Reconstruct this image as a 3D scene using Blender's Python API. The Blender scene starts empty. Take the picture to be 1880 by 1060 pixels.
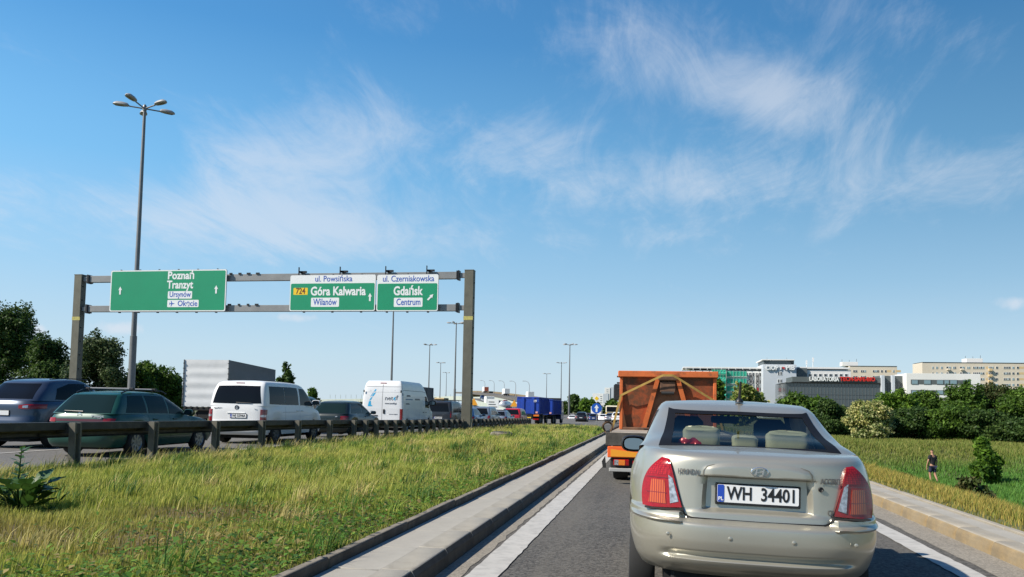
import bpy, bmesh, math, random
import numpy as np
from mathutils import Vector, Matrix, Euler

D = bpy.data
SC = bpy.context.scene
COL = SC.collection
rnd = random.Random(7)
R = math.radians
PI = math.pi

# ------------------------------------------------------------------ camera
cd = D.cameras.new('camera')
cam = D.objects.new('camera', cd)
COL.objects.link(cam)
cam.location = (0, 0, 1.42)
cam.rotation_euler = (Euler((PI / 2 + R(3.5788), 0, 0)).to_matrix().to_4x4()).to_euler()
cam.matrix_world = Matrix.Translation((0, 0, 1.42)) @ Matrix.Rotation(R(10.3124), 4, 'Z') @ Matrix.Rotation(PI / 2 + R(3.5788), 4, 'X') @ Matrix.Rotation(R(1.1), 4, 'Z')
cd.sensor_width = 36
cd.lens = 36 * 1469 / 1880
cd.shift_y = 125 / 1880
cd.clip_start = 0.1
cd.clip_end = 6000
SC.camera = cam

# ------------------------------------------------------------------ world, sun, exposure
SUN_TRAVEL = Vector((0.95, 0.52, -0.92)).normalized()
sun_az = math.atan2(-SUN_TRAVEL.x, -SUN_TRAVEL.y)          # clockwise from +Y
sun_el = math.asin(-SUN_TRAVEL.z)
W = D.worlds.new('World')
SC.world = W
W.use_nodes = True
wn, wl = W.node_tree.nodes, W.node_tree.links
for n in list(wn):
    wn.remove(n)


def NN(t, **kw):
    n = wn.new(t)
    for k, v in kw.items():
        setattr(n, k, v)
    return n


def vmath(op, a, b=None):
    n = NN('ShaderNodeVectorMath', operation=op)
    for i, q in enumerate((a, b)):
        if q is None:
            continue
        if hasattr(q, 'links') or hasattr(q, 'is_linked'):
            wl.new(q, n.inputs[i])
        else:
            n.inputs[i].default_value = q
    return n.outputs['Value'] if op in ('DOT_PRODUCT', 'LENGTH') else n.outputs[0]


def smath(op, a, b=None, c=None, clamp=False):
    n = NN('ShaderNodeMath', operation=op, use_clamp=clamp)
    for i, q in enumerate((a, b, c)):
        if q is None:
            continue
        if hasattr(q, 'is_linked'):
            wl.new(q, n.inputs[i])
        else:
            n.inputs[i].default_value = q
    return n.outputs[0]


sky = NN('ShaderNodeTexSky', sky_type='NISHITA', sun_disc=False)
sky.sun_elevation = sun_el
sky.sun_rotation = sun_az
sky.altitude = 100
sky.air_density = 1.0
sky.dust_density = 0.25
sky.ozone_density = 1.6
hsv = NN('ShaderNodeHueSaturation')
hsv.inputs['Saturation'].default_value = 1.32
hsv.inputs['Value'].default_value = 1.0
wl.new(sky.outputs[0], hsv.inputs['Color'])
tc = NN('ShaderNodeTexCoord')
dirv = tc.outputs['Generated']
sep = NN('ShaderNodeSeparateXYZ')
wl.new(dirv, sep.inputs[0])
zz = smath('ADD', smath('MAXIMUM', sep.outputs['Z'], 0.0), 0.16)
comb = NN('ShaderNodeCombineXYZ')
wl.new(smath('DIVIDE', sep.outputs['X'], zz), comb.inputs[0])
wl.new(smath('DIVIDE', sep.outputs['Y'], zz), comb.inputs[1])
plane = comb.outputs[0]


def wnoise(vec, scale, detail, rough, dist, sx=1, sy=1, rot=0, off=0):
    m = NN('ShaderNodeMapping')
    m.inputs['Scale'].default_value = (sx, sy, 1)
    m.inputs['Rotation'].default_value = (0, 0, rot)
    m.inputs['Location'].default_value = (off, off * .7, 0)
    wl.new(vec, m.inputs[0])
    n = NN('ShaderNodeTexNoise')
    n.inputs['Scale'].default_value = scale
    n.inputs['Detail'].default_value = detail
    n.inputs['Roughness'].default_value = rough
    n.inputs['Distortion'].default_value = dist
    wl.new(m.outputs[0], n.inputs['Vector'])
    return n.outputs['Fac']


wisp = wnoise(plane, 1.9, 11, .64, 1.6, 1, .55, R(55), 5.3)
fine = wnoise(plane, 6.0, 10, .70, 1.2, 1, .4, R(70), 8.3)
big = wnoise(plane, .55, 5, .55, .6, 1, .7, R(-30), 1.7)
puff = wnoise(dirv, 34, 5, .55, .2, 1, 1, 0, 0)
CAMROT = cam.matrix_world.to_3x3()


def pixdir(px, py):
    return (CAMROT @ Vector(((px - 940) / 1469, -(py - 655) / 1469, -1))).normalized()


def blob(px, py, rx, ry, ang=0.0):
    """soft elliptical region of the sky, fixed in world directions"""
    c = pixdir(px, py)
    r = Vector((0, 0, 1)).cross(c).normalized() * -1
    u = r.cross(c)
    ca, sa = math.cos(ang), math.sin(ang)
    a = (r * ca + u * sa) / (rx / 1469)
    b = (u * ca - r * sa) / (ry / 1469)
    da = vmath('DOT_PRODUCT', dirv, tuple(a))
    db = vmath('DOT_PRODUCT', dirv, tuple(b))
    a0 = smath('SUBTRACT', da, a.dot(c))
    b0 = smath('SUBTRACT', db, b.dot(c))
    q = smath('ADD', smath('MULTIPLY', a0, a0), smath('MULTIPLY', b0, b0))
    front = smath('GREATER_THAN', vmath('DOT_PRODUCT', dirv, tuple(c)), 0.2)
    return smath('MULTIPLY', smath('POWER', 2.718, smath('MULTIPLY', q, -1.0)), front)


def addall(l):
    o = l[0]
    for q in l[1:]:
        o = smath('ADD', o, q)
    return o


def ss(x, a, b):
    m = NN('ShaderNodeMapRange', interpolation_type='SMOOTHSTEP')
    wl.new(x, m.inputs['Value'])
    m.inputs['From Min'].default_value = a
    m.inputs['From Max'].default_value = b
    return m.outputs[0]


mask = addall([
    smath('MULTIPLY', blob(1240, 110, 300, 90, R(-18)), .8), smath('MULTIPLY', blob(1420, 190, 130, 50, R(-15)), .8), smath('MULTIPLY', blob(1640, 30, 200, 50, R(-25)), .5),
    smath('MULTIPLY', blob(500, 320, 190, 105, R(20)), .9), smath('MULTIPLY', blob(600, 430, 280, 60), .9), smath('MULTIPLY', blob(100, 370, 260, 60), .6),
    smath('MULTIPLY', blob(950, 270, 420, 70, R(-8)), .72), smath('MULTIPLY', blob(1350, 350, 480, 60, R(-3)), .6),
    smath('MULTIPLY', blob(1780, 300, 260, 50, R(-12)), .5), smath('MULTIPLY', blob(720, 20, 130, 60), .4),
    smath('MULTIPLY', blob(1150, 440, 300, 30), .4)])
dens = smath('ADD', smath('MULTIPLY', wisp, .62), smath('MULTIPLY', fine, .38))
cover = smath('ADD', smath('MULTIPLY', mask, .30), smath('MULTIPLY', big, .12))
cir = ss(smath('ADD', dens, cover), .62, 1.0)
cir = smath('MULTIPLY', cir, .54)
puffm = addall([blob(222, 604, 44, 16), blob(66, 606, 24, 14), blob(540, 583, 60, 11), blob(1866, 556, 40, 17)])
pf = ss(smath('ADD', smath('MULTIPLY', puff, 1.3), smath('MULTIPLY', puffm, .8)), 1.0, 1.55)
cl = smath('MAXIMUM', cir, smath('MULTIPLY', pf, .62), clamp=True)
up = ss(sep.outputs['Z'], 0.0, .06)
cl = smath('MULTIPLY', cl, up)
# summer haze: the sky pales towards the horizon and is a little brighter on the sun's side, all round
ramp = NN('ShaderNodeValToRGB')
wl.new(smath('MAXIMUM', sep.outputs['Z'], 0.0), ramp.inputs[0])
els = ramp.color_ramp.elements
els[0].position, els[0].color = 0.0, (.53, .66, .77, 1)
els[1].position, els[1].color = 1.0, (.02, .075, .24, 1)
for ps, cc in ((.06, (.47, .63, .755, 1)), (.15, (.30, .51, .70, 1)), (.27, (.15, .37, .61, 1)), (.42, (.065, .23, .48, 1)), (.65, (.03, .12, .33, 1))):
    e = els.new(ps)
    e.color = cc
azd = vmath('DOT_PRODUCT', dirv, (math.sin(sun_az + R(25)), math.cos(sun_az + R(25)), 0.0))
azf = smath('ADD', smath('MULTIPLY', azd, smath('MULTIPLY', ss(sep.outputs['Z'], 0.0, .35), .55)), smath('ADD', 1.0, smath('MULTIPLY', ss(sep.outputs['Z'], 0.0, .35), .10)))
hz = NN('ShaderNodeVectorMath', operation='SCALE')
wl.new(ramp.outputs[0], hz.inputs[0])
wl.new(smath('MULTIPLY', azf, 10.0), hz.inputs['Scale'])
hmix = NN('ShaderNodeMix', data_type='RGBA')
hmix.inputs[0].default_value = .88
wl.new(hsv.outputs[0], hmix.inputs[6])
wl.new(hz.outputs[0], hmix.inputs[7])
mix = NN('ShaderNodeMix', data_type='RGBA')
wl.new(cl, mix.inputs[0])
wl.new(hmix.outputs[2], mix.inputs[6])
mix.inputs[7].default_value = (6.6, 7.0, 7.7, 1)
bg = NN('ShaderNodeBackground')
wl.new(mix.outputs[2], bg.inputs[0])
bg.inputs[1].default_value = 0.085
wo = NN('ShaderNodeOutputWorld')
wl.new(bg.outputs[0], wo.inputs[0])

sl = D.lights.new('sun', 'SUN')
sl.energy = 5.0
sl.angle = R(.53)
sl.color = (1, .93, .82)
so = D.objects.new('sun', sl)
COL.objects.link(so)
so.rotation_euler = SUN_TRAVEL.to_track_quat('-Z', 'Y').to_euler()
so.location = (-40, -30, 60)

SC.view_settings.view_transform = 'Standard'
SC.view_settings.look = 'None'
SC.view_settings.exposure = 0.42
SC.view_settings.gamma = 1
SC.view_settings.use_curve_mapping = False
SC.render.engine = 'CYCLES'
SC.cycles.max_bounces = 6
SC.cycles.transparent_max_bounces = 12
SC.cycles.caustics_reflective = False
SC.cycles.caustics_refractive = False

# ------------------------------------------------------------------ helpers: materials
MATS = {}


def mat(name, col=(.5, .5, .5), rough=.5, metal=0., var=0., vs=3., bump=0., bs=60., coat=0., spec=.5, emit=None, speck=0., sps=150., dirt=None, attr=None, transl=0., dmap=None):
    if name in MATS:
        return MATS[name]
    m = D.materials.new(name)
    m.use_nodes = True
    nt = m.node_tree
    N, L = nt.nodes, nt.links
    b = N['Principled BSDF']
    b.inputs['Roughness'].default_value = rough
    b.inputs['Metallic'].default_value = metal
    b.inputs['Specular IOR Level'].default_value = spec
    if coat:
        b.inputs['Coat Weight'].default_value = coat
        b.inputs['Coat Roughness'].default_value = .04
    c = (*col, 1)
    b.inputs['Base Color'].default_value = c
    src = None
    tcn = N.new('ShaderNodeTexCoord')
    co = tcn.outputs['Object']
    if attr:
        a = N.new('ShaderNodeVertexColor')
        a.layer_name = attr
        src = a.outputs[0]

    def noise(scale, detail=6, rg=.6):
        n = N.new('ShaderNodeTexNoise')
        n.inputs['Scale'].default_value = scale
        n.inputs['Detail'].default_value = detail
        n.inputs['Roughness'].default_value = rg
        L.new(co, n.inputs['Vector'])
        return n

    def mixc(fac, c1, c2, blend='MIX'):
        x = N.new('ShaderNodeMix')
        x.data_type = 'RGBA'
        x.blend_type = blend
        for i, q in ((0, fac), (6, c1), (7, c2)):
            if hasattr(q, 'is_linked'):
                L.new(q, x.inputs[i])
            else:
                x.inputs[i].default_value = q
        return x.outputs[2]

    def ramp(s, a, bb):
        r = N.new('ShaderNodeMapRange')
        r.inputs['From Min'].default_value = a
        r.inputs['From Max'].default_value = bb
        L.new(s, r.inputs[0])
        return r.outputs[0]
    if var:
        n = noise(vs)
        lo = tuple(max(0, q * (1 - var)) for q in col) + (1,)
        hi = tuple(min(1, q * (1 + var)) for q in col) + (1,)
        src = mixc(ramp(n.outputs['Fac'], .3, .7), lo, hi)
    if speck:
        v = N.new('ShaderNodeTexVoronoi')
        v.inputs['Scale'].default_value = sps
        L.new(co, v.inputs['Vector'])
        sv = N.new('ShaderNodeSeparateColor')
        L.new(v.outputs['Color'], sv.inputs[0])
        g = tuple(max(0, q * (1 - speck)) for q in col) + (1,)
        h = tuple(min(1, q * (1 + speck * 1.6)) for q in col) + (1,)
        s2 = mixc(sv.outputs[0], g, h)
        src = s2 if src is None else mixc(.55, src, s2)
    if dirt:
        dcol, dscale, lo, hi, amt = dirt
        n = noise(dscale, 8, .65)
        if dmap:
            mp = N.new('ShaderNodeMapping')
            mp.inputs['Scale'].default_value = dmap
            L.new(co, mp.inputs[0])
            L.new(mp.outputs[0], n.inputs['Vector'])
        f = N.new('ShaderNodeMath')
        f.operation = 'MULTIPLY'
        L.new(ramp(n.outputs['Fac'], lo, hi), f.inputs[0])
        f.inputs[1].default_value = amt
        f.use_clamp = True
        src = mixc(f.outputs[0], src if src is not None else c, (*dcol, 1))
    if src is not None:
        L.new(src, b.inputs['Base Color'])
    if bump:
        n = noise(bs, 4, .6)
        bn = N.new('ShaderNodeBump')
        bn.inputs['Strength'].default_value = bump
        bn.inputs['Distance'].default_value = .01
        L.new(n.outputs['Fac'], bn.inputs['Height'])
        L.new(bn.outputs[0], b.inputs['Normal'])
    if emit:
        b.inputs['Emission Color'].default_value = (*emit[:3], 1)
        b.inputs['Emission Strength'].default_value = emit[3]
    if transl:
        t = N.new('ShaderNodeBsdfTranslucent')
        if src is not None:
            L.new(src, t.inputs[0])
        else:
            t.inputs[0].default_value = c
        ms = N.new('ShaderNodeMixShader')
        ms.inputs[0].default_value = transl
        L.new(b.outputs[0], ms.inputs[1])
        L.new(t.outputs[0], ms.inputs[2])
        L.new(ms.outputs[0], N['Material Output'].inputs[0])
    MATS[name] = m
    return m


def glass_mat(name, tint, refl=.9):
    """thin see-through pane: fresnel reflection over tinted transparency"""
    if name in MATS:
        return MATS[name]
    m = D.materials.new(name)
    m.use_nodes = True
    N, L = m.node_tree.nodes, m.node_tree.links
    N.remove(N['Principled BSDF'])
    t = N.new('ShaderNodeBsdfTransparent')
    t.inputs[0].default_value = (*tint, 1)
    g = N.new('ShaderNodeBsdfGlossy')
    g.inputs['Roughness'].default_value = .02
    g.inputs[0].default_value = (refl, refl, refl, 1)
    lw = N.new('ShaderNodeLayerWeight')
    lw.inputs[0].default_value = .5
    p5 = N.new('ShaderNodeMath')
    p5.operation = 'POWER'
    L.new(lw.outputs['Facing'], p5.inputs[0])
    p5.inputs[1].default_value = 5
    f = N.new('ShaderNodeMath')
    f.operation = 'MULTIPLY_ADD'
    L.new(p5.outputs[0], f.inputs[0])
    f.inputs[1].default_value = .9
    f.inputs[2].default_value = .045
    x = N.new('ShaderNodeMixShader')
    L.new(f.outputs[0], x.inputs[0])
    L.new(t.outputs[0], x.inputs[1])
    L.new(g.outputs[0], x.inputs[2])
    L.new(x.outputs[0], N['Material Output'].inputs[0])
    MATS[name] = m
    return m


# ------------------------------------------------------------------ helpers: meshes and objects
def mkobj(name, me, parent=None, loc=None, rot=None):
    o = D.objects.new(name, me)
    COL.objects.link(o)
    if parent is not None:
        o.parent = parent
    if loc is not None:
        o.location = loc
    if rot is not None:
        o.rotation_euler = rot
    return o


def tag(o, label=None, cat=None, group=None, kind=None):
    if label:
        o['label'] = label
    if cat:
        o['category'] = cat
    if group:
        o['group'] = group
    if kind:
        o['kind'] = kind
    return o


def thing(name, label, cat, loc=(0, 0, 0), rz=0, group=None):
    o = mkobj(name, None, None, loc, (0, 0, rz))
    o.empty_display_size = .2
    return tag(o, label, cat, group)


def copy_tree(o, parent=None):
    c = o.copy()
    COL.objects.link(c)
    c.parent = parent
    for ch in list(o.children):
        copy_tree(ch, c)
    return c


class MB:
    def __init__(s):
        s.v, s.f, s.m = [], [], []

    def add(s, vs, fs, mi=0):
        o = len(s.v)
        s.v += [tuple(map(float, p)) for p in vs]
        for f in fs:
            s.f.append(tuple(i + o for i in f))
            s.m.append(mi)
        return s

    def box(s, x0, x1, y0, y1, z0, z1, bev=0., mi=0):
        if x0 > x1: x0, x1 = x1, x0
        if y0 > y1: y0, y1 = y1, y0
        if z0 > z1: z0, z1 = z1, z0
        if bev <= 0:
            v = [(x, y, z) for z in (z0, z1) for y in (y0, y1) for x in (x0, x1)]
            return s.add(v, [(0, 2, 3, 1), (4, 5, 7, 6), (0, 1, 5, 4), (2, 6, 7, 3), (0, 4, 6, 2), (1, 3, 7, 5)], mi)
        b = min(bev, (x1 - x0) * .49, (y1 - y0) * .49, (z1 - z0) * .49)
        v, idx = [], {}
        for ix, x in enumerate((x0, x1)):
            for iy, y in enumerate((y0, y1)):
                for iz, z in enumerate((z0, z1)):
                    dx, dy, dz = (b if ix == 0 else -b), (b if iy == 0 else -b), (b if iz == 0 else -b)
                    for a, p in (('x', (x, y + dy, z + dz)), ('y', (x + dx, y, z + dz)), ('z', (x + dx, y + dy, z))):
                        idx[(ix, iy, iz, a)] = len(v)
                        v.append(p)
        I = lambda *k: idx[k]
        f = []
        for k in (0, 1):
            f.append([I(k, 0, 0, 'x'), I(k, 1, 0, 'x'), I(k, 1, 1, 'x'), I(k, 0, 1, 'x')])
            f.append([I(0, k, 0, 'y'), I(1, k, 0, 'y'), I(1, k, 1, 'y'), I(0, k, 1, 'y')])
            f.append([I(0, 0, k, 'z'), I(1, 0, k, 'z'), I(1, 1, k, 'z'), I(0, 1, k, 'z')])
        for a in (0, 1):
            for c in (0, 1):
                f.append([I(a, c, 0, 'x'), I(a, c, 1, 'x'), I(a, c, 1, 'y'), I(a, c, 0, 'y')])
                f.append([I(a, 0, c, 'x'), I(a, 1, c, 'x'), I(a, 1, c, 'z'), I(a, 0, c, 'z')])
                f.append([I(0, a, c, 'y'), I(1, a, c, 'y'), I(1, a, c, 'z'), I(0, a, c, 'z')])
                for e in (0, 1):
                    f.append([I(a, c, e, 'x'), I(a, c, e, 'y'), I(a, c, e, 'z')])
        return s.add(v, f, mi)

    def tube(s, pts, r, n=8, mi=0, cap=True):
        pts = [Vector(p) for p in pts]
        rr = r if isinstance(r, (list, tuple)) else [r] * len(pts)
        rings = []
        ref = None
        for i, p in enumerate(pts):
            t = (pts[min(i + 1, len(pts) - 1)] - pts[max(i - 1, 0)]).normalized()
            if ref is None:
                ref = Vector((0, 0, 1)) if abs(t.z) < .9 else Vector((1, 0, 0))
            a = t.cross(ref).normalized()
            b = a.cross(t).normalized()
            ref = b
            rings.append([p + (a * math.cos(2 * PI * k / n) + b * math.sin(2 * PI * k / n)) * rr[i] for k in range(n)])
        v = [q for g in rings for q in g]
        f = []
        for i in range(len(pts) - 1):
            for k in range(n):
                k2 = (k + 1) % n
                f.append((i * n + k, i * n + k2, (i + 1) * n + k2, (i + 1) * n + k))
        if cap:
            f.append(tuple(range(n))[::-1])
            f.append(tuple((len(pts) - 1) * n + k for k in range(n)))
        return s.add(v, f, mi)

    def lathe(s, prof, c=(0, 0, 0), axis='z', n=20, mi=0, cap=True):
        v, f = [], []
        for r, h in prof:
            for k in range(n):
                a = 2 * PI * k / n
                p = (r * math.cos(a), r * math.sin(a), h)
                if axis == 'x':
                    p = (p[2], p[0], p[1])
                elif axis == 'y':
                    p = (p[0], p[2], p[1])
                v.append((p[0] + c[0], p[1] + c[1], p[2] + c[2]))
        for i in range(len(prof) - 1):
            for k in range(n):
                k2 = (k + 1) % n
                f.append((i * n + k, i * n + k2, (i + 1) * n + k2, (i + 1) * n + k))
        if cap:
            f.append(tuple(range(n)))
            f.append(tuple((len(prof) - 1) * n + k for k in range(n)))
        return s.add(v, f, mi)

    def prism(s, poly, a, d0, d1, mi=0):
        """extrude a 2-D polygon along axis a ('x','y','z') from d0 to d1"""
        def P3(p, d):
            return {'x': (d, p[0], p[1]), 'y': (p[0], d, p[1]), 'z': (p[0], p[1], d)}[a]
        n = len(poly)
        v = [P3(p, d0) for p in poly] + [P3(p, d1) for p in poly]
        f = [tuple(range(n))[::-1], tuple(range(n, 2 * n))] + [(i, (i + 1) % n, n + (i + 1) % n, n + i) for i in range(n)]
        return s.add(v, f, mi)

    def grid(s, rows, closed=False, mi=0):
        nu = len(rows[0])
        v = [p for r in rows for p in r]
        f = []
        for i in range(len(rows) - 1):
            for k in range(nu if closed else nu - 1):
                k2 = (k + 1) % nu
                f.append((i * nu + k, i * nu + k2, (i + 1) * nu + k2, (i + 1) * nu + k))
        return s.add(v, f, mi)

    def mesh(s, name, mats, sharp=35., fix=True):
        me = D.meshes.new(name)
        me.from_pydata(s.v, [], s.f)
        for m in (mats if isinstance(mats, (list, tuple)) else [mats]):
            me.materials.append(m)
        if any(s.m):
            me.polygons.foreach_set('material_index', s.m)
        if fix:
            bm = bmesh.new()
            bm.from_mesh(me)
            bmesh.ops.recalc_face_normals(bm, faces=bm.faces)
            bm.to_mesh(me)
            bm.free()
        if sharp:
            me.polygons.foreach_set('use_smooth', [True] * len(me.polygons))
            me.set_sharp_from_angle(angle=R(sharp))
        me.update()
        return me

    def build(s, name, mats, parent=None, loc=None, rot=None, sharp=35., fix=True):
        return mkobj(name, s.mesh(name, mats, sharp, fix), parent, loc, rot)


def struct(name, mb, mats, sharp=35.):
    return tag(mb.build(name, mats, sharp=sharp), kind='structure')


TXT = {}


def text_mesh(s, size, bold=0., mat_=None, align='LEFT', depth=.002, space=1.0):
    key = (s, size, bold, mat_.name, align, depth, space)
    if key in TXT:
        return TXT[key]
    cu = D.curves.new('lettering', 'FONT')
    cu.body = s
    cu.size = size
    cu.offset = bold
    cu.align_x = align
    cu.align_y = 'CENTER'
    cu.extrude = depth
    cu.resolution_u = 3
    cu.space_character = space
    o = D.objects.new('tmp', cu)
    COL.objects.link(o)
    dg = bpy.context.evaluated_depsgraph_get()
    me = D.meshes.new_from_object(o.evaluated_get(dg))
    D.objects.remove(o)
    D.curves.remove(cu)
    me.materials.clear()
    me.materials.append(mat_)
    me.name = 'lettering'
    TXT[key] = me
    return me


def text(s, size, m, parent, loc, rot=(PI / 2, 0, 0), bold=0., align='LEFT', depth=.002, space=1.0, fit=None, name='lettering'):
    me = text_mesh(s, size, bold, m, align, depth, space)
    o = mkobj(name, me, parent, loc, rot)
    if fit:
        xs = [v.co.x for v in me.vertices]
        k = fit / (max(xs) - min(xs))
        o.scale = (k, 1, 1)
    return o


def pchip(pts):
    xs = np.array([p[0] for p in pts], float)
    ys = np.array([p[1] for p in pts], float)
    n = len(xs)
    if n == 1:
        return lambda x: np.full_like(np.asarray(x, float), ys[0])
    h = np.diff(xs)
    d = np.diff(ys) / h
    m = np.zeros(n)
    m[0], m[-1] = d[0], d[-1]
    for i in range(1, n - 1):
        if d[i - 1] * d[i] > 0:
            w1, w2 = 2 * h[i] + h[i - 1], h[i] + 2 * h[i - 1]
            m[i] = (w1 + w2) / (w1 / d[i - 1] + w2 / d[i])

    def f(x):
        x = np.clip(np.asarray(x, float), xs[0], xs[-1])
        i = np.clip(np.searchsorted(xs, x) - 1, 0, n - 2)
        t = (x - xs[i]) / h[i]
        return ((1 + 2 * t) * (1 - t) ** 2 * ys[i] + t * (1 - t) ** 2 * h[i] * m[i] + t * t * (3 - 2 * t) * ys[i + 1] + t * t * (t - 1) * h[i] * m[i + 1])
    return f


def sstep(a, b, x):
    t = np.clip((np.asarray(x, float) - a) / (b - a), 0, 1)
    return t * t * (3 - 2 * t)


def road_z(y):
    """the main road falls slightly away from the camera"""
    return float(-.9 * sstep(20, 150, y) + .12 * sstep(42, 24, y))
# ------------------------------------------------------------------ materials of the setting
M_asph = mat('asphalt', (.070, .065, .057), .9, var=.2, vs=.6, speck=.95, sps=42, bump=.6, bs=60, dirt=((.145, .13, .105), 1.6, .42, .68, .55), dmap=(1.3, .10, 1))
M_asph_main = mat('asphalt main road', (.12, .112, .10), .85, var=.2, vs=.35, speck=.35, sps=40, bump=.3, bs=50)
M_gutter = mat('dusty gutter', (.23, .205, .165), .95, var=.22, vs=1.2, speck=.4, sps=60, bump=.5, bs=60)
M_paint = mat('road paint', (.46, .44, .40), .75, var=.06, vs=2, bump=.15, bs=90, dirt=((.26, .25, .23), 7, .46, .70, .6))
M_conc = mat('paving concrete', (.36, .335, .285), .9, var=.1, vs=1.7, bump=.25, bs=70, dirt=((.26, .24, .2), 3.2, .5, .8, .55))
M_kerb = mat('kerb concrete', (.32, .295, .245), .9, var=.14, vs=2.2, bump=.3, bs=60, dirt=((.15, .13, .10), 3, .48, .75, .75))
M_kerb_sand = mat('kerb sandstone', (.32, .285, .225), .9, var=.14, vs=2.5, bump=.4, bs=50, dirt=((.34, .25, .13), 1.6, .5, .75, .5))
M_edge = mat('edging concrete', (.25, .215, .165), .92, var=.2, vs=3, bump=.3, bs=60, dirt=((.07, .06, .045), 3.5, .42, .7, .8))
M_soil = mat('lawn soil', (.13, .10, .045), .95, var=.35, vs=.8, bump=.6, bs=12)
M_ground = mat('meadow ground', (.10, .115, .04), .95, var=.35, vs=.25, bump=.5, bs=6, dirt=((.17, .14, .06), .12, .45, .7, .6))
M_steel = mat('galvanised steel', (.30, .30, .28), .55, .35, var=.15, vs=2.5)
M_rail = mat('weathered rail with painted shade', (.035, .035, .034), .65, .1, var=.25, vs=3, dirt=((.09, .085, .07), 6, .5, .75, .5))  # shade on the rail's near side put into its base colour, near black
M_railpost = mat('weathered rail post', (.13, .12, .095), .7, .1, var=.2, vs=4)
M_black = mat('black plastic', (.012, .012, .013), .45)
M_rubber = mat('rubber', (.018, .018, .018), .85)
M_white = mat('white paint', (.8, .8, .79), .45)

# ------------------------------------------------------------------ ground sheet
def fall(x, y):
    k = np.maximum(sstep(-3, -9.5, x), sstep(55, 80, y))
    return -.9 * sstep(20, 150, y) * k + .12 * sstep(42, 24, y) * sstep(-9.6, -10.8, x)


def right_h(x, y):
    z = .13 - 2.35 * sstep(4.15, 10.2, x) + 1.5 * sstep(47, 61, y + .12 * (x - 14)) * sstep(7, 13, x)
    z = z - .4 * sstep(40, 150, y)
    return z + .1 * np.sin(x * 1.1 + y * .4) * sstep(5, 9, x) * sstep(400, 100, y)


def ground_h(x, y):
    base = fall(x, y) - .14
    r = right_h(x, y)
    return np.where(x > 3.9, r, base)


def sheet(xs, ys, hf):
    X, Y = np.meshgrid(xs, ys)
    Z = hf(X, Y)
    return [[(X[i, j], Y[i, j], Z[i, j]) for j in range(len(xs))] for i in range(len(ys))]


gx = np.concatenate([[-3000, -1200, -500, -200, -100, -60, -40, -20, -10, -3, 3.7, 3.93], np.arange(4.2, 16, .6), np.arange(16, 45, 1.5), [50, 60, 80, 110, 160, 300, 700, 1500, 3000]])
gy = np.concatenate([[-300, -100, -40, -15], np.arange(-5, 90, 1.5), [95, 105, 120, 150, 200, 300, 450, 700, 1200, 2500, 4500]])
struct('ground', MB().grid(sheet(gx, gy, ground_h)), M_ground, sharp=0)


def strip(x0, x1, y0, y1, dz, name, m, n=40, curve=None):
    ys = np.linspace(y0, y1, n)
    rows = []
    for y in ys:
        rows.append([(x, y, float(fall(np.float64(x), y)) + dz) for x in np.linspace(x0, x1, 6)])
    return struct(name, MB().grid(rows), m, sharp=0)


xs = np.array([-36, -30, -24, -18, -12, -10.8, -9.6, -6, -4, -3, -1.5, 0, 1.5, 3.4])
ys = np.concatenate([np.linspace(-30, 130, 60), [160, 200, 260, 340]])
XS, YS = xs, ys
rows = sheet(XS, YS, lambda X, Y: fall(X, Y))
tag(MB().grid([r[:8] for r in rows]).build('main_road', M_asph_main, sharp=0), kind='structure')
tag(MB().grid([r[7:] for r in rows]).build('ramp_road', M_asph, sharp=0), kind='structure')
# ragged dusty gutters beside both kerbs
for nm, xa, xb in (('gutter', -1.80, -1.60), ('gutter', 2.97, 3.36)):
    rw = []
    for y in np.arange(-4, 52, .25):
        j = rnd.uniform(-.025, .025)
        rw.append([(xa + (j if xa > 0 else 0), y, .004), ((xa + xb) / 2, y, .005), (xb + (j if xa < 0 else 0), y, .004)])
    tag(MB().grid(rw).build(nm, M_gutter, sharp=0), kind='structure')


def line(name, x0, x1, y0, y1, dz=.009, n=60):
    rw = []
    for y in np.linspace(y0, y1, n):
        a, b = rnd.uniform(-.007, .007), rnd.uniform(-.007, .007)
        rw.append([(x0 + a, y, float(fall(np.float64(x0), y)) + dz), (x1 + b, y, float(fall(np.float64(x1), y)) + dz)])
    return tag(MB().grid(rw).build(name, M_paint, sharp=0), kind='structure')


line('edge_line', -1.555, -1.285, -4, 60, n=420)
line('edge_line', 2.62, 2.86, -4, 60, n=420)
line('edge_line', -11.15, -10.95, 0, 120)
for lx in (-14.9, -18.7, -22.4):
    for k in range(10):
        line('lane_line', lx, lx + .14, 4 + k * 12, 10 + k * 12, n=5)

# ------------------------------------------------------------------ kerbs, paving, edging: stone by stone
M_face_shade = mat('painted shade on kerb face', (.085, .075, .06), .95, var=.3, vs=4, bump=.3, bs=50, dirt=((.2, .18, .14), 3, .5, .75, .5))  # shade put into the colour of road-facing left kerb and edging faces
M_ochre = mat('sandy kerb face', (.29, .205, .10), .95, var=.3, vs=3, bump=.6, bs=40, dirt=((.20, .17, .12), 1.6, .40, .66, .85))


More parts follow.
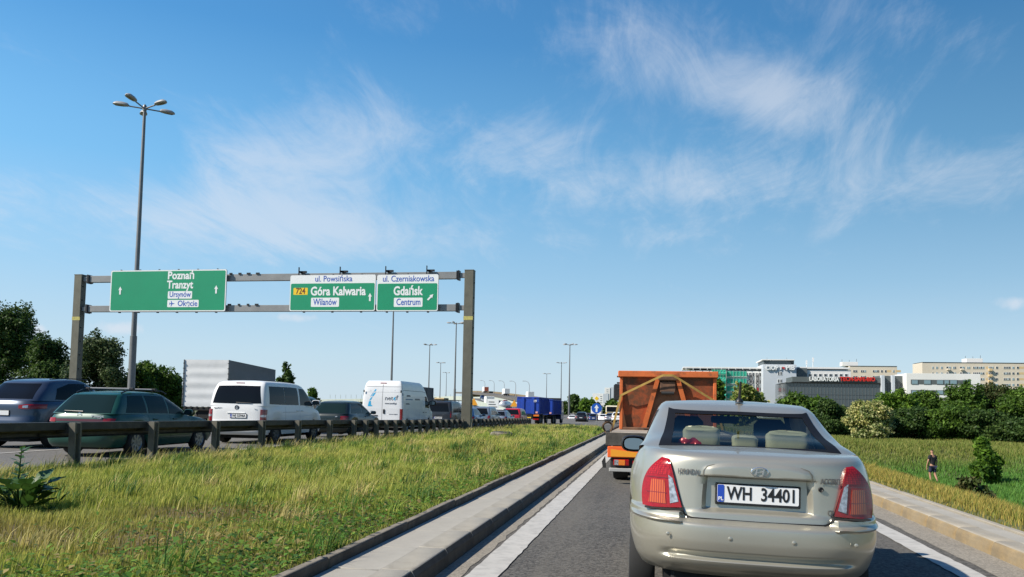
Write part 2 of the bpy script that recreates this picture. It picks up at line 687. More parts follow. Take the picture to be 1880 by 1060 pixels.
def stones(root_name, piece, m, y0, n, length, prof, gap=.006, jig=.0025, far=None, face=None, side=1):
    root = tag(MB().prism(prof, 'y', y0 - 6, y0 - gap).build(root_name, m), kind='structure')
    me = []
    for v in range(4):
        mb = MB().prism(prof, 'y', gap / 2, length - gap / 2)
        mm = mb.mesh(piece, m, 25)
        bm = bmesh.new(); bm.from_mesh(mm)
        bmesh.ops.bevel(bm, geom=bm.edges[:], offset=.006, segments=1, affect='EDGES')
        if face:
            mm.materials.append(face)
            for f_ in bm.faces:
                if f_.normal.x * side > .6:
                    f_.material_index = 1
        bm.to_mesh(mm); bm.free()
        me.append(mm)
    for i in range(n):
        o = mkobj(piece, me[i % 4], root, (rnd.uniform(-jig, jig), y0 + i * length, rnd.uniform(-jig, jig)), (rnd.uniform(-jig, jig) * .35, 0, 0))
    e = y0 + n * length
    if far:
        tag(MB().prism(prof, 'y', e, far).build(root_name, m, root), kind=None).name = 'kerb_run'
    return root


# x,z profiles
stones('kerb', 'kerb_stone', M_kerb, 0, 42, 1.0, [(-2.09, -.1), (-1.80, -.1), (-1.815, .10), (-1.845, .147), (-1.87, .152), (-2.09, .152)], far=52, face=M_face_shade)
stones('footway', 'paving_slab', M_conc, 0, 42, 1.0, [(-2.50, 0), (-2.097, 0), (-2.097, .138), (-2.50, .138)], gap=.008, jig=.003, far=48)
stones('edging', 'edging_stone', M_edge, 0, 42, 1.0, [(-2.60, 0), (-2.512, 0), (-2.512, .205), (-2.522, .22), (-2.59, .22), (-2.60, .21)], jig=.009, far=46, face=M_face_shade)
stones('kerb', 'kerb_stone', M_kerb_sand, 3, 30, 1.0, [(3.35, -.1), (3.62, -.1), (3.62, .152), (3.42, .152), (3.39, .14), (3.365, .08)], far=52, face=M_ochre, side=-1)
stones('footway', 'paving_slab', M_conc, 3, 30, 1.0, [(3.628, 0), (3.86, 0), (3.86, .14), (3.628, .14)], gap=.008, jig=.003, far=52)
stones('edging', 'edging_stone', M_kerb_sand, 3, 30, 1.0, [(3.868, 0), (3.95, 0), (3.95, .165), (3.868, .165)], jig=.006, far=52)

# ------------------------------------------------------------------ lawn island
def lawn_xr(y):
    return -2.60 - 4.2 * np.clip((np.asarray(y, float) - 43) / 17, 0, 1) ** 2.2 - .2 * sstep(30, 45, y)


def lawn_xl(y):
    return -10.75 + 2.6 * np.clip((np.asarray(y, float) - 50) / 10, 0, 1) ** 2


LAWN_END = 60.0


def lawn_h(x, y):
    xr, xl = lawn_xr(y), lawn_xl(y)
    s = np.clip((xr - x) / (xr - xl), 0, 1)
    guard = .11 - .25 * sstep(14, 58, y)
    z = .17 * (1 - s) + guard * s + .08 * np.sin(np.clip(s, 0, 1) * PI) * sstep(62, 40, y)
    z = z - .12 * sstep(.93, 1, s)
    return z - .22 * sstep(52, 60, y) * (1 - s)


rows = []
for y in np.concatenate([np.linspace(-6, 44, 60), np.linspace(44.5, LAWN_END, 24)]):
    a, b = float(lawn_xl(y)), float(lawn_xr(y))
    xx = np.linspace(a, b, 22)
    rows.append([(x, y, float(lawn_h(x, y))) for x in xx])
LAWN = struct('lawn', MB().grid(rows), M_soil, sharp=0)


def col_layer(me, cols):
    ca = me.color_attributes.new('Col', 'FLOAT_COLOR', 'POINT')
    ca.data.foreach_set('color', np.asarray(cols, np.float32).ravel())


def tri_mesh(name, V, Fa, cols, m):
    """fast mesh from numpy arrays; Fa is (n,3) or (n,4)"""
    me = D.meshes.new(name)
    k = Fa.shape[1]
    me.vertices.add(len(V))
    me.vertices.foreach_set('co', np.asarray(V, np.float32).ravel())
    me.loops.add(Fa.size)
    me.loops.foreach_set('vertex_index', np.asarray(Fa, np.int32).ravel())
    me.polygons.add(len(Fa))
    me.polygons.foreach_set('loop_start', np.arange(0, Fa.size, k, dtype=np.int32))
    me.update(calc_edges=True)
    if cols is not None:
        col_layer(me, cols)
    me.materials.append(m)
    return me


M_blade = mat('grass blade', rough=.6, attr='Col', transl=.35, spec=.25)
nr = np.random.default_rng(5)


def vnoise(x, y, s, seed=0):
    """cheap smooth 2-D noise"""
    o = np.zeros_like(x)
    for k in range(5):
        a = (k * 2.4 + seed * 1.7)
        f = s * (1.0 + .37 * k)
        o += np.sin(x * f * math.cos(a) + y * f * math.sin(a) + seed * 3.1 + k * 1.3 + 1.3 * np.sin(y * f * .6 + k + seed))
    return o / 5


def grass(name, px, py, pz, h, w, cols, lean=.35, heads=None):
    """one bent blade per point: two segments, a quad and a tip"""
    n = len(px)
    ang = nr.uniform(0, 2 * PI, n)
    la = nr.normal(.9, .9, n)
    ln = h * lean * nr.uniform(.2, 1.3, n)
    dx, dy = np.cos(la) * ln, np.sin(la) * ln
    wx, wy = np.cos(ang) * w * .5, np.sin(ang) * w * .5
    V = np.empty((n, 5, 3), np.float32)
    V[:, 0] = np.stack([px - wx, py - wy, pz - .02], 1)
    V[:, 1] = np.stack([px + wx, py + wy, pz - .02], 1)
    V[:, 2] = np.stack([px + wx * .8 + dx * .35, py + wy * .8 + dy * .35, pz + h * .6], 1)
    V[:, 3] = np.stack([px - wx * .8 + dx * .35, py - wy * .8 + dy * .35, pz + h * .6], 1)
    V[:, 4] = np.stack([px + dx, py + dy, pz + h], 1)
    b = np.arange(n)[:, None] * 5
    Fa = np.concatenate([b + np.array([[0, 1, 2]]), b + np.array([[0, 2, 3]]), b + np.array([[3, 2, 4]])])
    C = np.ones((n, 5, 4), np.float32)
    C[:, :, :3] = cols[:, None, :]
    if heads is not None:
        C[:, 2:, :3] = heads[:, None, :]
    me = tri_mesh(name, V.reshape(-1, 3), Fa, C.reshape(-1, 4), M_blade)
    return me


def lawn_points(y0, y1, dens):
    n = int((y1 - y0) * 8.2 * dens)
    y = nr.uniform(y0, y1, n)
    u = nr.uniform(0, 1, n)
    x = lawn_xl(y) + .15 + u * (lawn_xr(y) - lawn_xl(y) - .17)
    # keep what the camera side can show
    return x, y


def mixcols(n, pal, wts):
    k = nr.choice(len(pal), n, p=np.array(wts) / sum(wts))
    c = np.array(pal)[k]
    return c * nr.uniform(.75, 1.25, (n, 1))


G1, G2, G3, G4, G5 = (.20, .27, .035), (.33, .37, .055), (.50, .46, .12), (.33, .25, .09), (.10, .19, .025)
Vs = []
me_list = []
for (y0, y1, dens, hs, ws) in ((3.5, 9, 2300, .62, .006), (9, 16, 2000, .78, .008), (16, 28, 1300, .85, .011), (28, 42, 800, .9, .017), (42, 59.5, 520, .9, .024)):
    x, y = lawn_points(y0, y1, dens)
    n = len(x)
    bare = 1.1 * np.exp(-(((x + 4.35) / 1.15) ** 2 + ((y - 7.9) / .62) ** 2))
    bare = np.maximum(bare, .75 * np.exp(-(((x + 4.9) / 1.9) ** 2 + ((y - 6.2) / .8) ** 2)))
    bare = np.maximum(bare, .6 * np.exp(-(((x + 4.6) / 1.2) ** 2 + ((y - 19.5) / 2.2) ** 2)))
    bare = np.clip(bare * (.8 + .5 * vnoise(x, y, 2.3, 8)), 0, 1)
    pn = 1.3 * vnoise(x, y, .42, 1) + .7 * vnoise(x, y, 1.3, 4)
    keep = nr.uniform(0, 1, n) > bare * .75
    x, y, bare, pn = x[keep], y[keep], bare[keep], pn[keep]
    n = len(x)
    c = mixcols(n, [G1, G2, G3, G5, (.055, .11, .018)], [1.1, 1.2, .4, .8, .35])
    dry = np.clip(pn * .7 + .15 + .25 * sstep(12, 30, y), 0, 1)[:, None]
    c = c * (1 - .68 * dry) + np.array([[.52, .46, .13]]) * nr.uniform(.6, 1.2, (n, 1)) * .68 * dry
    c = c * 1.22
    c = c * (1 - bare[:, None] * .92) + np.array([[.24, .13, .055]]) * bare[:, None] * .92 * nr.uniform(.4, 1.4, (n, 1))
    near = np.exp(-((lawn_xr(y) - x) / .8) ** 2)[:, None]
    c = c * (1 - .35 * near) + np.array(G5) * .35 * near * 1.4
    tuft = .55 + .75 * np.clip(vnoise(x, y, 4.5, 6) + .35, 0, 1.2)
    h = nr.uniform(.07, .22, n) * hs * (1 - .6 * bare) * (1 + .3 * pn) * (1 - .35 * near[:, 0]) * tuft
    w = ws * nr.uniform(.7, 1.5, n)
    me_list.append((x, y, h, w, c))
# join into one lawn grass mesh
x, y, h, w = (np.concatenate([m[i] for m in me_list]) for i in range(4))
c = np.concatenate([m[4] for m in me_list])
me = grass('lawn_grass', x, y, lawn_h(x, y), h, w, c)
tag(mkobj('lawn_grass', me), 'short green and straw coloured grass covering the lawn island', 'grass', kind='stuff')
# taller seed stalks, thick along the guard rail
sx, sy = lawn_points(6, 59, 44)
k = nr.uniform(0, 1, len(sx)) < .10 + .90 * np.exp(-((sx - lawn_xl(sy)) / 1.9) ** 2)
sx, sy = sx[k], sy[k]
n = len(sx)
hh = nr.uniform(.14, .32, n) * (1 + .35 * np.exp(-((sx - lawn_xl(sy)) / 1.5) ** 2))
me = grass('seed_grass', sx, sy, lawn_h(sx, sy), hh, .006 + .0005 * sy, mixcols(n, [G2, G3], [1, 1]), .5, mixcols(n, [(.42, .36, .14), (.36, .30, .12), (.30, .33, .08)], [1, 1, 1]))
tag(mkobj('seed_grass', me), 'tall straw coloured seed stalks rising from the lawn', 'grass', kind='stuff')

# tufts and small broad-leaved weeds breaking the sward
nt = 520
tx, ty_ = lawn_points(5, 50, 4)
tx, ty_ = tx[:nt * 3:3], ty_[:nt * 3:3]
cx, cy, ch, cc = [], [], [], []
for a, b in zip(tx, ty_):
    m_ = int(nr.integers(18, 60))
    rad = nr.uniform(.05, .16)
    cx.append(a + nr.normal(0, rad, m_)); cy.append(b + nr.normal(0, rad, m_))
    ch.append(nr.uniform(.14, .30, m_) * nr.uniform(.7, 1.25))
    base_c = np.array([[(.09, .19, .03), (.30, .36, .06), (.50, .42, .15), (.07, .14, .025)][int(nr.integers(0, 4))]])
    cc.append(np.repeat(base_c, m_, 0) * nr.uniform(.7, 1.3, (m_, 1)))
cx, cy, ch, cc = np.concatenate(cx), np.concatenate(cy), np.concatenate(ch), np.concatenate(cc)
ok = (cx < lawn_xr(cy) - .03) & (cx > lawn_xl(cy) + .1)
cx, cy, ch, cc = cx[ok], cy[ok], ch[ok], cc[ok]
tag(mkobj('grass_tufts', grass('grass_tufts', cx, cy, lawn_h(cx, cy), ch, .007 + .0004 * cy, cc, .7)), 'denser grass tufts scattered over the lawn', 'grass', kind='stuff')
nw = 9000
wy_ = 4.5 + 26 * nr.uniform(0, 1, nw) ** 1.5
wx_ = lawn_xr(wy_) - .02 - np.abs(nr.normal(0, .9, nw))
wz_ = lawn_h(wx_, wy_) + nr.uniform(.02, .11, nw)
an = nr.uniform(0, 2 * PI, nw)
ln_, wd_ = nr.uniform(.03, .075, nw), nr.uniform(.012, .03, nw)
ux, uy = np.cos(an), np.sin(an)
til = nr.uniform(-.2, .7, nw)
Vw = np.empty((nw, 4, 3))
Vw[:, 0] = np.stack([wx_, wy_, wz_], 1)
Vw[:, 1] = np.stack([wx_ + ux * ln_ * .5 - uy * wd_, wy_ + uy * ln_ * .5 + ux * wd_, wz_ + ln_ * .5 * til + .008], 1)
Vw[:, 2] = np.stack([wx_ + ux * ln_, wy_ + uy * ln_, wz_ + ln_ * til], 1)
Vw[:, 3] = np.stack([wx_ + ux * ln_ * .5 + uy * wd_, wy_ + uy * ln_ * .5 - ux * wd_, wz_ + ln_ * .5 * til + .008], 1)
wc = np.ones((nw, 4, 4), np.float32)
wc[:, :, :3] = mixcols(nw, [(.10, .22, .03), (.16, .27, .04), (.30, .24, .09), (.07, .14, .03)], [1, 1, .4, .7])[:, None, :]
tag(mkobj('ground_weeds', tri_mesh('ground_weeds', Vw.reshape(-1, 3), np.arange(nw * 4).reshape(nw, 4), wc.reshape(-1, 4), M_blade)), 'small broad-leaved weeds in the lawn beside the edging stones', 'weeds', kind='stuff')

# right embankment meadow
def meadow(y0, y1, x0, x1, dens, hs, ws, seed):
    n = int((y1 - y0) * (x1 - x0) * dens)
    y = nr.uniform(y0, y1, n)
    x = nr.uniform(x0, x1, n)
    return x, y, np.full(n, hs), np.full(n, ws)


parts = [meadow(9, 20, 3.98, 8, 1100, .75, .009, 1), meadow(20, 40, 3.98, 17, 260, .95, .018, 2), meadow(36, 75, 5, 40, 130, 1.2, .034, 3)]
x, y, hs, ws = (np.concatenate([p[i] for p in parts]) for i in range(4))
n = len(x)
zone = sstep(6.3, 8.8, x + .8 * vnoise(x, y, .5, 9))       # 0 dry bank top, 1 green hollow
far = sstep(50, 56, y + 1.5 * vnoise(x, y, .3, 2))
dryc = mixcols(n, [(.42, .33, .075), (.34, .26, .06), (.26, .25, .05), (.16, .19, .03)], [1, 1, .8, .8])
grn = mixcols(n, [(.085, .22, .035), (.12, .25, .035), (.075, .16, .025)], [1, 1, .6])
farc = mixcols(n, [(.20, .225, .045), (.14, .19, .03), (.27, .26, .07)], [1, 1, .6])
c = dryc * (1 - zone[:, None]) + grn * zone[:, None]
c = c * (1 - far[:, None]) + farc * far[:, None]
edge = np.exp(-((x - 3.95) / .55) ** 2)
h = nr.uniform(.12, .30, n) * hs * (1 - .7 * edge) * (1 + .3 * vnoise(x, y, .8, 3))
keep = nr.uniform(0, 1, n) > .6 * edge
me = grass('meadow_grass', x[keep], y[keep], right_h(x[keep], y[keep]), h[keep], ws[keep] * nr.uniform(.7, 1.4, keep.sum()), c[keep], .5)
tag(mkobj('meadow_grass', me), 'yellow and green wild grass on the bank falling away beside the ramp', 'grass', kind='stuff')
# trodden path in the hollow
rw = []
for t in np.linspace(0, 1, 30):
    px_, py_ = 15 + 26 * t, 37.5 - 1.5 * t + .4 * math.sin(t * 9)
    rw.append([(px_ + .1 * k, py_ + k * .5, float(right_h(np.float64(px_), np.float64(py_ + k * .5))) + .06) for k in (-1, 0, 1)])
struct('path', MB().grid(rw), mat('trodden soil', (.34, .28, .20), .95, var=.2, vs=1), sharp=0)

# ------------------------------------------------------------------ guard rail
gtop = pchip([(4, 1.03), (12, 1.0), (17, .96), (23, .90), (32, .79), (60, .57), (66, .53)])
gr = thing('guard_rail', 'weathered steel guard rail, coloured dark for shade, along the left edge of the lawn', 'guard rail', (-10.0, 12, .3))
post_mb = MB()
# sigma post, open side to the road
prof = [(-.05, -.06), (.05, -.06), (.05, -.035), (-.02, -.02), (-.02, .02), (.05, .035), (.05, .06), (-.05, .06)]
post_mb.prism(prof, 'z', -1.15, 0)
pm = post_mb.mesh('post', M_railpost, 25)
cap_me = MB().box(-.30, .04, -.055, .055, -.20, -.015, .006).mesh('spacer', M_rail)
py_ = [8.1, 10.3, 12.46, 14.69, 17.02, 19.21, 21.34, 23.57] + list(np.arange(25.6, 64, 1.09))
for y in py_:
    o = mkobj('post', pm, gr, (0, y - 12, float(gtop(y)) - .3), (rnd.uniform(-.015, .015), rnd.uniform(-.02, .02), 0))
    o.scale = (1.2, 1.4, 1)
    mkobj('spacer', cap_me, o, (0, 0, 0))
wprof = [(-.30, -.02), (-.36, -.05), (-.36, -.10), (-.30, -.135), (-.30, -.175), (-.36, -.21), (-.36, -.26), (-.30, -.29)]
wprof = wprof + [(a + .006, b) for a, b in reversed(wprof)]
for i in range(15):
    y0, y1 = 4 + i * 4.0, 8 + i * 4.0
    mb = MB()
    rows = []
    for y in (y0, y1 + .05):
        rows.append([(a, y - 12, b + float(gtop(y)) - .3 + .02) for a, b in wprof])
    mb.grid(rows, closed=False).build('rail_beam', M_rail, gr, sharp=50)
# box rail behind the posts on the lawn side top
mb = MB()
rows = []
for y in np.linspace(4, 64, 30):
    z = float(gtop(y)) - .3
    rows.append([(a, y - 12, z + b) for a, b in ((-.29, -.13), (-.12, -.13), (-.12, -.0), (-.29, -.0))])
mb.grid(rows, closed=True).build('top_rail', M_rail, gr)

# ------------------------------------------------------------------ sign gantry
GY = 41.0
M_post = mat('gantry post steel', (.135, .13, .10), .6, .25, var=.16, vs=1.4, dirt=((.09, .085, .065), 2.5, .45, .75, .6))
M_beam = mat('gantry beam steel', (.25, .25, .245), .5, .3, var=.12, vs=1.6)
gan = thing('sign_gantry', 'grey steel gantry spanning the main road and carrying green signs', 'gantry', (-9.86, GY, 0))
GL = -23.4
zb_ = -.35
for k, (x0, nm) in enumerate(((0, 'post'), (GL, 'post'))):
    p = MB().box(x0 - .25, x0 + .25, 0, .42, zb_, 8.62, .02).build(nm, M_post, gan)
    MB().box(x0 - .4, x0 + .4, -.12, .54, zb_ - .05, zb_ + .14 if k else .12, .01).build('base_plate', M_post, p)
    for a in (-.33, -.11, .11, .33):
        MB().prism([(-.12, .10), (0, .10), (0, .55)], 'x', x0 + a - .012, x0 + a + .012).build('gusset', M_post, p)
    MB().box(x0 - .26, x0 + .26, -.01, .43, 8.6, 8.64, .01).build('cap', M_post, p)
    MB().box(x0 - .255, x0 + .255, -.003, .02, 5.95, 6.15).build('marking_band', mat('yellow band', (.45, .40, .12), .7, var=.3, vs=9), p)
    for q in range(9):
        MB().box(x0 + .25, x0 + .31, .1, .13, 1.5 + q * .8, 1.56 + q * .8).build('step_bolt', M_black, p)
for zc, hh in ((8.36, .38), (6.62, .36)):
    b = MB().box(GL + .62, -.62, .08, .34, zc - hh / 2, zc + hh / 2, .012).build('beam', M_beam, gan)
    for x0, s in ((0, -1), (GL, 1)):
        MB().box(x0 + s * .25, x0 + s * .62, .12, .30, zc - .13, zc + .13, .01).build('beam_stub', M_beam, b)
        MB().box(x0 + s * .55, x0 + s * .62, .02, .40, zc - .26, zc + .26, .01).build('flange', M_black, b)
        MB().box(x0 + s * .625, x0 + s * .70, .0, .42, zc - .24, zc + .24, .01).build('flange', M_black, b)
    for q in range(4):
        MB().box(GL + 9.5 + q * .55 + rnd.uniform(0, .1), GL + 9.62 + q * .55 + .1, .03, .1, zc + hh / 2 - .02, zc + hh / 2 + .07).build('clamp', M_black, b)
for xw in (-9.9 + .3, -7.2, -4.6, -2.3):
    a = MB().box(xw - .02, xw + .02, -.14, -.06, 6.5, 8.86, .0).box(xw, xw + .4, -.05, .06, 8.56, 8.66).box(xw + .05, xw + .2, -.05, .3, 8.55, 8.62).build('sign_hanger', M_black, gan)

M_green = mat('sign green', (.004, .27, .125), .42, var=.05, vs=.8, coat=.15)
M_swhite = mat('sign white', (.80, .81, .80), .4)
M_sblue = mat('sign blue lettering', (.02, .09, .42), .45)
M_yel = mat('sign yellow', (.85, .56, .02), .45)
M_red_num = mat('sign brown lettering', (.16, .05, .01), .5)
M_salu = mat('sign back aluminium', (.35, .36, .36), .5, .5)


def rrect(x0, x1, z0, z1, r, n=4):
    p = []
    for cx, cz, a0 in ((x1 - r, z1 - r, 0), (x0 + r, z1 - r, 90), (x0 + r, z0 + r, 180), (x1 - r, z0 + r, 270)):
        for k in range(n + 1):
            a = R(a0 + 90 * k / n)
            p.append((cx + r * math.cos(a), cz + r * math.sin(a)))
    return p


def panel(name, m, parent, x0, x1, z0, z1, y, th=.006, r=.06):
    return MB().prism(rrect(x0, x1, z0, z1, r), 'y', y, y - th).build(name, m, parent)


def arrow(parent, x, z, s, ang=0):
    pts = [(-.09, -.42), (.09, -.42), (.09, .08), (.22, .02), (0, .42), (-.22, .02), (-.09, .08)]
    ca, sa = math.cos(ang), math.sin(ang)
    pts = [((px * ca + pz * sa) * s + x, (-px * sa + pz * ca) * s + z) for px, pz in pts]
    return MB().prism(pts, 'y', -.070, -.062).build('arrow', M_swhite, parent)


def sign_frame(root, x0, x1, z0, z1, nbr):
    MB().prism(rrect(x0, x1, z0, z1, .1), 'y', 0, -.05).build('panel_back', M_salu, root)
    panel('border', M_swhite, root, x0 + .01, x1 - .01, z0 + .01, z1 - .01, -.0505, .004, .1)
    for i in range(nbr):
        x = x0 + (x1 - x0) * (i + .5) / nbr
        MB().box(x - .04, x + .06, -.03, .08, z0 - .07, z0 + .01).box(x - .03, x + .03, -.02, .08, z1 - .01, z1 + .05).build('bracket', M_black, root)


def px2x(px, py, Y):
    d = CAMROT @ Vector(((px - 940) / 1469, -(py - 655) / 1469, -1))
    t = Y / d.y
    return d.x * t, 1.42 + d.z * t


SY = GY - .1
X = lambda px, py: px2x(px, py, SY)
# big sign
x0, x1, z0, z1 = -31.0, -23.75, 6.42, 8.80
s1 = thing('road_sign', 'large green sign with two up arrows reading Poznań and Tranzyt', 'road sign', (0, SY, 0), group='green signs on the gantry')
sign_frame(s1, x0, x1, z0, z1, 6)
panel('face', M_green, s1, x0 + .07, x1 - .07, z0 + .07, z1 - .07, -.0545, .004, .08)
ty = -.062
for s, px, py, w, sz in (('Poznań', 309, 507, 48, .62), ('Tranzyt', 308, 524, 48, .62)):
    a = X(px, py); b = X(px + w, py)
    text(s, sz, M_swhite, s1, (a[0], ty, a[1]), bold=.018, fit=b[0] - a[0])
for s, px, py, w, bx0, bx1, by0, by1 in (('Ursynów', 312, 541.5, 39, 309, 354, 535, 549), ('Okęcie', 327, 558, 36, 308, 366, 551, 564.5)):
    a = X(px, py); b = X(px + w, py)
    q0, q1 = X(bx0, by1), X(bx1, by0)
    panel('name_plate', M_swhite, s1, q0[0], q1[0], q0[1], q1[1], -.0588, .003, .05)
    text(s, .44, M_sblue, s1, (a[0], -.064, a[1]), bold=.006, fit=b[0] - a[0])
a = X(317, 558)
fus = [(-.17, 0), (-.12, .022), (.10, .022), (.16, 0), (.10, -.022), (-.12, -.022)]
mb = MB().prism([(a[0] + p * 1.05, a[1] + q * 1.05) for p, q in fus], 'y', -.0618, -.0665)
mb.prism([(a[0] + p, a[1] + q) for p, q in ((.04, 0), (-.05, .16), (-.08, .16), (-.04, 0), (-.08, -.16), (-.05, -.16))], 'y', -.062, -.066)
mb.prism([(a[0] + p, a[1] + q) for p, q in ((-.12, 0), (-.155, .07), (-.17, .07), (-.155, 0), (-.17, -.07), (-.155, -.07))], 'y', -.062, -.066)
mb.build('plane_symbol', M_sblue, s1)
for px, py in ((222, 534), (398, 532)):
    a = X(px, py)
    arrow(s1, a[0], a[1], .55)
# middle sign
for (nm, lab, pxa, pxb, top, street, stx, stw, town, twx, tww, twp, dist, dpx, dpw, apx, aang) in (
    ('road_sign', 'middle green sign reading Góra Kalwaria with a yellow road number plate', 534, 691, 506, 'ul. Powsińska', 579, 68, 'Góra Kalwaria', 571, 101, 536, 'Wilanów', 576, 43, 680, 0),
    ('road_sign', 'small green sign with a diagonal arrow reading Gdańsk beside the right gantry post', 693, 806, 505, 'ul. Czerniakowska', 703, 94, 'Gdańsk', 723, 54, 535.5, 'Centrum', 728, 44, 791, R(45))):
    s2 = thing(nm, lab, 'road sign', (0, SY, 0), group='green signs on the gantry')
    x0, z1 = X(pxa, top)
    x1, _ = X(pxb, top)
    z0 = X(pxa, 572)[1]
    sign_frame(s2, x0, x1, z0, z1, 3)
    zs = X(pxa, 521.5)[1]
    panel('face', M_green, s2, x0 + .06, x1 - .06, z0 + .06, zs, -.0545, .004, .07)
    a = X(stx, 513); b = X(stx + stw, 513)
    text(street, .46, M_sblue, s2, (a[0], -.0575, a[1]), bold=.004, fit=b[0] - a[0])
    a = X(twx, twp); b = X(twx + tww, twp)
    text(town, .66, M_swhite, s2, (a[0], ty, a[1]), bold=.02, fit=b[0] - a[0])
    q0, q1 = X(dpx - 4.5, 564), X(dpx + dpw + 4.5, 547)
    panel('name_plate', M_swhite, s2, q0[0], q1[0], q0[1], q1[1], -.0588, .003, .05)
    a = X(dpx, 555.5); b = X(dpx + dpw, 555.5)
    text(dist, .50, M_sblue, s2, (a[0], -.064, a[1]), bold=.006, fit=b[0] - a[0])
    a = X(apx, 546)
    arrow(s2, a[0], a[1], .52, aang)
    if town[1] == 'ó':
        q0, q1 = X(539.5, 542), X(566, 529)
        panel('number_plate', M_yel, s2, q0[0], q1[0], q0[1], q1[1], -.0588, .003, .04)
        a = X(544, 535.5); b = X(561, 535.5)
        text('724', .46, M_red_num, s2, (a[0], -.064, a[1]), bold=.01, fit=b[0] - a[0])

# ------------------------------------------------------------------ lamp posts
M_lamp_pole = mat('lamp pole steel', (.20, .20, .20), .5, .45, var=.12, vs=1.2)
M_lamp_top = mat('luminaire housing', (.34, .34, .34), .5)
M_lamp_glass = mat('luminaire glass', (.12, .12, .11), .25)


def lamp_mast(label, X0, Y0, ztop, rot, group, base=-.4, arms=5, k=1.0):
    o = thing('lamp_mast', label, 'street lamp', (X0, Y0, base), 0, group)
    Ht = ztop - base
    MB().tube([(0, 0, 0), (0, 0, Ht * .28), (0, 0, Ht * .281), (0, 0, Ht)], [.21 * k, .19 * k, .15 * k, .085 * k], 12).build('pole', M_lamp_pole, o)
    MB().lathe([(.12, 0), (.14, .15), (.12, .35), (.04, .45)], (0, 0, Ht - .15), 'z', 10).build('hub', M_lamp_pole, o)
    for i in range(arms):
        a = rot + 2 * PI * i / arms
        ca, sa = math.cos(a), math.sin(a)
        al = 1.0
        arm = MB().tube([(0, 0, Ht), (ca * al, sa * al, Ht + .10)], .04 * k, 6).build('arm', M_lamp_pole, o)
        h = MB()
        sec = [(0, .06, .06), (.10, .17, .17), (.40, .24, .22), (.74, .25, .21), (.92, .17, .13), (1.0, .04, .03)]
        rows = []
        for (t, wd, ht) in sec:
            ring = []
            for q in range(10):
                an = 2 * PI * q / 10
                yy, zz_ = math.cos(an) * wd, math.sin(an) * ht
                if zz_ < 0: zz_ *= .35
                xx = al + t * 1.05
                ring.append((ca * xx - sa * yy, sa * xx + ca * yy, Ht + .12 + zz_ + .06 * t))
            rows.append(ring)
        hd = h.grid(rows, closed=True).build('luminaire', M_lamp_top, o, sharp=45)
        g = MB()
        rows = []
        for (t, wd) in ((.32, .10), (.45, .13), (.7, .135), (.84, .08)):
            xx = al + t * 1.05
            rows.append([(ca * xx - sa * yy, sa * xx + ca * yy, Ht + .075 + .06 * t - dz) for yy, dz in ((-wd, 0), (-wd * .5, .045), (wd * .5, .045), (wd, 0))])
        g.grid(rows).build('lens', M_lamp_glass, hd)
    return o


lamp_mast('tallest lamp mast with five heads standing behind the left end of the gantry', -34.5, 48, 21.2, R(200), 'lamp masts along the main road', k=1.15)
for lab, X0, Y0, zt, rt in (
        ('grey lamp mast whose top hides behind the middle gantry sign', -43.0, 126, 18.2, 20),
        ('lamp mast just left of the right gantry post, its heads touching the post', -41.2, 161, 18.4, 45),
        ('lamp mast rising between the white delivery van and the gantry post, leftmost with visible heads', -62.2, 214, 18.0, 10),
        ('second lamp mast right of the white delivery van, shorter than its left neighbour', -84.0, 305, 18.0, 33),
        ('shortest thin lamp mast in the row beyond the white delivery van', -104.8, 392, 17.8, 50),
        ('tall lamp mast standing right of the blue skip containers', -22.4, 207, 17.7, 15),
        ('lamp mast close to the left of the tall mast beyond the blue containers', -34.0, 287, 17.4, 60),
        ('small lamp mast rising directly above the blue skip containers', -51.9, 379, 17.3, 25)):
    lamp_mast(lab, X0, Y0, zt, R(rt), 'lamp masts along the main road', k=1.25)
# ------------------------------------------------------------------ vehicles: sliced body surfaces
def paint(name, col, metal=.0, rough=.35, dirty=.15):
    return mat(name, col, rough, metal, coat=.35, var=.04, vs=.9, dirt=((.22, .2, .17), 2.2, .5, .85, dirty))


M_tint = mat('tinted window', (.008, .010, .014), .06, spec=.12)
M_tint_g = mat('tinted green window', (.010, .022, .022), .06, spec=.15)
M_lred = mat('red lamp lens', (.30, .004, .007), .12, coat=.3, var=.25, vs=55)
M_lred_d = mat('dark red lamp lens', (.20, .008, .010), .15, coat=.8, var=.2, vs=30)
M_lamber = mat('amber lamp lens', (.75, .20, .02), .2, coat=.8, var=.25, vs=50)
M_lclear = mat('clear lamp lens', (.42, .43, .46), .15, .5, coat=.8, var=.6, vs=38)
M_chrome = mat('chrome', (.75, .76, .77), .22, .9)
M_plate = mat('plate white', (.78, .78, .77), .4)
M_plate_blue = mat('plate blue', (.02, .07, .42), .4)
M_ink = mat('plate black', (.012, .012, .012), .5)
M_rim = mat('wheel rim', (.30, .30, .31), .4, .6)
M_rim_d = mat('wheel rim grimy', (.12, .12, .12), .5, .5)
M_under = mat('underbody', (.012, .012, .012), .9)
M_seam = mat('panel gap', (.015, .015, .014), .8)
M_trim = mat('grey bumper plastic', (.035, .035, .037), .6)


M_ribbed = mat('ribbed orange lens', (.62, .10, .015), .2, coat=.8)
_n, _l = M_ribbed.node_tree.nodes, M_ribbed.node_tree.links
_w = _n.new('ShaderNodeTexWave'); _w.inputs['Scale'].default_value = 22; _w.inputs['Distortion'].default_value = .6
_r = _n.new('ShaderNodeMix'); _r.data_type = 'RGBA'
_r.inputs[6].default_value = (.26, .012, .010, 1); _r.inputs[7].default_value = (.62, .12, .02, 1)
_tc = _n.new('ShaderNodeTexCoord')
_l.new(_tc.outputs['Object'], _w.inputs['Vector']); _l.new(_w.outputs['Fac'], _r.inputs[0]); _l.new(_r.outputs[2], _n['Principled BSDF'].inputs['Base Color'])


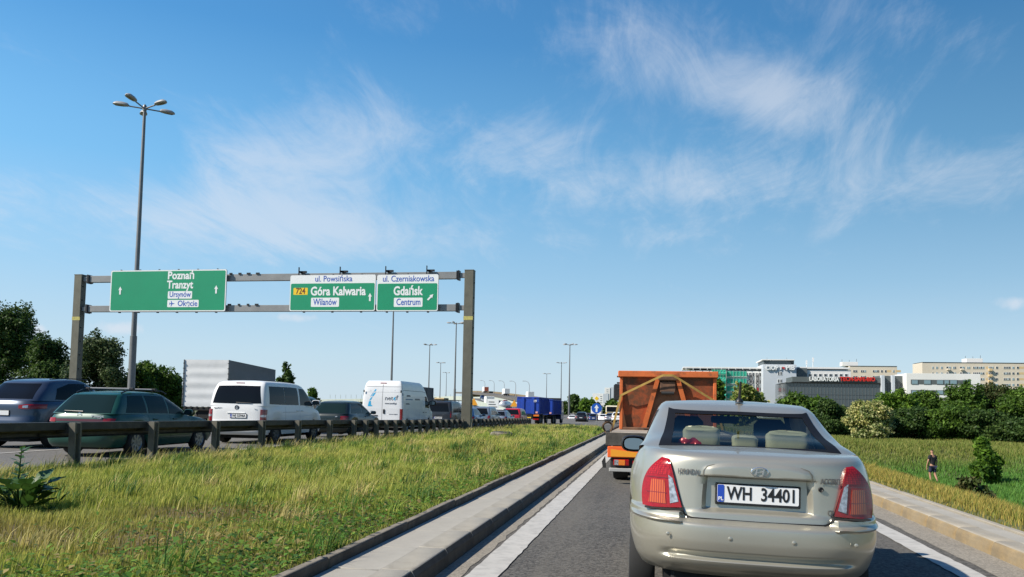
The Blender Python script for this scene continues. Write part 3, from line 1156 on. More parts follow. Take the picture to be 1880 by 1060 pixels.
M_cells = mat('bright red lens cells', (.46, .008, .010), .12, coat=.3)
_n, _l = M_cells.node_tree.nodes, M_cells.node_tree.links
_w = _n.new('ShaderNodeTexVoronoi'); _w.inputs['Scale'].default_value = 75; _w.inputs['Randomness'].default_value = .25
_r = _n.new('ShaderNodeMix'); _r.data_type = 'RGBA'
_r.inputs[6].default_value = (.62, .02, .018, 1); _r.inputs[7].default_value = (.20, .003, .005, 1)
_tc = _n.new('ShaderNodeTexCoord')
_k = _n.new('ShaderNodeMapRange'); _k.inputs['From Max'].default_value = .7
_l.new(_tc.outputs['Object'], _w.inputs['Vector']); _l.new(_w.outputs['Distance'], _k.inputs[0]); _l.new(_k.outputs[0], _r.inputs[0]); _l.new(_r.outputs[2], _n['Principled BSDF'].inputs['Base Color'])


class Car:
    """body in local coordinates: x right, y forward from the rear bumper, z up"""

    def __init__(s, L, W, deck, rear, front, wid, gl, roof, wy, rw=.31, zb=.2, Rr=.5, Rf=.7, m=4., gR=(.35, .5), gm=4., ra=None, nr_=14, ns=30, nl=14, taper=.05, rear_def=None, crown=.03, ytop=None, ng=10):
        s.L, s.W, s.wy, s.rw, s.zb0 = L, W, wy, rw, zb
        s.deckf, s.rearf, s.frontf, s.widf = pchip(deck), pchip(rear), pchip(front), pchip(wid)
        s.Rr, s.Rf, s.m, s.gR, s.gm = Rr, Rf, m, gR, gm
        s.ra = ra or rw + .06
        s.nr, s.ns, s.nl, s.ng = nr_, ns, nl, ng
        s.taper, s.rd, s.crown = taper, rear_def, crown
        s.gw = pchip([(g[0], g[1]) for g in gl])
        s.gr = pchip([(g[0], g[2]) for g in gl])
        s.gf = pchip([(g[0], g[3]) for g in gl])
        s.rooff = pchip(roof)
        s.zr_top = float(s.deckf(0.))
        s.zf_top = float(s.deckf(L))

    def zb(s, y):
        y = np.asarray(y, float)
        z = np.full_like(y, s.zb0)
        for a in s.wy:
            d = np.clip(s.ra ** 2 - (y - a) ** 2, 0, None)
            z = np.maximum(z, np.where(d > 0, s.rw + np.sqrt(d), 0))
        return z

    def half(s, w, yr, yf, Rr, Rf, m, nr, ns):
        k = min(1., .92 * (yf - yr) / (Rr + Rf))
        Rr, Rf = Rr * k, Rf * k
        th = np.linspace(0, PI / 2, nr)
        xr, yrr = w * np.sin(th) ** (2 / m), yr + Rr * (1 - np.cos(th) ** (2 / m))
        ys = np.linspace(yr + Rr, yf - Rf, ns)[1:-1]
        xf, yff = xr[::-1], yf - Rf * (1 - np.cos(th) ** (2 / m))[::-1]
        return np.concatenate([xr, np.full(len(ys), w), xf]), np.concatenate([yrr, ys, yff])

    def side_taper(s, y):
        return 1 - s.taper * np.abs((np.asarray(y, float) - s.L * .48) / (s.L * .5)) ** 3

    def tz_r(s, z):
        return (z - s.zb0) / (s.zr_top - s.zb0)

    # --- surface evaluation of the lower body
    def rear(s, x, z, off=0.):
        t = s.tz_r(z)
        w = float(s.W * s.widf(t))
        q = min(abs(x) / w, .9995)
        y = float(s.rearf(z)) + s.Rr * (1 - (1 - q ** s.m) ** (1 / s.m))
        if s.rd:
            y += float(s.rd(x, z))
        k = 1 + off / max(w, .1) * sstep(.7, 1, q)
        return (x * float(k), y - off * (1 - .6 * float(sstep(.85, 1, q))), z)

    def side(s, y, z, sg=1, off=0.):
        zb, zt = float(s.zb(y)), float(s.deckf(y))
        t = (z - s.zb0) / (zt - s.zb0)
        w = float(s.W * s.widf(t)) * float(s.side_taper(y))
        yr = float(s.rearf(min(max(z, s.zb0), s.zr_top)))
        e = np.clip((y - yr) / s.Rr, 0, 1)
        k = (1 - (1 - e) ** s.m) ** (1 / s.m)
        e2 = np.clip((s.L - y) / s.Rf, .02, 1)
        k *= (1 - (1 - e2) ** s.m) ** (1 / s.m)
        return (sg * (w * float(k) + off), y, z)

    # --- greenhouse
    def gz(s, y, zf):
        return float(s.deckf(y)) * (1 - zf) + float(s.rooff(y)) * zf

    def grear(s, x, zf, off=0.):
        w = float(s.gw(zf))
        q = min(abs(x) / w, .999)
        y = float(s.gr(zf)) + s.gR[0] * (1 - (1 - q ** s.gm) ** (1 / s.gm))
        return (x, y - off, s.gz(y, zf) + off * .5)

    def gfront(s, x, zf, off=0.):
        w = float(s.gw(zf))
        q = min(abs(x) / w, .999)
        y = float(s.gf(zf)) - s.gR[1] * (1 - (1 - q ** s.gm) ** (1 / s.gm))
        return (x, y + off, s.gz(y, zf) + off * .5)

    def gside(s, y, zf, sg=1, off=0.):
        w = float(s.gw(zf))
        e = np.clip((y - float(s.gr(zf))) / s.gR[0], 0.02, 1)
        k = (1 - (1 - e) ** s.gm) ** (1 / s.gm)
        e = np.clip((float(s.gf(zf)) - y) / s.gR[1], 0.02, 1)
        k *= (1 - (1 - e) ** s.gm) ** (1 / s.gm)
        return (sg * (w * float(k) + off), y, s.gz(y, zf))

    # --- meshes
    def lower(s):
        mb = MB()
        T = np.linspace(0, 1, s.nl)
        rows = []
        for t in T:
            zr = s.zb0 + t * (s.zr_top - s.zb0)
            zf = s.zb0 + t * (s.zf_top - s.zb0)
            yr, yf = float(s.rearf(zr)), s.L - float(s.frontf(zf))
            w = float(s.W * s.widf(t))
            x, y = s.half(w, yr, yf, s.Rr, s.Rf, s.m, s.nr, s.ns)
            x = x * s.side_taper(y)
            z = s.zb(y) + (s.deckf(y) - s.zb(y)) * t
            if s.rd:
                k = (np.arange(len(x)) < s.nr)
                y = y + np.where(k, s.rd(x, z), 0)
            ring = list(zip(x, y, z))
            ring2 = list(zip(-x[1:-1], y[1:-1], z[1:-1]))[::-1]
            rows.append(ring + ring2)
        top = rows[-1]
        for q in (.93, .8, .6, .3, .0):
            rr = []
            for (x, y, z) in top:
                yc = min(max(y, s.W * .9), s.L - s.W * .9)
                yy = yc + (y - yc) * q
                rr.append((x * q, yy, float(s.deckf(yy)) + s.crown * (1 - q * q)))
            rows.append(rr)
        mb.grid(rows, closed=True)
        return mb

    def upper(s, holes=None):
        """pillars and roof; holes(kind, a, zf) cuts openings"""
        Z = np.concatenate([np.linspace(0, .9, s.ng), [.955, .985, 1.0]])
        rows = []
        for zf in Z:
            x, y = s.half(float(s.gw(zf)), float(s.gr(zf)), float(s.gf(zf)), s.gR[0], s.gR[1], s.gm, s.nr, s.ns)
            z = s.deckf(y) * (1 - zf) + s.rooff(y) * zf
            ring = list(zip(x, y, z))
            rows.append(ring + list(zip(-x[1:-1], y[1:-1], z[1:-1]))[::-1])
        nz = len(rows)
        top = rows[-1]
        y0, y1 = min(p[1] for p in top), max(p[1] for p in top)
        ww = max(p[0] for p in top)
        for q in (.95, .85, .65, .35, .0):
            rr = []
            for (x, y, z) in top:
                yc = min(max(y, y0 + ww * .8), max(y1 - ww * .8, y0 + ww * .8))
                yy = yc + (y - yc) * q
                rr.append((x * q, yy, float(s.rooff(yy)) + s.crown * (1 - q * q)))
            rows.append(rr)
        mb = MB().grid(rows, closed=True)
        if holes:
            nu = len(rows[0])
            keep = []
            h = s.nr * 2 + s.ns - 2
            for i, f in enumerate(mb.f):
                r, k = divmod(i, nu)
                if r < nz - 1:
                    zf = (Z[r] + Z[r + 1]) / 2
                    c = [sum(mb.v[j][q] for j in f) / 4 for q in range(3)]
                    kk = k if k < h else nu - k - 1
                    kind = 'rear' if kk < s.nr - 1 else ('front' if kk >= h - s.nr else 'side')
                    if holes(kind, c, zf):
                        continue
                keep.append(f)
            mb.f = keep
            mb.m = [0] * len(keep)
        return mb


def polyl(pts, n):
    """resample a polyline to n points by arc length"""
    P = np.array(pts, float)
    d = np.concatenate([[0], np.cumsum(np.linalg.norm(np.diff(P, axis=0), axis=1))])
    q = np.linspace(0, d[-1], n)
    return np.stack([np.interp(q, d, P[:, k]) for k in range(P.shape[1])], 1)


def patch(fn, bottom, top, nu=10, nv=6, off=.004, rim=.014, mid=None):
    """panel lying on a surface function fn(a,b,off) between two edge polylines, with a turned-in rim"""
    A, B = polyl(bottom, nu), polyl(top, nu)
    if mid is not None:
        Mi = polyl(mid, nu)
        ctl = 2 * Mi - .5 * (A + B)
        lerp = lambda i, v: A[i] * (1 - v) ** 2 + ctl[i] * 2 * v * (1 - v) + B[i] * v * v
    else:
        lerp = lambda i, v: A[i] * (1 - v) + B[i] * v
    rows = [[tuple(fn(*lerp(i, v), off)) for i in range(nu)] for v in np.linspace(0, 1, nv)]
    mb = MB().grid(rows)
    if rim:
        loop = [(0, i) for i in range(nu)] + [(j, nu - 1) for j in range(1, nv)] + [(nv - 1, i) for i in range(nu - 2, -1, -1)] + [(j, 0) for j in range(nv - 2, 0, -1)]
        outer = [rows[j][i] for j, i in loop]
        inner = []
        for j, i in loop:
            a = lerp(i, j / (nv - 1))
            inner.append(tuple(fn(*a, off - rim)))
        mb.grid([outer, inner], closed=True)
    return mb


def ribbon(fn, pts, width=.006, off=.0025, n=30):
    """thin dark line (panel gap) on a surface"""
    P = polyl(pts, n)
    rows = []
    for i in range(n):
        t = P[min(i + 1, n - 1)] - P[max(i - 1, 0)]
        t = t / (np.linalg.norm(t) + 1e-9)
        nn = np.array([-t[1], t[0]]) * width / 2
        rows.append([tuple(fn(*(P[i] - nn), off)), tuple(fn(*(P[i] + nn), off))])
    return MB().grid(rows)


TYRE = {}


def wheel_meshes(rw, width, style='steel'):
    k = (round(rw, 3), round(width, 3), style)
    if k in TYRE:
        return TYRE[k]
    w = width / 2
    ri = rw * .66
    tp = [(ri, -w * .86), (rw * .8, -w), (rw * .95, -w * .93), (rw, -w * .6), (rw, w * .6), (rw * .95, w * .93), (rw * .8, w), (ri, w * .86)]
    t = MB().lathe(tp, axis='x', n=28, cap=False).lathe([(ri * .99, -w * .2), (.004, -w * .2)], axis='x', n=28, cap=False).mesh('tyre', M_rubber, 50)
    r = MB()
    r.lathe([(ri * 1.01, w * .86), (ri * .97, w * .72), (ri * .9, w * .55), (ri * .45, w * .5), (.05, w * .62), (.01, w * .62)], axis='x', n=28, cap=False)
    n = 8
    for i in range(n):
        a = 2 * PI * i / n
        ca, sa = math.cos(a), math.sin(a)
        hw = .028
        q = []
        for rr, xx in ((.04, w * .72), (ri * .93, w * .78)):
            for sg in (-1, 1):
                q.append((xx, ca * rr - sa * hw * sg, sa * rr + ca * hw * sg))
        q += [(p[0] - .04, p[1], p[2]) for p in q]
        r.add(q, [(0, 1, 3, 2), (4, 6, 7, 5), (0, 2, 6, 4), (1, 5, 7, 3), (2, 3, 7, 6)])
    rm = r.mesh('rim', M_rim if style != 'grimy' else M_rim_d, 35)
    TYRE[k] = (t, rm)
    return TYRE[k]


def wheels(root, ys, xw, rw, width=.2, style='steel', zoff=0., both=True):
    t, rm = wheel_meshes(rw, width, style)
    for y in ys:
        for sg in (-1, 1):
            o = mkobj('wheel', t, root, (sg * xw, y, rw + zoff), (rnd.uniform(0, 3), 0, PI if sg < 0 else 0))
            mkobj('rim', rm, o)


def number_plate(root, x, y, z, txt, w=.52, h=.114, tilt=0., frame=True, size=None):
    p = mkobj('license_plate', MB().box(-w / 2 - .012, w / 2 + .012, -.006, .012, -h / 2 - .016, h / 2 + .010, .005).mesh('license_plate', M_black), root, (x, y, z), (tilt, 0, 0))
    MB().prism(rrect(-w / 2, w / 2, -h / 2, h / 2, .01), 'y', -.0062, -.0085).build('plate_face', M_plate, p)
    MB().prism(rrect(-w / 2 + .002, -w / 2 + .043, -h / 2 + .002, h / 2 - .002, .008), 'y', -.0086, -.0105).build('country_band', M_plate_blue, p)
    if txt:
        text(txt, size or .108, M_ink, p, (-w / 2 + .06, -.0105, 0), bold=.002, depth=.0008, fit=w - .085)
        text('PL', .032, M_plate, p, (-w / 2 + .006, -.0115, -h / 2 + .022), bold=.001, depth=.0006)
    return p


def side_mirror(root, x, y, z, sg, m, s=1.0):
    mb = MB()
    rows = []
    for t, k in ((0, .86), (.015, .98), (.05, 1.0), (.09, .85), (.125, .4), (.135, .05)):
        rows.append([(x + sg * (.11 * s + .115 * s * k * math.copysign(abs(math.cos(a)) ** .7, math.cos(a))), y + t * s, z + .075 * s * k * math.copysign(abs(math.sin(a)) ** .7, math.sin(a))) for a in np.linspace(0, 2 * PI, 17)[:-1]])
    mb.grid(rows, closed=True)
    mb.tube([(x - sg * .05, y + .06, z - .05), (x + sg * .08, y + .06, z - .03)], .022, 8)
    o = mb.build('side_mirror', m, root)
    g = MB()
    g.add([(x + sg * (.11 * s + .086 * s * math.copysign(abs(math.cos(a)) ** .7, math.cos(a))), y - .016 + .05 * .051 * s * math.copysign(abs(math.sin(a)) ** .7, math.sin(a)), z + .051 * s * math.copysign(abs(math.sin(a)) ** .7, math.sin(a))) for a in np.linspace(0, 2 * PI, 17)[:-1]], [tuple(range(16))])
    g.build('mirror_glass', MATS.get('mirror glass') or mat('mirror glass', (.26, .29, .31), .05, 1.0), o)
    return o


def underbody(root, c, inset=.27):
    mb = MB().box(-c.W + inset, c.W - inset, .3, c.L - .3, .17, .55)
    mb.build('underbody', M_under, root)
    for a in c.wy:
        MB().box(-c.W * .84, c.W * .84, a - c.ra - .05, a + c.ra + .05, c.rw + .12, c.rw + c.ra + .03).build('wheel_well', M_under, root)


def car_base(name, label, cat, loc, rz, c, body_m, group, holes=None, trim_m=None):
    root = thing(name, label, cat, loc, rz, group)
    body = c.lower().build('body', body_m, root, sharp=40)
    c.upper(holes).build('roof', body_m, root, sharp=40)
    underbody(root, c)
    return root


def glass_rear(c, root, xb, xt, z0, z1, m=M_tint, off=.004, name='rear_window', curve=.0):
    patch(c.grear, [(-xb, z0), (0, z0 - curve), (xb, z0)], [(-xt, z1), (0, z1 + curve), (xt, z1)], 15, 8, off).build(name, m, root)


def glass_front(c, root, xb, xt, z0, z1, m=M_tint, off=.004):
    patch(c.gfront, [(-xb, z0), (xb, z0)], [(-xt, z1), (xt, z1)], 13, 7, off).build('windscreen', m, root)


def glass_sides(c, root, wins, m=M_tint, off=.004, n=8):
    for sg in (-1, 1):
        for (bot, top) in wins:
            patch(lambda a, b, o: c.gside(a, b, sg, o), bot, top, n, 6, off).build('side_window', m, root)


def rear_lamps(c, root, pieces, off=.006):
    """pieces: list of (bottom, top, material) in x,z for the right side; mirrored"""
    for sg in (-1, 1):
        first = None
        for i, (bot, top, m) in enumerate(pieces):
            fn = lambda a, b, o: c.rear(a * sg, b, o)
            o = patch(fn, bot, top, 8, 7, off + i * .003, .02).build('tail_light' if first is None else 'lamp_segment', m, first or root)
            first = first or o


def handles(c, root, ys, z, m, off=.012):
    for sg in (-1, 1):
        for y in ys:
            p = c.side(y, z, sg, 0)
            MB().box(p[0] - .005, p[0] + sg * .028, y - .09, y + .09, z - .016, z + .016, .008).build('door_handle', m, root)


def side_seams(c, root, lines):
    for sg in (-1, 1):
        for pts in lines:
            ribbon(lambda a, b, o: c.side(a, b, sg, o), pts, .007, .002, 24).build('panel_gap', M_seam, root)


# ------------------------------------------------------------------ the silver saloon right ahead
def hero():
    HX, HY = .612, 5.2

    def rdef(x, z):
        ax = np.abs(x - .005)
        wz = np.asarray(z, float)
        w = .315 + .02 * (1.0 - wz) * 2
        rec = sstep(w + .02, w - .008, ax) * sstep(.765, .795, wz) * sstep(1.0, .990, wz)
        garn = sstep(w + .02, w - .02, ax) * sstep(.985, .998, wz) * sstep(1.09, 1.06, wz + .10 * (ax / .33) ** 4 * .4)
        lip = sstep(.44, .40, ax) * sstep(.716, .725, wz) * sstep(.785, .755, wz)
        sideb = sstep(.445, .475, ax) * sstep(.776, .756, wz) * sstep(.69, .716, wz)
        crease = sstep(.62, .5, ax) * (sstep(.47, .495, wz) * sstep(.54, .50, wz))
        low = sstep(.62, .5, ax) * sstep(.495, .47, wz) * sstep(.40, .44, wz)
        return .046 * rec - .014 * garn - .010 * lip + .026 * crease - .014 * low - .055 * sideb

    zt = 1.105
    c = Car(4.28, .835,
            deck=[(0, zt), (.10, 1.128), (.35, 1.142), (.75, 1.145), (1.15, 1.07), (1.8, 1.015), (2.6, .985), (3.1, .955), (3.35, .93), (3.8, .87), (4.28, .74)],
            rear=[(.36, .16), (.40, .085), (.46, .03), (.52, .012), (.60, .0), (.68, .004), (.695, .012), (.705, .05), (.714, .088), (.78, .098), (.90, .108), (1.0, .112), (1.06, .118), (1.085, .13), (zt, .175)],
            front=[(.2, .12), (.35, .0), (.55, .02), (.7, .10), (.74, .2)],
            wid=[(0, .90), (.12, .955), (.35, 1.0), (.6, .995), (.8, .965), (.93, .925), (1, .885)],
            gl=[(0, .765, .60, 3.46), (.25, .735, .80, 3.24), (.5, .70, 1.03, 3.03), (.75, .655, 1.28, 2.84), (.9, .622, 1.45, 2.73), (.96, .60, 1.54, 2.67), (1.0, .565, 1.64, 2.58)],
            roof=[(0, 1.40), (1.35, 1.425), (1.7, 1.468), (2.1, 1.485), (2.6, 1.475), (3.5, 1.40)],
            wy=(.93, 3.43), rw=.30, zb=.36, Rr=.70, Rf=.85, m=3.5, gR=(.40, .45), gm=3.6, nr_=46, ns=44, nl=130, taper=.10, rear_def=rdef, crown=.025, ng=24)
    # sill line lower than the rear valance
    zb_old = c.zb
    PT = mat('silver beige car paint', (.47, .445, .365), .36, .62, coat=.6, var=.03, vs=.8, dirt=((.32, .30, .25), 3, .5, .85, .18))

    def holes(kind, p, zf):
        if kind == 'rear':
            return abs(p[0]) < .575 - .06 * zf and .06 < zf < .905
        if kind == 'front':
            return abs(p[0]) < float(c.gw(zf)) * .90 and .06 < zf < .9
        return False

    root = car_base('silver_saloon', 'silver beige four-door saloon stopped right ahead on the ramp, seen from behind', 'car', (HX, HY, 0), R(0), c, PT, None, holes)
    root.rotation_euler = (0, R(1.15), R(0))
    GL_ = glass_mat('clear car glass', (.56, .60, .58), .5)
    M_frit = mat('black window border', (.007, .007, .008), .6, spec=.2)
    M_int = mat('dark interior', (.02, .02, .021), .8)
    M_cream = mat('cream headrest cover', (.58, .55, .37), .8, var=.08, vs=6, bump=.15, bs=12)
    # glazing
    rw_ = patch(c.grear, [(-.60, .045), (0, .03), (.60, .045)], [(-.53, .92), (0, .93), (.53, .92)], 25, 14, .004, .006).build('rear_window', GL_, root)
    for sg in (-1, 1):
        patch(lambda a, b, o: c.grear(a * sg, b, o), [(.535, .05), (.625, -.035)], [(.49, .915), (.545, .93)], 6, 14, .008, .01).build('window_border', M_frit, rw_)
    patch(c.grear, [(-.61, -.03), (0, -.045), (.61, -.03)], [(-.55, .095), (0, .085), (.55, .095)], 25, 4, .0085, .01).build('window_border', M_frit, rw_)
    patch(c.grear, [(-.50, .865), (0, .885), (.50, .865)], [(-.54, .918), (0, .93), (.54, .918)], 25, 4, .0085, .01).build('window_border', M_frit, rw_)
    patch(c.gfront, [(-.66, .05), (.66, .05)], [(-.52, .91), (.52, .91)], 17, 9, .003, .006).build('windscreen', GL_, root)
    for sg in (-1, 1):
        f = lambda a, b, o: c.gside(a, b, sg, o)
        for bot, top in (([(1.22, .08), (2.15, .08)], [(1.66, .88), (2.14, .88)]), ([(2.20, .08), (3.22, .08)], [(2.20, .88), (2.66, .88)])):
            patch(f, bot, top, 12, 8, .004, .01).build('side_window', M_tint, root)
        ribbon(f, [(1.18, .05), (3.2, .05)], .05, .006, 20).build('window_seal', M_frit, root)
        ribbon(f, [(1.20, .06), (1.45, .5), (1.66, .86)], .045, .006, 30).build('window_seal', M_frit, root)
        ribbon(f, [(2.17, .06), (2.17, .9)], .05, .0055, 8).build('window_seal', M_frit, root)
    # cabin
    MB().box(-.68, .68, .75, 3.3, 1.0, 1.03).build('parcel_shelf', mat('grey shelf cloth', (.10, .10, .085), .9), root).location.z = .085
    MB().box(-.60, .60, 1.75, 3.2, .5, 1.0).build('cabin_floor', M_int, root)
    for x, w_, z0, z1 in ((-.295, .28, 1.10, 1.292), (.34, .31, 1.10, 1.282), (.03, .19, 1.10, 1.235)):
        rows = []
        pw = lambda q, e: math.copysign(abs(q) ** e, q)
        for v in np.linspace(-PI / 2, PI / 2, 15):
            rows.append([(x + w_ / 2 * pw(math.cos(v), .35) * pw(math.cos(u), .35) + .004 * math.sin(u * 5 + v * 7),
                          1.20 + .075 * pw(math.cos(v), .35) * pw(math.sin(u), .45) + .005 * math.sin(v * 9 + x * 20),
                          (z0 + z1) / 2 + (z1 - z0) / 2 * pw(math.sin(v), .4) * (1 - .05 * abs(math.cos(u))) + .006 * math.sin(u * 3 + x * 9)) for u in np.linspace(0, 2 * PI, 33)[:-1]])
        MB().grid(rows, closed=True).build('headrest', M_cream, root, sharp=60)
    for x in (-.36, .36):
        MB().box(x - .14, x + .14, 2.25, 2.36, 1.02, 1.36, .05).box(x - .24, x + .24, 2.2, 2.36, .9, 1.16, .05).build('front_seat', M_int, root)
    MB().box(-.13, .13, 2.68, 2.71, 1.30, 1.37, .02).build('interior_mirror', M_int, root)
    MB().box(-.11, .12, .80, .86, 1.135, 1.165, .008).build('high_brake_light', M_lred_d, root)
    # tail lamps
    outer_b = [(.465, .785), (.56, .777), (.65, .772), (.712, .775)]
    outer_t = [(.553, 1.098), (.575, 1.10), (.60, 1.093), (.628, 1.068)]
    for sg in (-1, 1):
        fn = lambda a, b, o: c.rear(a * sg, b, o)
        base = patch(fn, outer_b, outer_t, 16, 16, .010, .03, mid=[(.512, .945), (.57, .95), (.645, .95), (.708, .945)]).build('tail_light', M_lred, root)
        patch(fn, [(.488, .82), (.54, .805)], [(.528, .965), (.555, .985)], 5, 8, .0135, .006).build('reversing_lamp', M_lclear, base)
        patch(fn, [(.565, .80), (.675, .80)], [(.58, .95), (.66, .95)], 8, 8, .0135, .006).build('indicator_lamp', M_ribbed, base)
        patch(fn, [(.535, .985), (.692, .985)], [(.565, 1.082), (.615, 1.075)], 8, 6, .0125, .006).build('brake_lamp', M_cells, base)
        for zz_ in (.868, .965):
            ribbon(fn, [(.545 if zz_ > .9 else .565, zz_), (.69, zz_)], .004, .0145, 10).build('lens_rib', M_lred_d, base)
    # boot lid and bumper gaps
    ribbon(c.rear, [(-.468, .80), (-.452, .752), (-.435, .735), (-.40, .726), (0, .722), (.40, .726), (.435, .735), (.452, .752), (.468, .80)], .012, .007, 90).build('boot_gap', M_seam, root)
    for sg in (-1, 1):
        fn = lambda a, b, o: c.rear(a * sg, b, o)
        ribbon(fn, [(.462, .78), (.56, 1.085), (.60, 1.10)], .009, .004, 30).build('boot_gap', M_seam, root)
        ribbon(fn, [(.465, .772), (.70, .766)], .008, .005, 20).build('bumper_gap', M_seam, root)
    ribbon(c.rear, [(-.338, .995), (-.333, 1.03), (-.31, 1.058), (-.26, 1.074), (-.18, 1.084), (0, 1.092), (.18, 1.084), (.26, 1.074), (.31, 1.058), (.333, 1.03), (.338, .995)], .005, .005, 120).build('garnish_line', mat('soft line', (.16, .155, .13), .6), root)
    # plate, badges
    number_plate(root, .005, c.rear(0, .89)[1] - .014, .888, 'WH  34401', .50, .112, R(-3), size=.115)
    e = mkobj('emblem', MB().lathe([(.052, -.004), (.055, -.008), (.049, -.010), (.047, -.004)], axis='y', n=28, cap=False).mesh('emblem', M_chrome), root, (.01, c.rear(.0, 1.035)[1] - .002, 1.036))
    e.scale = (1, 1, .58)
    mb = MB()
    mb.prism([(-.03, -.028), (-.018, -.03), (-.012, .03), (-.022, .032)], 'y', -.004, -.009)
    mb.prism([(.022, -.032), (.012, -.03), (.018, .03), (.03, .028)], 'y', -.004, -.009)
    mb.prism([(-.018, -.012), (.02, .006), (.02, .014), (-.018, -.002)], 'y', -.004, -.0085)
    mb.build('emblem_letter', M_chrome, e)
    for s_, x, z, w_ in (('HYUNDAI', -.495, 1.012, .135), ('ACCENT', .385, .995, .13), ('CRDi', .43, .80, .068)):
        p = c.rear(x + w_ / 2, z)
        q0, q1 = c.rear(x, z), c.rear(x + w_, z)
        text(s_, .048, mat('badge grey', (.20, .20, .20), .35, .6), root, (x, q0[1] - max(0., (q0[1] + q1[1]) / 2 - p[1]) - .0005, z), rot=(PI / 2, 0, math.atan2(q1[1] - q0[1], w_)), bold=.0012, depth=.0012, fit=w_)
    p = c.rear(.385, .945)
    MB().lathe([(.016, 0), (.016, -.006), (.012, -.008), (.008, -.004)], (p[0], p[1], p[2]), 'y', 14).build('boot_lock', M_ink, root)
    for x in (-.55, -.17, .21, .585):
        p = c.rear(x, .622)
        MB().lathe([(.0125, .002), (.0125, -.003), (.009, -.005)], p, 'y', 12).build('parking_sensor', PT, root)
    # aerial
    pr = c.gz(1.72, 1.0) + .022
    MB().lathe([(.034, 0), (.033, .012), (.02, .032), (.008, .042)], (.04, 1.78, pr), 'z', 14).tube([(.04, 1.79, pr + .03), (.045, 1.75, pr + .175)], [.012, .009], 8).build('aerial', M_black, root)
    # sides
    side_seams(c, root, [[(2.18, .42), (2.18, 1.0)], [(1.3, .72), (1.36, .86), (1.30, 1.02)], [(3.2, .42), (3.18, .95)]])
    handles(c, root, (1.52, 2.45), .93, PT)
    for sg in (-1, 1):
        ribbon(lambda a, b, o: c.side(a, b, sg, o), [(1.35, .62), (2.95, .62)], .05, .006, 20).build('rubbing_strip', PT, root)
        side_mirror(root, sg * .735, 2.98, 1.055, sg, M_black, 1.12)
    # lower sills and rear underside
    for sg in (-1, 1):
        MB().box(sg * .60, sg * .79, 1.28, 3.07, .19, .40, .03).build('sill', PT, root)
    MB().box(-.52, .60, .25, .5, .22, .42, .02).build('rear_valance', M_under, root)
    MB().lathe([(.075, -.3), (.08, -.28), (.08, .28), (.075, .3)], (.36, .42, .30), 'x', 12).build('silencer', mat('silencer steel', (.05, .045, .04), .7, .4), root)
    MB().tube([(.55, .40, .29), (.57, .2, .285)], .022, 10).build('exhaust_tip', M_steel, root)
    wheels(root, c.wy, .715, .30, .185, 'grimy')
    # front lamps so the other side is whole
    for sg in (-1, 1):
        MB().box(sg * .45, sg * .68, 4.0, 4.12, .64, .76, .03).build('head_light', M_lclear, root)
    # red packet on the shelf
    mb = MB()
    rows = [[(-.46 + .17 * u + .01 * math.sin(9 * v), .93 + .05 * v + .012 * math.sin(11 * u), 1.125 + .085 * v * (1 - .25 * abs(2 * u - 1) ** 3) + .008 * math.sin(13 * u + 5 * v)) for u in np.linspace(0, 1, 12)] for v in np.linspace(0, 1, 7)]
    mb.grid(rows)
    mb.box(-.445, -.295, .96, 1.05, 1.12, 1.19, .02)
    o = mb.build('red_packet', mat('red foil', (.5, .03, .035), .25, .2, var=.3, vs=20, coat=.5), None, (HX, HY, 0))
    tag(o, 'small crumpled red packet lying behind the rear window of the silver saloon', 'packet')


hero()
# ------------------------------------------------------------------ traffic on the main road
def at(px, py, Y):
    x, z = px2x(px, py, Y)
    return Vector((x, Y, z))


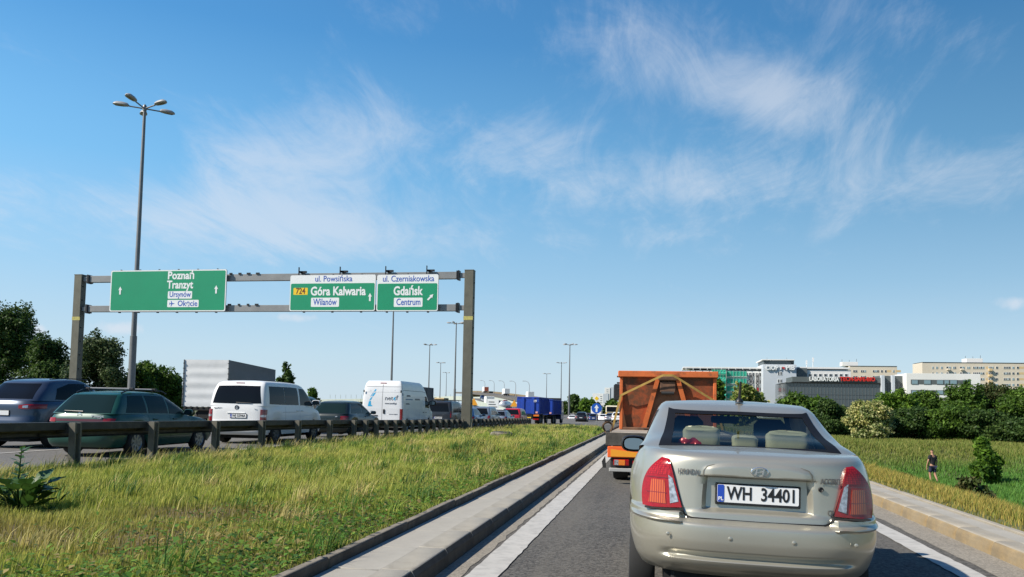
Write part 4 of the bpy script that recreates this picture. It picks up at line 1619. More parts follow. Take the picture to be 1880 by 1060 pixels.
def scaled(kind, L, Wd, H):
    """body families by proportion"""
    W_ = Wd / 2
    if kind == 'wagon':
        b = H * .655
        return Car(L, W_, deck=[(0, b), (L * .3, b * .985), (L * .6, b * .955), (L * .72, b * .93), (L * .9, b * .82), (L, b * .7)],
                   rear=[(.22, .12), (.3, .03), (.45, .0), (.58, .0), (.62, .05), (.66, .075), (b * .9, .10), (b, .15)],
                   front=[(.2, .12), (.4, 0), (.6, .06), (b * .7, .2)],
                   wid=[(0, .93), (.3, .99), (.55, 1), (.8, .98), (1, .92)],
                   gl=[(0, W_ * .915, .15, L * .75), (.4, W_ * .85, .33, L * .66), (.8, W_ * .74, .52, L * .565), (.93, W_ * .70, .60, L * .53), (1, W_ * .62, .75, L * .5)],
                   roof=[(0, H * .955), (.6, H * .975), (L * .35, H), (L * .5, H * .99), (L, H * .9)], wy=(1.0, L - .92), rw=.31, zb=.22, gR=(.30, .5), gm=4.2, Rr=.45)
    if kind == 'hatch':
        b = H * .64
        return Car(L, W_, deck=[(0, b), (L * .3, b), (L * .6, b * .97), (L * .74, b * .93), (L * .92, b * .82), (L, b * .7)],
                   rear=[(.22, .1), (.3, .02), (.42, 0), (.58, .01), (.62, .06), (b * .9, .08), (b, .13)],
                   front=[(.2, .1), (.4, 0), (.6, .05), (b * .7, .18)],
                   wid=[(0, .93), (.3, .99), (.55, 1), (.8, .98), (1, .92)],
                   gl=[(0, W_ * .91, .13, L * .77), (.4, W_ * .84, .32, L * .66), (.8, W_ * .74, .52, L * .55), (.93, W_ * .70, .62, L * .515), (1, W_ * .62, .78, L * .49)],
                   roof=[(0, H * .95), (.6, H * .98), (L * .4, H), (L, H * .92)], wy=(.78, L - .85), rw=.30, zb=.22, gR=(.30, .5), gm=4.2, Rr=.45)
    if kind == 'suv':
        b = H * .66
        return Car(L, W_, deck=[(0, b * 1.02), (L * .25, b * 1.02), (L * .55, b * .97), (L * .7, b * .94), (L * .9, b * .86), (L, b * .72)],
                   rear=[(.3, .18), (.4, .05), (.55, 0), (.72, .01), (.78, .06), (b * .92, .07), (b * 1.02, .14)],
                   front=[(.3, .1), (.5, 0), (.8, .08), (b * .72, .2)],
                   wid=[(0, .94), (.3, 1), (.6, 1), (.85, .97), (1, .90)],
                   gl=[(0, W_ * .90, .15, L * .75), (.4, W_ * .84, .38, L * .66), (.8, W_ * .735, .66, L * .57), (.93, W_ * .69, .74, L * .53), (1, W_ * .60, .9, L * .49)],
                   roof=[(0, H * .94), (.7, H * .965), (L * .42, H), (L * .6, H * .98), (L, H * .9)], wy=(.95, L - .9), rw=.36, zb=.30, gR=(.42, .5), gm=3.4, Rr=.6)
    if kind == 'sedan':
        b = H * .66
        return Car(L, W_, deck=[(0, b * 1.03), (.5, b * 1.06), (.9, b * 1.03), (L * .5, b * .98), (L * .74, b * .92), (L * .92, b * .82), (L, b * .7)],
                   rear=[(.22, .12), (.35, .02), (.48, 0), (.6, .01), (.64, .07), (b * .95, .09), (b * 1.03, .15)],
                   front=[(.2, .1), (.4, 0), (.6, .05), (b * .7, .18)],
                   wid=[(0, .93), (.3, .99), (.55, 1), (.8, .98), (1, .9)],
                   gl=[(0, W_ * .9, .62, L * .78), (.4, W_ * .83, .98, L * .68), (.8, W_ * .72, 1.32, L * .57), (.93, W_ * .68, 1.45, L * .53), (1, W_ * .6, 1.65, L * .5)],
                   roof=[(0, H * .95), (1.4, H * .98), (L * .45, H), (L, H * .92)], wy=(.95, L - .85), rw=.31, zb=.22, gR=(.35, .5), gm=4, Rr=.5)
    if kind == 'minivan':
        b = H * .60
        return Car(L, W_, deck=[(0, b), (L * .4, b), (L * .72, b * .98), (L * .82, b * .93), (L * .93, b * .82), (L, b * .68)],
                   rear=[(.25, .14), (.34, .03), (.45, 0), (.62, 0), (.68, .05), (b * .9, .06), (b, .075)],
                   front=[(.25, .1), (.45, 0), (.7, .08), (b * .68, .2)],
                   wid=[(0, .95), (.3, .995), (.6, 1), (.85, .985), (1, .965)],
                   gl=[(0, W_ * .965, .075, L * .86), (.4, W_ * .93, .12, L * .78), (.8, W_ * .865, .22, L * .70), (.93, W_ * .82, .30, L * .665), (1, W_ * .72, .42, L * .63)],
                   roof=[(0, H * .975), (.6, H * .995), (L * .4, H), (L * .66, H * .975), (L, H * .9)], wy=(.98, L - .9), rw=.33, zb=.28, gR=(.20, .5), gm=4.5, Rr=.26, m=5)
    if kind == 'panelvan':
        b = H * .48
        return Car(L, W_, deck=[(0, b), (L * .6, b), (L * .8, b * .98), (L * .86, b * .95), (L * .95, b * .85), (L, b * .68)],
                   rear=[(.35, .08), (.42, .0), (.55, 0), (.62, .05), (b * .9, .06), (b, .06)],
                   front=[(.3, .1), (.5, 0), (.8, .06), (b * .68, .15)],
                   wid=[(0, .96), (.2, 1), (.6, 1), (1, 1)],
                   gl=[(0, W_ * 1.0, .06, L * .92), (.35, W_ * .975, .075, L * .84), (.75, W_ * .92, .13, L * .75), (.93, W_ * .86, .2, L * .70), (1, W_ * .78, .30, L * .66)],
                   roof=[(0, H * .98), (.5, H), (L * .6, H), (L * .7, H * .985), (L, H * .85)], wy=(1.0, L - .95), rw=.35, zb=.33, gR=(.12, .5), gm=5, Rr=.12, m=6, taper=.015)


def lens(c, root, x0, x1, z0, z1, m=M_lred, dx=0):
    rear_lamps(c, root, [([(x0, z0), (x1, z0)], [(x0 + dx, z1), (x1 + dx, z1)], m)])


# dark green estate next to the rail
def estate():
    c = scaled('wagon', 4.66, 1.74, 1.47)
    P_ = paint('dark green paint', (.007, .062, .045), .1, .40, .06)
    r = car_base('green_estate', 'dark green estate car with roof rails beside the guard rail', 'car', (-12.65, 15.75, road_z(16)), R(2), c, P_, 'vehicles queueing on the main road')
    glass_rear(c, r, .685, .545, .05, .90, M_tint_g, curve=.02)
    glass_sides(c, r, [([(.62, .07), (1.42, .07)], [(.86, .86), (1.42, .86)]), ([(1.50, .07), (2.30, .07)], [(1.50, .86), (2.28, .86)]), ([(2.37, .07), (3.22, .07)], [(2.36, .86), (2.55, .86)])], M_tint_g)
    glass_front(c, r, .70, .55, .05, .92)
    lens(c, r, .58, .80, .775, .865, M_lred)
    patch(c.rear, [(-.58, .79), (.58, .79)], [(-.58, .845), (.58, .845)], 16, 3, .004).build('lamp_band', mat('smoked red band', (.10, .012, .015), .2, coat=.6), r)
    number_plate(r, 0, c.rear(0, .70)[1] - .012, .70, 'WX 81507')
    ribbon(c.rear, [(-.82, .62), (0, .62), (.82, .62)], .03, .004, 30).build('bumper_strip', M_black, r)
    for s_, x, z, w in (('Passat', .30, .91, .30), ('TDI', .45, .875, .10)):
        text(s_, .075, M_chrome, r, (x, c.rear(x, z, .008)[1] - .004, z), bold=.002, fit=w)
    MB().lathe([(.05, 0), (.055, -.008), (.044, -.01), (.042, -.002)], (0, c.rear(0, .93)[1] - .002, .925), 'y', 20, cap=False).build('badge', M_chrome, r)
    a, b = c.grear(-.42, .12, .02), c.grear(.05, .09, .02)
    MB().tube([b, a], [.014, .006], 6).build('wiper', M_black, r)
    for sg in (-1, 1):
        z0 = 1.5
        pts = [(sg * .56, y, c.gz(y, 1) + (.055 if 0 < i < 9 else .0)) for i, y in enumerate(np.linspace(.75, 2.55, 10))]
        MB().tube(pts, .018, 6).build('roof_rail', M_black, r)
    for y in (1.15, 2.05):
        MB().box(-.60, .60, y - .03, y + .03, 1.535, 1.565, .008).build('roof_bar', M_rim, r)
        for sg in (-1, 1):
            MB().box(sg * .50, sg * .61, y - .045, y + .045, 1.49, 1.57, .01).build('bar_foot', M_black, r)
    side_seams(c, r, [[(1.46, .4), (1.46, .93)], [(2.34, .3), (2.34, .93)], [(3.2, .4), (3.22, .9)]])
    handles(c, r, (1.70, 2.55), .84, P_)
    for sg in (-1, 1):
        side_mirror(r, sg * .80, 3.0, 1.0, sg, P_)
        ribbon(lambda a, b, o: c.side(a, b, sg, o), [(1.5, .56), (3.25, .54)], .06, .008, 20).build('rubbing_strip', M_black, r)
    wheels(r, c.wy, .76, .31, .19)


def suv():
    c = scaled('suv', 4.7, 1.88, 1.80)
    P_ = paint('slate blue paint', (.06, .08, .12), .5, .32, .06)
    r = car_base('blue_crossover', 'slate blue crossover cut off by the left edge of the picture', 'car', (-16.35, 17.6, road_z(18)), R(2), c, P_, 'vehicles queueing on the main road')
    glass_rear(c, r, .70, .56, .1, .86)
    glass_sides(c, r, [([(.95, .08), (1.60, .06), (2.38, .06)], [(1.1, .60), (1.62, .82), (2.35, .84)]), ([(2.46, .06), (3.35, .06)], [(2.45, .84), (2.75, .84)])])
    glass_front(c, r, .72, .55, .05, .92)
    rear_lamps(c, r, [([(.50, 1.02), (.70, 1.0), (.93, 1.02)], [(.50, 1.10), (.70, 1.13), (.93, 1.13)], M_lred), ([(.60, 1.035), (.72, 1.03)], [(.60, 1.09), (.72, 1.105)], M_lclear)])
    number_plate(r, 0, c.rear(0, .92)[1] - .012, .90, '')
    patch(c.rear, [(-.8, .36), (.8, .36)], [(-.88, .62), (.88, .62)], 20, 4, .006).build('bumper_trim', M_trim, r)
    for sg in (-1, 1):
        side_mirror(r, sg * .84, 3.3, 1.22, sg, P_, 1.15)
        MB().tube([(sg * .60, y, c.gz(y, 1) + .03) for y in np.linspace(1.0, 2.5, 8)], .014, 6).build('roof_rail', M_black, r)
    side_seams(c, r, [[(1.7, .6), (1.62, 1.15)], [(2.42, .45), (2.42, 1.15)], [(3.4, .5), (3.36, 1.1)]])
    handles(c, r, (1.9, 2.7), 1.06, P_)
    wheels(r, c.wy, .80, .36, .22)


def minibus():
    c = scaled('minivan', 4.9, 1.90, 1.95)
    P_ = paint('white van paint', (.76, .76, .75), 0, .4, .1)
    r = car_base('white_minibus', 'white passenger van with dark rear window in the queue', 'van', (-12.74, 22.7, road_z(23)), R(1.5), c, P_, 'vehicles queueing on the main road')
    glass_rear(c, r, .80, .69, .10, .82, M_tint, curve=.015)
    glass_sides(c, r, [([(.45, .08), (1.55, .06)], [(.52, .80), (1.55, .80)]), ([(1.57, .06), (2.62, .06)], [(1.57, .80), (2.60, .80)]), ([(2.74, .06), (3.85, .06)], [(2.74, .80), (3.22, .80)])])
    glass_front(c, r, .82, .70, .06, .92)
    rear_lamps(c, r, [([(.79, .70), (.945, .70)], [(.79, 1.06), (.945, 1.06)], M_lred_d), ([(.80, .83), (.94, .83)], [(.80, .90), (.94, .90)], M_lclear)], .008)
    number_plate(r, .10, c.rear(0, .88)[1] - .012, .86, 'WJ 5594A')
    MB().box(-.28, .32, c.rear(0, .96)[1] - .022, c.rear(0, .96)[1] + .01, .935, .965, .006).build('plate_light_bar', P_, r)
    text('MULTIVAN', .05, M_chrome, r, (-.72, c.rear(-.6, 1.09)[1] - .006, 1.09), bold=.001, fit=.26)
    text('TDI', .05, M_chrome, r, (.60, c.rear(.62, 1.07)[1] - .006, 1.07), bold=.001)
    yb = c.rear(0, 1.12)[1]
    MB().lathe([(.066, 0), (.072, -.01), (.062, -.012), (.06, -.003)], (.03, yb - .002, 1.115), 'y', 24, cap=False).lathe([(.06, -.003), (.002, -.0035)], (.03, yb - .002, 1.115), 'y', 24, cap=False).build('badge', mat('dark chrome', (.05, .06, .10), .25, .8), r)
    text('V', .075, M_chrome, r, (.03, yb - .012, 1.145), bold=.002, align='CENTER')
    text('W', .08, M_chrome, r, (.03, yb - .012, 1.095), bold=.002, align='CENTER')
    MB().box(-.14, .14, c.grear(0, .93)[1] - .015, c.grear(0, .93)[1] + .05, c.grear(0, .93)[2] - .012, c.grear(0, .93)[2] + .018, .006).build('high_brake_light', M_lred_d, r)
    patch(c.rear, [(-.35, .50), (.35, .50)], [(-.35, .58), (.35, .58)], 10, 3, .004).build('bumper_step', P_, r)
    MB().box(.5, .64, -.008, .02, .50, .53, .004).build('reflector', M_lred, r)
    MB().tube([c.grear(0, .12, .02), c.grear(.50, .10, .02)], [.014, .008], 6).build('wiper', M_black, r)
    side_seams(c, r, [[(1.56, .45), (1.56, 1.15)], [(2.68, .35), (2.68, 1.15)], [(.8, .98), (2.4, .98)], [(3.9, .5), (3.9, 1.1)]])
    handles(c, r, (2.5, 2.85), 1.02, P_)
    for sg in (-1, 1):
        side_mirror(r, sg * .90, 3.75, 1.30, sg, P_, 1.35)
    wheels(r, c.wy, .82, .33, .22, 'grimy')
    MB().box(-.1, .1, 2.9, 3.1, 1.95, 1.99, .01).build('roof_sign', M_white, r)


def golf():
    c = scaled('hatch', 4.15, 1.73, 1.44)
    P_ = paint('black green paint', (.012, .022, .022), .2, .3, .1)
    r = car_base('black_hatchback', 'black green hatchback queueing between the white passenger van and the white delivery van', 'car', (-12.78, 29.8, road_z(30)), R(0), c, P_, 'vehicles queueing on the main road')
    glass_rear(c, r, .66, .54, .08, .86, M_tint_g)
    glass_sides(c, r, [([(.55, .06), (1.75, .06)], [(.85, .84), (1.75, .84)]), ([(1.83, .06), (2.85, .06)], [(1.83, .84), (2.15, .84)])], M_tint_g)
    glass_front(c, r, .68, .54, .05, .92)
    lens(c, r, .52, .80, .70, .85, M_lred_d)
    number_plate(r, 0, c.rear(0, .50)[1] - .012, .50, 'WPI 2R48')
    text('TDI', .06, M_chrome, r, (.30, c.rear(.3, .82)[1] - .006, .82), bold=.003)
    side_seams(c, r, [[(1.8, .35), (1.8, .9)], [(2.9, .35), (2.9, .88)]])
    handles(c, r, (2.05,), .82, P_)
    for sg in (-1, 1):
        side_mirror(r, sg * .79, 2.75, .98, sg, P_)
    wheels(r, c.wy, .75, .30, .19)


def delivery():
    c = scaled('panelvan', 6.0, 2.05, 2.58)
    P_ = paint('white delivery van paint', (.74, .745, .75), 0, .4, .08)
    r = car_base('delivery_van', 'tall white delivery van with blue swoosh and lettering on its rear doors', 'van', (-13.05, 36.9, road_z(37)), R(1), c, P_, 'vehicles queueing on the main road')
    y0 = c.rear(0, 1.1)[1]
    for sg in (-1, 1):
        patch(lambda a, b, o: c.rear(a * sg, b, o), [(.90, .55), (1.02, .55)], [(.90, 1.22), (1.02, 1.22)], 4, 8, .012, .02).build('tail_light', M_lred, r)
        fn = lambda a, b, o: c.rear(a * sg, b, o)
    ribbon(c.rear, [(0, .50), (0, 1.23)], .012, .003, 10).build('door_gap', M_seam, r)
    ribbon(c.grear, [(0, .0), (0, .88)], .012, .003, 20).build('door_gap', M_seam, r)
    for q in ((-.88, .88),):
        ribbon(c.grear, [(-.9, .80), (.9, .80)], .01, .003, 20).build('door_gap', M_seam, r)
        ribbon(c.grear, [(-.9, .60), (.9, .60)], .006, .003, 20).build('door_crease', mat('faint crease', (.4, .4, .41), .6), r)
    for x in (-.93, .93):
        ribbon(c.rear, [(x * .955, .5), (x * .955, 1.23)], .01, .003, 10).build('door_gap', M_seam, r)
    MB().box(.05, .15, y0 - .03, y0 + .01, .98, 1.20, .02).build('door_handle', M_black, r)
    MB().box(-.86, -.20, y0 - .025, y0 + .01, .86, .91, .01).build('plate_light_bar', M_black, r)
    number_plate(r, -.52, y0 - .02, .75, 'WI 4978F')
    MB().box(-1.0, 1.0, -.06, .1, .36, .54, .02).build('rear_bumper', M_trim, r)
    MB().box(-.16, .16, c.grear(0, .93)[1] - .02, c.grear(0, .93)[1] + .04, c.grear(0, .93)[2] - .02, c.grear(0, .93)[2] + .02, .006).build('high_brake_light', M_lred, r)
    CY = mat('cyan print', (.02, .38, .66), .5)
    GR_ = mat('grey print', (.13, .14, .16), .5)

    def onr(x, z):
        """rear wall of the van at a height"""
        if z < 1.235:
            return c.rear(x, z)[1]
        return c.grear(x, (z - 1.238) / (2.55 - 1.238))[1]
    sw = [([(-.72, 1.36), (-.56, 1.40)], [(-.68, 1.56), (-.58, 1.60)]), ([(-.67, 1.60), (-.57, 1.64)], [(-.58, 1.76), (-.50, 1.78)]), ([(-.55, 1.80), (-.45, 1.83)], [(-.44, 1.98), (-.34, 2.0)]), ([(-.62, 1.80), (-.58, 1.82)], [(-.50, 1.98), (-.46, 2.0)]), ([(-.46, 2.04), (-.36, 2.06)], [(-.38, 2.16), (-.33, 2.17)]), ([(-.72, 1.33), (-.50, 1.33)], [(-.72, 1.37), (-.50, 1.39)])]
    for b_, t_ in sw:
        patch(lambda x, z, o: (x, onr(x, z) - o, z), b_, t_, 4, 4, .004, 0).build('swoosh_print', CY, r)
    for s_, x, z, sz, m_, w_ in (('net', .12, 1.73, .30, GR_, .40), ('4', .54, 1.70, .30, CY, .12), ('f', .68, 1.75, .32, GR_, .10), ('www.net4f.pl', .13, 1.48, .11, GR_, .58)):
        text(s_, sz, m_, r, (x, onr(x, z) - .006, z), rot=(PI / 2 - math.atan2(.05, .9) * .6, 0, 0), bold=.002, fit=w_)
    text('MULTIJET', .05, GR_, r, (.36, y0 - .006, .96), bold=.001, fit=.42)
    MB().lathe([(.07, 0), (.07, -.01)], (-.52, y0, 1.06), 'y', 20).build('badge', M_chrome, r)
    glass_sides(c, r, [([(4.15, .05), (5.3, .05)], [(4.15, .50), (4.85, .50)])])
    glass_front(c, r, .9, .78, .05, .62)
    f = lambda a, b, o: c.gside(a, b, 1, o)
    for sg in (-1, 1):
        f = lambda a, b, o: c.gside(a, b, sg, o)
        for k, (ya, yb_, za, zb2) in enumerate(((.6, 1.3, .15, .2), (.6, 1.9, .32, .36), (.8, 1.5, .44, .50), (2.2, 3.2, .32, .38))):
            patch(f, [(ya, za), (yb_, za)], [(ya + .05, zb2), (yb_ - .1, zb2)], 6, 3, .003, 0).build('side_print', GR_ if k != 1 else mat('blue grey print', (.12, .22, .34), .5), r)
        ribbon(f, [(.1, .66), (4.3, .66)], .012, .003, 20).build('panel_gap', M_seam, r)
        side_mirror(r, sg * .98, 4.9, 1.55, sg, M_black, 1.9)
        ribbon(lambda a, b, o: c.side(a, b, sg, o), [(1.5, .62), (4.55, .62)], .14, .006, 20).build('rubbing_strip', M_trim, r)
        MB().box(sg * .94, sg * 1.0, .16, .24, 1.85, 1.98, .02).build('hinge', M_black, r)
        MB().box(sg * .90, sg * .96, .045, .08, 2.0, 2.12, .01).build('hinge', M_black, r)
    side_seams(c, r, [[(3.0, .5), (3.0, 1.2)], [(4.1, .5), (4.1, 1.2)]])
    handles(c, r, (3.8, 4.3), 1.05, M_black)
    wheels(r, c.wy, .88, .35, .22)


def family(name, label, kind, dims, X0, Y0, P_, lampz, rz=0, plate='', rear_z=(.1, .85), lamp_x=(.6, .9), extra=None, cat='car', tint=M_tint, group='vehicles queueing on the main road', z=None):
    c = scaled(kind, *dims)
    W_ = dims[1] / 2
    r = car_base(name, label, cat, (X0, Y0, road_z(Y0 + 2) if z is None else z), R(rz), c, P_, group)
    L = dims[0]
    glass_rear(c, r, W_ * .77, W_ * .62, rear_z[0], rear_z[1], tint)
    s0 = 1.25 if kind == 'sedan' else .55
    glass_sides(c, r, [([(s0, .06), (L * .44, .06)], [(s0 + (.45 if kind == 'sedan' else .3), .83), (L * .44, .83)]), ([(L * .46, .06), (L * .70, .06)], [(L * .46, .83), (L * .53, .83)])], tint)
    glass_front(c, r, W_ * .8, W_ * .62, .05, .9, tint)
    rear_lamps(c, r, [([(W_ * lamp_x[0], lampz[0]), (W_ * .95, lampz[0])], [(W_ * lamp_x[1], lampz[1]), (W_ * .96, lampz[1])], M_lred)])
    zp = min(lampz[0] + .02, .78)
    number_plate(r, 0, c.rear(0, zp)[1] - .012, zp, plate)
    patch(c.rear, [(-W_ * .85, c.zb0 + .02), (W_ * .85, c.zb0 + .02)], [(-W_ * .9, c.zb0 + .16), (W_ * .9, c.zb0 + .16)], 14, 3, .005).build('bumper_trim', M_trim, r)
    for sg in (-1, 1):
        side_mirror(r, sg * W_ * .92, L * .68, float(c.deckf(L * .68)) + .06, sg, P_, 1.1)
    side_seams(c, r, [[(L * .45, c.zb0 + .1), (L * .45, float(c.deckf(L * .45)) - .03)]])
    wheels(r, c.wy, W_ - .11, c.rw, .2)
    if extra:
        extra(c, r)
    return r


estate()
suv()
minibus()
golf()
delivery()


def rack(c, r):
    for y in (.9, 2.0):
        MB().box(-.72, .72, y - .03, y + .03, 1.84, 1.87, .006).build('roof_bar', M_black, r)
    for sg in (-1, 1):
        MB().tube([(sg * .66, .5, 1.80), (sg * .66, .8, 1.86), (sg * .66, 2.3, 1.86), (sg * .66, 2.6, 1.78)], .02, 6).build('roof_rail', M_black, r)
    rear_lamps(c, r, [([(.76, 1.12), (.85, 1.12)], [(.72, 1.16 - .001), (.84, 1.16)], M_lred)])


family('dark_minivan', 'charcoal high-roofed family van with roof bars ahead of the white delivery van', 'minivan', (4.15, 1.74, 1.80), -13.05, 47.0, paint('charcoal paint', (.03, .034, .042), .3, .35), (.80, 1.06), plate='WE 2UX19', extra=rack, lamp_x=(.86, .86))
ld = MB().box(-.5, .15, .9, 2.0, 0, .12, .04).build('roof_load', mat('tan cardboard', (.5, .38, .2), .8, var=.2), None, (-13.05, 47.0, road_z(49) + 1.872))
tag(ld, 'flat tan load tied on the roof bars of the charcoal family van', 'cargo')
family('blue_hatchback', 'mid blue hatchback half hidden behind the right gantry post', 'hatch', (4.1, 1.74, 1.45), -12.95, 52.6, paint('mid blue paint', (.05, .14, .30), .4, .3), (.70, .86), plate='')
family('grey_hatchback', 'silver grey tall hatchback right of the gantry post with bright red lamp', 'minivan', (4.35, 1.80, 1.58), -13.25, 59.3, paint('silver grey paint', (.27, .31, .36), .6, .35), (.72, .93), plate='WB 7731L', tint=M_tint, lamp_x=(.70, .78))
family('silver_hatchback', 'low silver car with a light roof load between the grey hatchback and the red car', 'hatch', (4.1, 1.72, 1.36), -13.3, 66.5, paint('silver blue paint', (.32, .36, .42), .6, .35), (.68, .84), plate='WI 337CK')
ld = MB().box(-.45, .45, .8, 1.9, 0, .14, .06).build('roof_load', mat('pale tarpaulin', (.6, .6, .58), .8, var=.2), None, (-13.3, 66.5, road_z(68) + 1.36))
tag(ld, 'pale bundle on the roof of the low silver car', 'cargo')
family('red_hatchback', 'bright red tall car in the queue just behind the blue containers', 'minivan', (4.4, 1.83, 1.62), -13.45, 74.2, paint('bright red paint', (.50, .02, .035), .2, .3), (.80, 1.0), plate='WZ 6640N', lamp_x=(.78, .82))


def far_car(name, label, kind, dims, px, pyg, Y, P_, lampz=(.7, .86), rz=0, group='far cars beyond the lawn'):
    p = at(px, pyg, Y)
    return family(name, label, kind, dims, p.x, Y, P_, lampz, rz, group=group, z=road_z(Y) if pyg is None else p.z)


# second lane, mostly hidden
family('teal_hatchback', 'teal hatchback roof glimpsed above the bonnet of the white passenger van', 'minivan', (4.3, 1.8, 1.72), -16.9, 33.5, paint('teal paint', (.02, .10, .10), .3, .3), (.72, .9))
family('silver_minivan', 'silver van roof in the second lane above the charcoal family van', 'minivan', (4.6, 1.9, 1.9), -17.0, 67, paint('pale silver paint', (.45, .46, .47), .5, .35), (.75, 1.0))
family('white_estate', 'white estate in the second lane left of the red car', 'wagon', (4.6, 1.8, 1.5), -17.1, 80, paint('cool white paint', (.7, .71, .72), 0, .35), (.75, .9))
P_wht = paint('white car paint', (.78, .78, .77), 0, .35)
P_blk = paint('black car paint', (.012, .014, .02), .2, .3)
P_nvy = paint('navy car paint', (.015, .04, .13), .3, .3)
P_gry = paint('mid grey car paint', (.26, .27, .29), .6, .35)
far_car('white_saloon', 'small white saloon beyond the lawn, left of the black off-roader', 'sedan', (4.5, 1.82, 1.45), 1049, 775, 170, P_wht)
far_car('black_offroader', 'black off-roader with red lamps beyond the far tip of the lawn', 'suv', (4.6, 1.9, 1.72), 1066, 776, 132, P_blk, (.8, 1.05))
far_car('dark_red_hatchback', 'dark hatchback tucked right of the black off-roader', 'hatch', (4.1, 1.75, 1.5), 1080, 773, 160, paint('dark maroon paint', (.06, .012, .015), .2, .35))
far_car('navy_saloon', 'navy saloon in front of the small white box lorry', 'hatch', (4.2, 1.8, 1.55), 1089, 775, 150, P_nvy)
far_car('white_hatchback', 'white car left of the grey saloon near the orange skip', 'sedan', (4.4, 1.8, 1.45), 1104, 775, 150, P_wht, rz=-14)
far_car('grey_saloon', 'grey saloon in front of the yellow and red bus', 'sedan', (4.5, 1.82, 1.45), 1120, 776, 125, P_gry)
far_car('white_compact', 'white compact car almost hidden by the yellow strap of the skip lorry', 'hatch', (4.0, 1.75, 1.5), 1133, 776, 118, P_wht)


# ------------------------------------------------------------------ lorries
def lorry_wheels(root, ys, x, rw=.48, w=.3, double=False):
    t, rm = wheel_meshes(rw, w, 'grimy')
    for y in ys:
        for sg in (-1, 1):
            o = mkobj('wheel', t, root, (sg * x, y, rw), (rnd.uniform(0, 3), 0, PI if sg < 0 else 0))
            mkobj('rim', rm, o)


def cab(root, y0, m, w=2.3, h=2.7, L=1.9, z0=.55):
    s = [(y0, z0), (y0, h), (y0 + L * .70, h + .05), (y0 + L * .92, h * .72), (y0 + L, h * .5), (y0 + L, z0)]
    o = MB().prism(s, 'x', -w / 2, w / 2).build('cab', m, root)
    for sg in (-1, 1):
        MB().prism([(y0 + L * .35, h * .55), (y0 + L * .35, h * .86), (y0 + L * .68, h * .86), (y0 + L * .86, h * .57)], 'x', sg * (w / 2 - .01), sg * (w / 2 + .006)).build('cab_window', M_tint, o)
    MB().box(-w / 2 + .1, w / 2 - .1, y0 + L * .80, y0 + L * .82, h * .6, h * .9).build('windscreen', M_tint, o)
    return o


def tarp_lorry():
    z = road_z(40)
    r = thing('tarpaulin_lorry', 'lorry under a tall pale grey tarpaulin behind the white passenger van', 'lorry', (-23.25, 38.4, z), R(1), 'vehicles queueing on the main road')
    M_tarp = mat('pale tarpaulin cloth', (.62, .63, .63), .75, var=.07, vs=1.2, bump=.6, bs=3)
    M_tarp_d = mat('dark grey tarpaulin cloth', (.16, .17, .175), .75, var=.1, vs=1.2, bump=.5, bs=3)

    def cloth(p00, p10, p01, p11, nu, nv, amp, nrm, fold):
        rows = []
        for v in np.linspace(0, 1, nv):
            row = []
            for u in np.linspace(0, 1, nu):
                a = Vector(p00).lerp(Vector(p10), u)
                b = Vector(p01).lerp(Vector(p11), u)
                d = amp * (math.sin(v * fold * PI) * .6 + .4 * math.sin(u * 9 + v * 5) * math.sin(v * 7 + 1)) * min(1, 8 * u, 8 * (1 - u), 6 * v, 6 * (1 - v))
                row.append(a.lerp(b, v) + Vector(nrm) * d)
            rows.append(row)
        return MB().grid(rows)
    w, L, zb, zt = 1.25, 5.4, 1.15, 3.62
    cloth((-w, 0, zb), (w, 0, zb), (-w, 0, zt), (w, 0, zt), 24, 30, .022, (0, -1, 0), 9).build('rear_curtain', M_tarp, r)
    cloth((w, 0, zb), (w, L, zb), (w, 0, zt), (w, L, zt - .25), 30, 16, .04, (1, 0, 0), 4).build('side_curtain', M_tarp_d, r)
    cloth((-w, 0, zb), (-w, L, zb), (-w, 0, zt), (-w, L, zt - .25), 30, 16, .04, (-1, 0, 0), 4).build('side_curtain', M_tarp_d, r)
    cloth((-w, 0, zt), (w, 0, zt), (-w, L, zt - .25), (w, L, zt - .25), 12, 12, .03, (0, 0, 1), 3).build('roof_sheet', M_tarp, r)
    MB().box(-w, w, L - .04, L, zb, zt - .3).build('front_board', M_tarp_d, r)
    for sg in (-1, 1):
        MB().tube([(sg * (w + .02), -.03, zb), (sg * (w + .02), -.03, zt)], .03, 6).build('corner_post', M_lamp_pole, r)
        for k in range(9):
            MB().box(sg * (w - .02), sg * (w + .05), -.08, -.03, zb + .1 + k * .27, zb + .14 + k * .27).build('eyelet', M_black, r)
    for k in range(8):
        MB().box(-w + .1 + k * .33, -w + .2 + k * .33, -.06, -.01, zb - .06, zb + .02).build('strap_hook', M_black, r)
    MB().box(-w, w, -.02, L, .95, 1.12, .02).build('load_bed', M_under, r)
    MB().box(-.45, .45, .1, L + 1.6, .55, .95).build('chassis', M_under, r)
    cab(r, L + .15, P_wht, 2.2, 2.6, 1.8, .5)
    for sg in (-1, 1):
        MB().box(sg * .8, sg * 1.15, -.05, .05, .75, .9, .01).build('tail_light', M_lred, r)
    lorry_wheels(r, (1.3, L + 1.0), .98)


tarp_lorry()


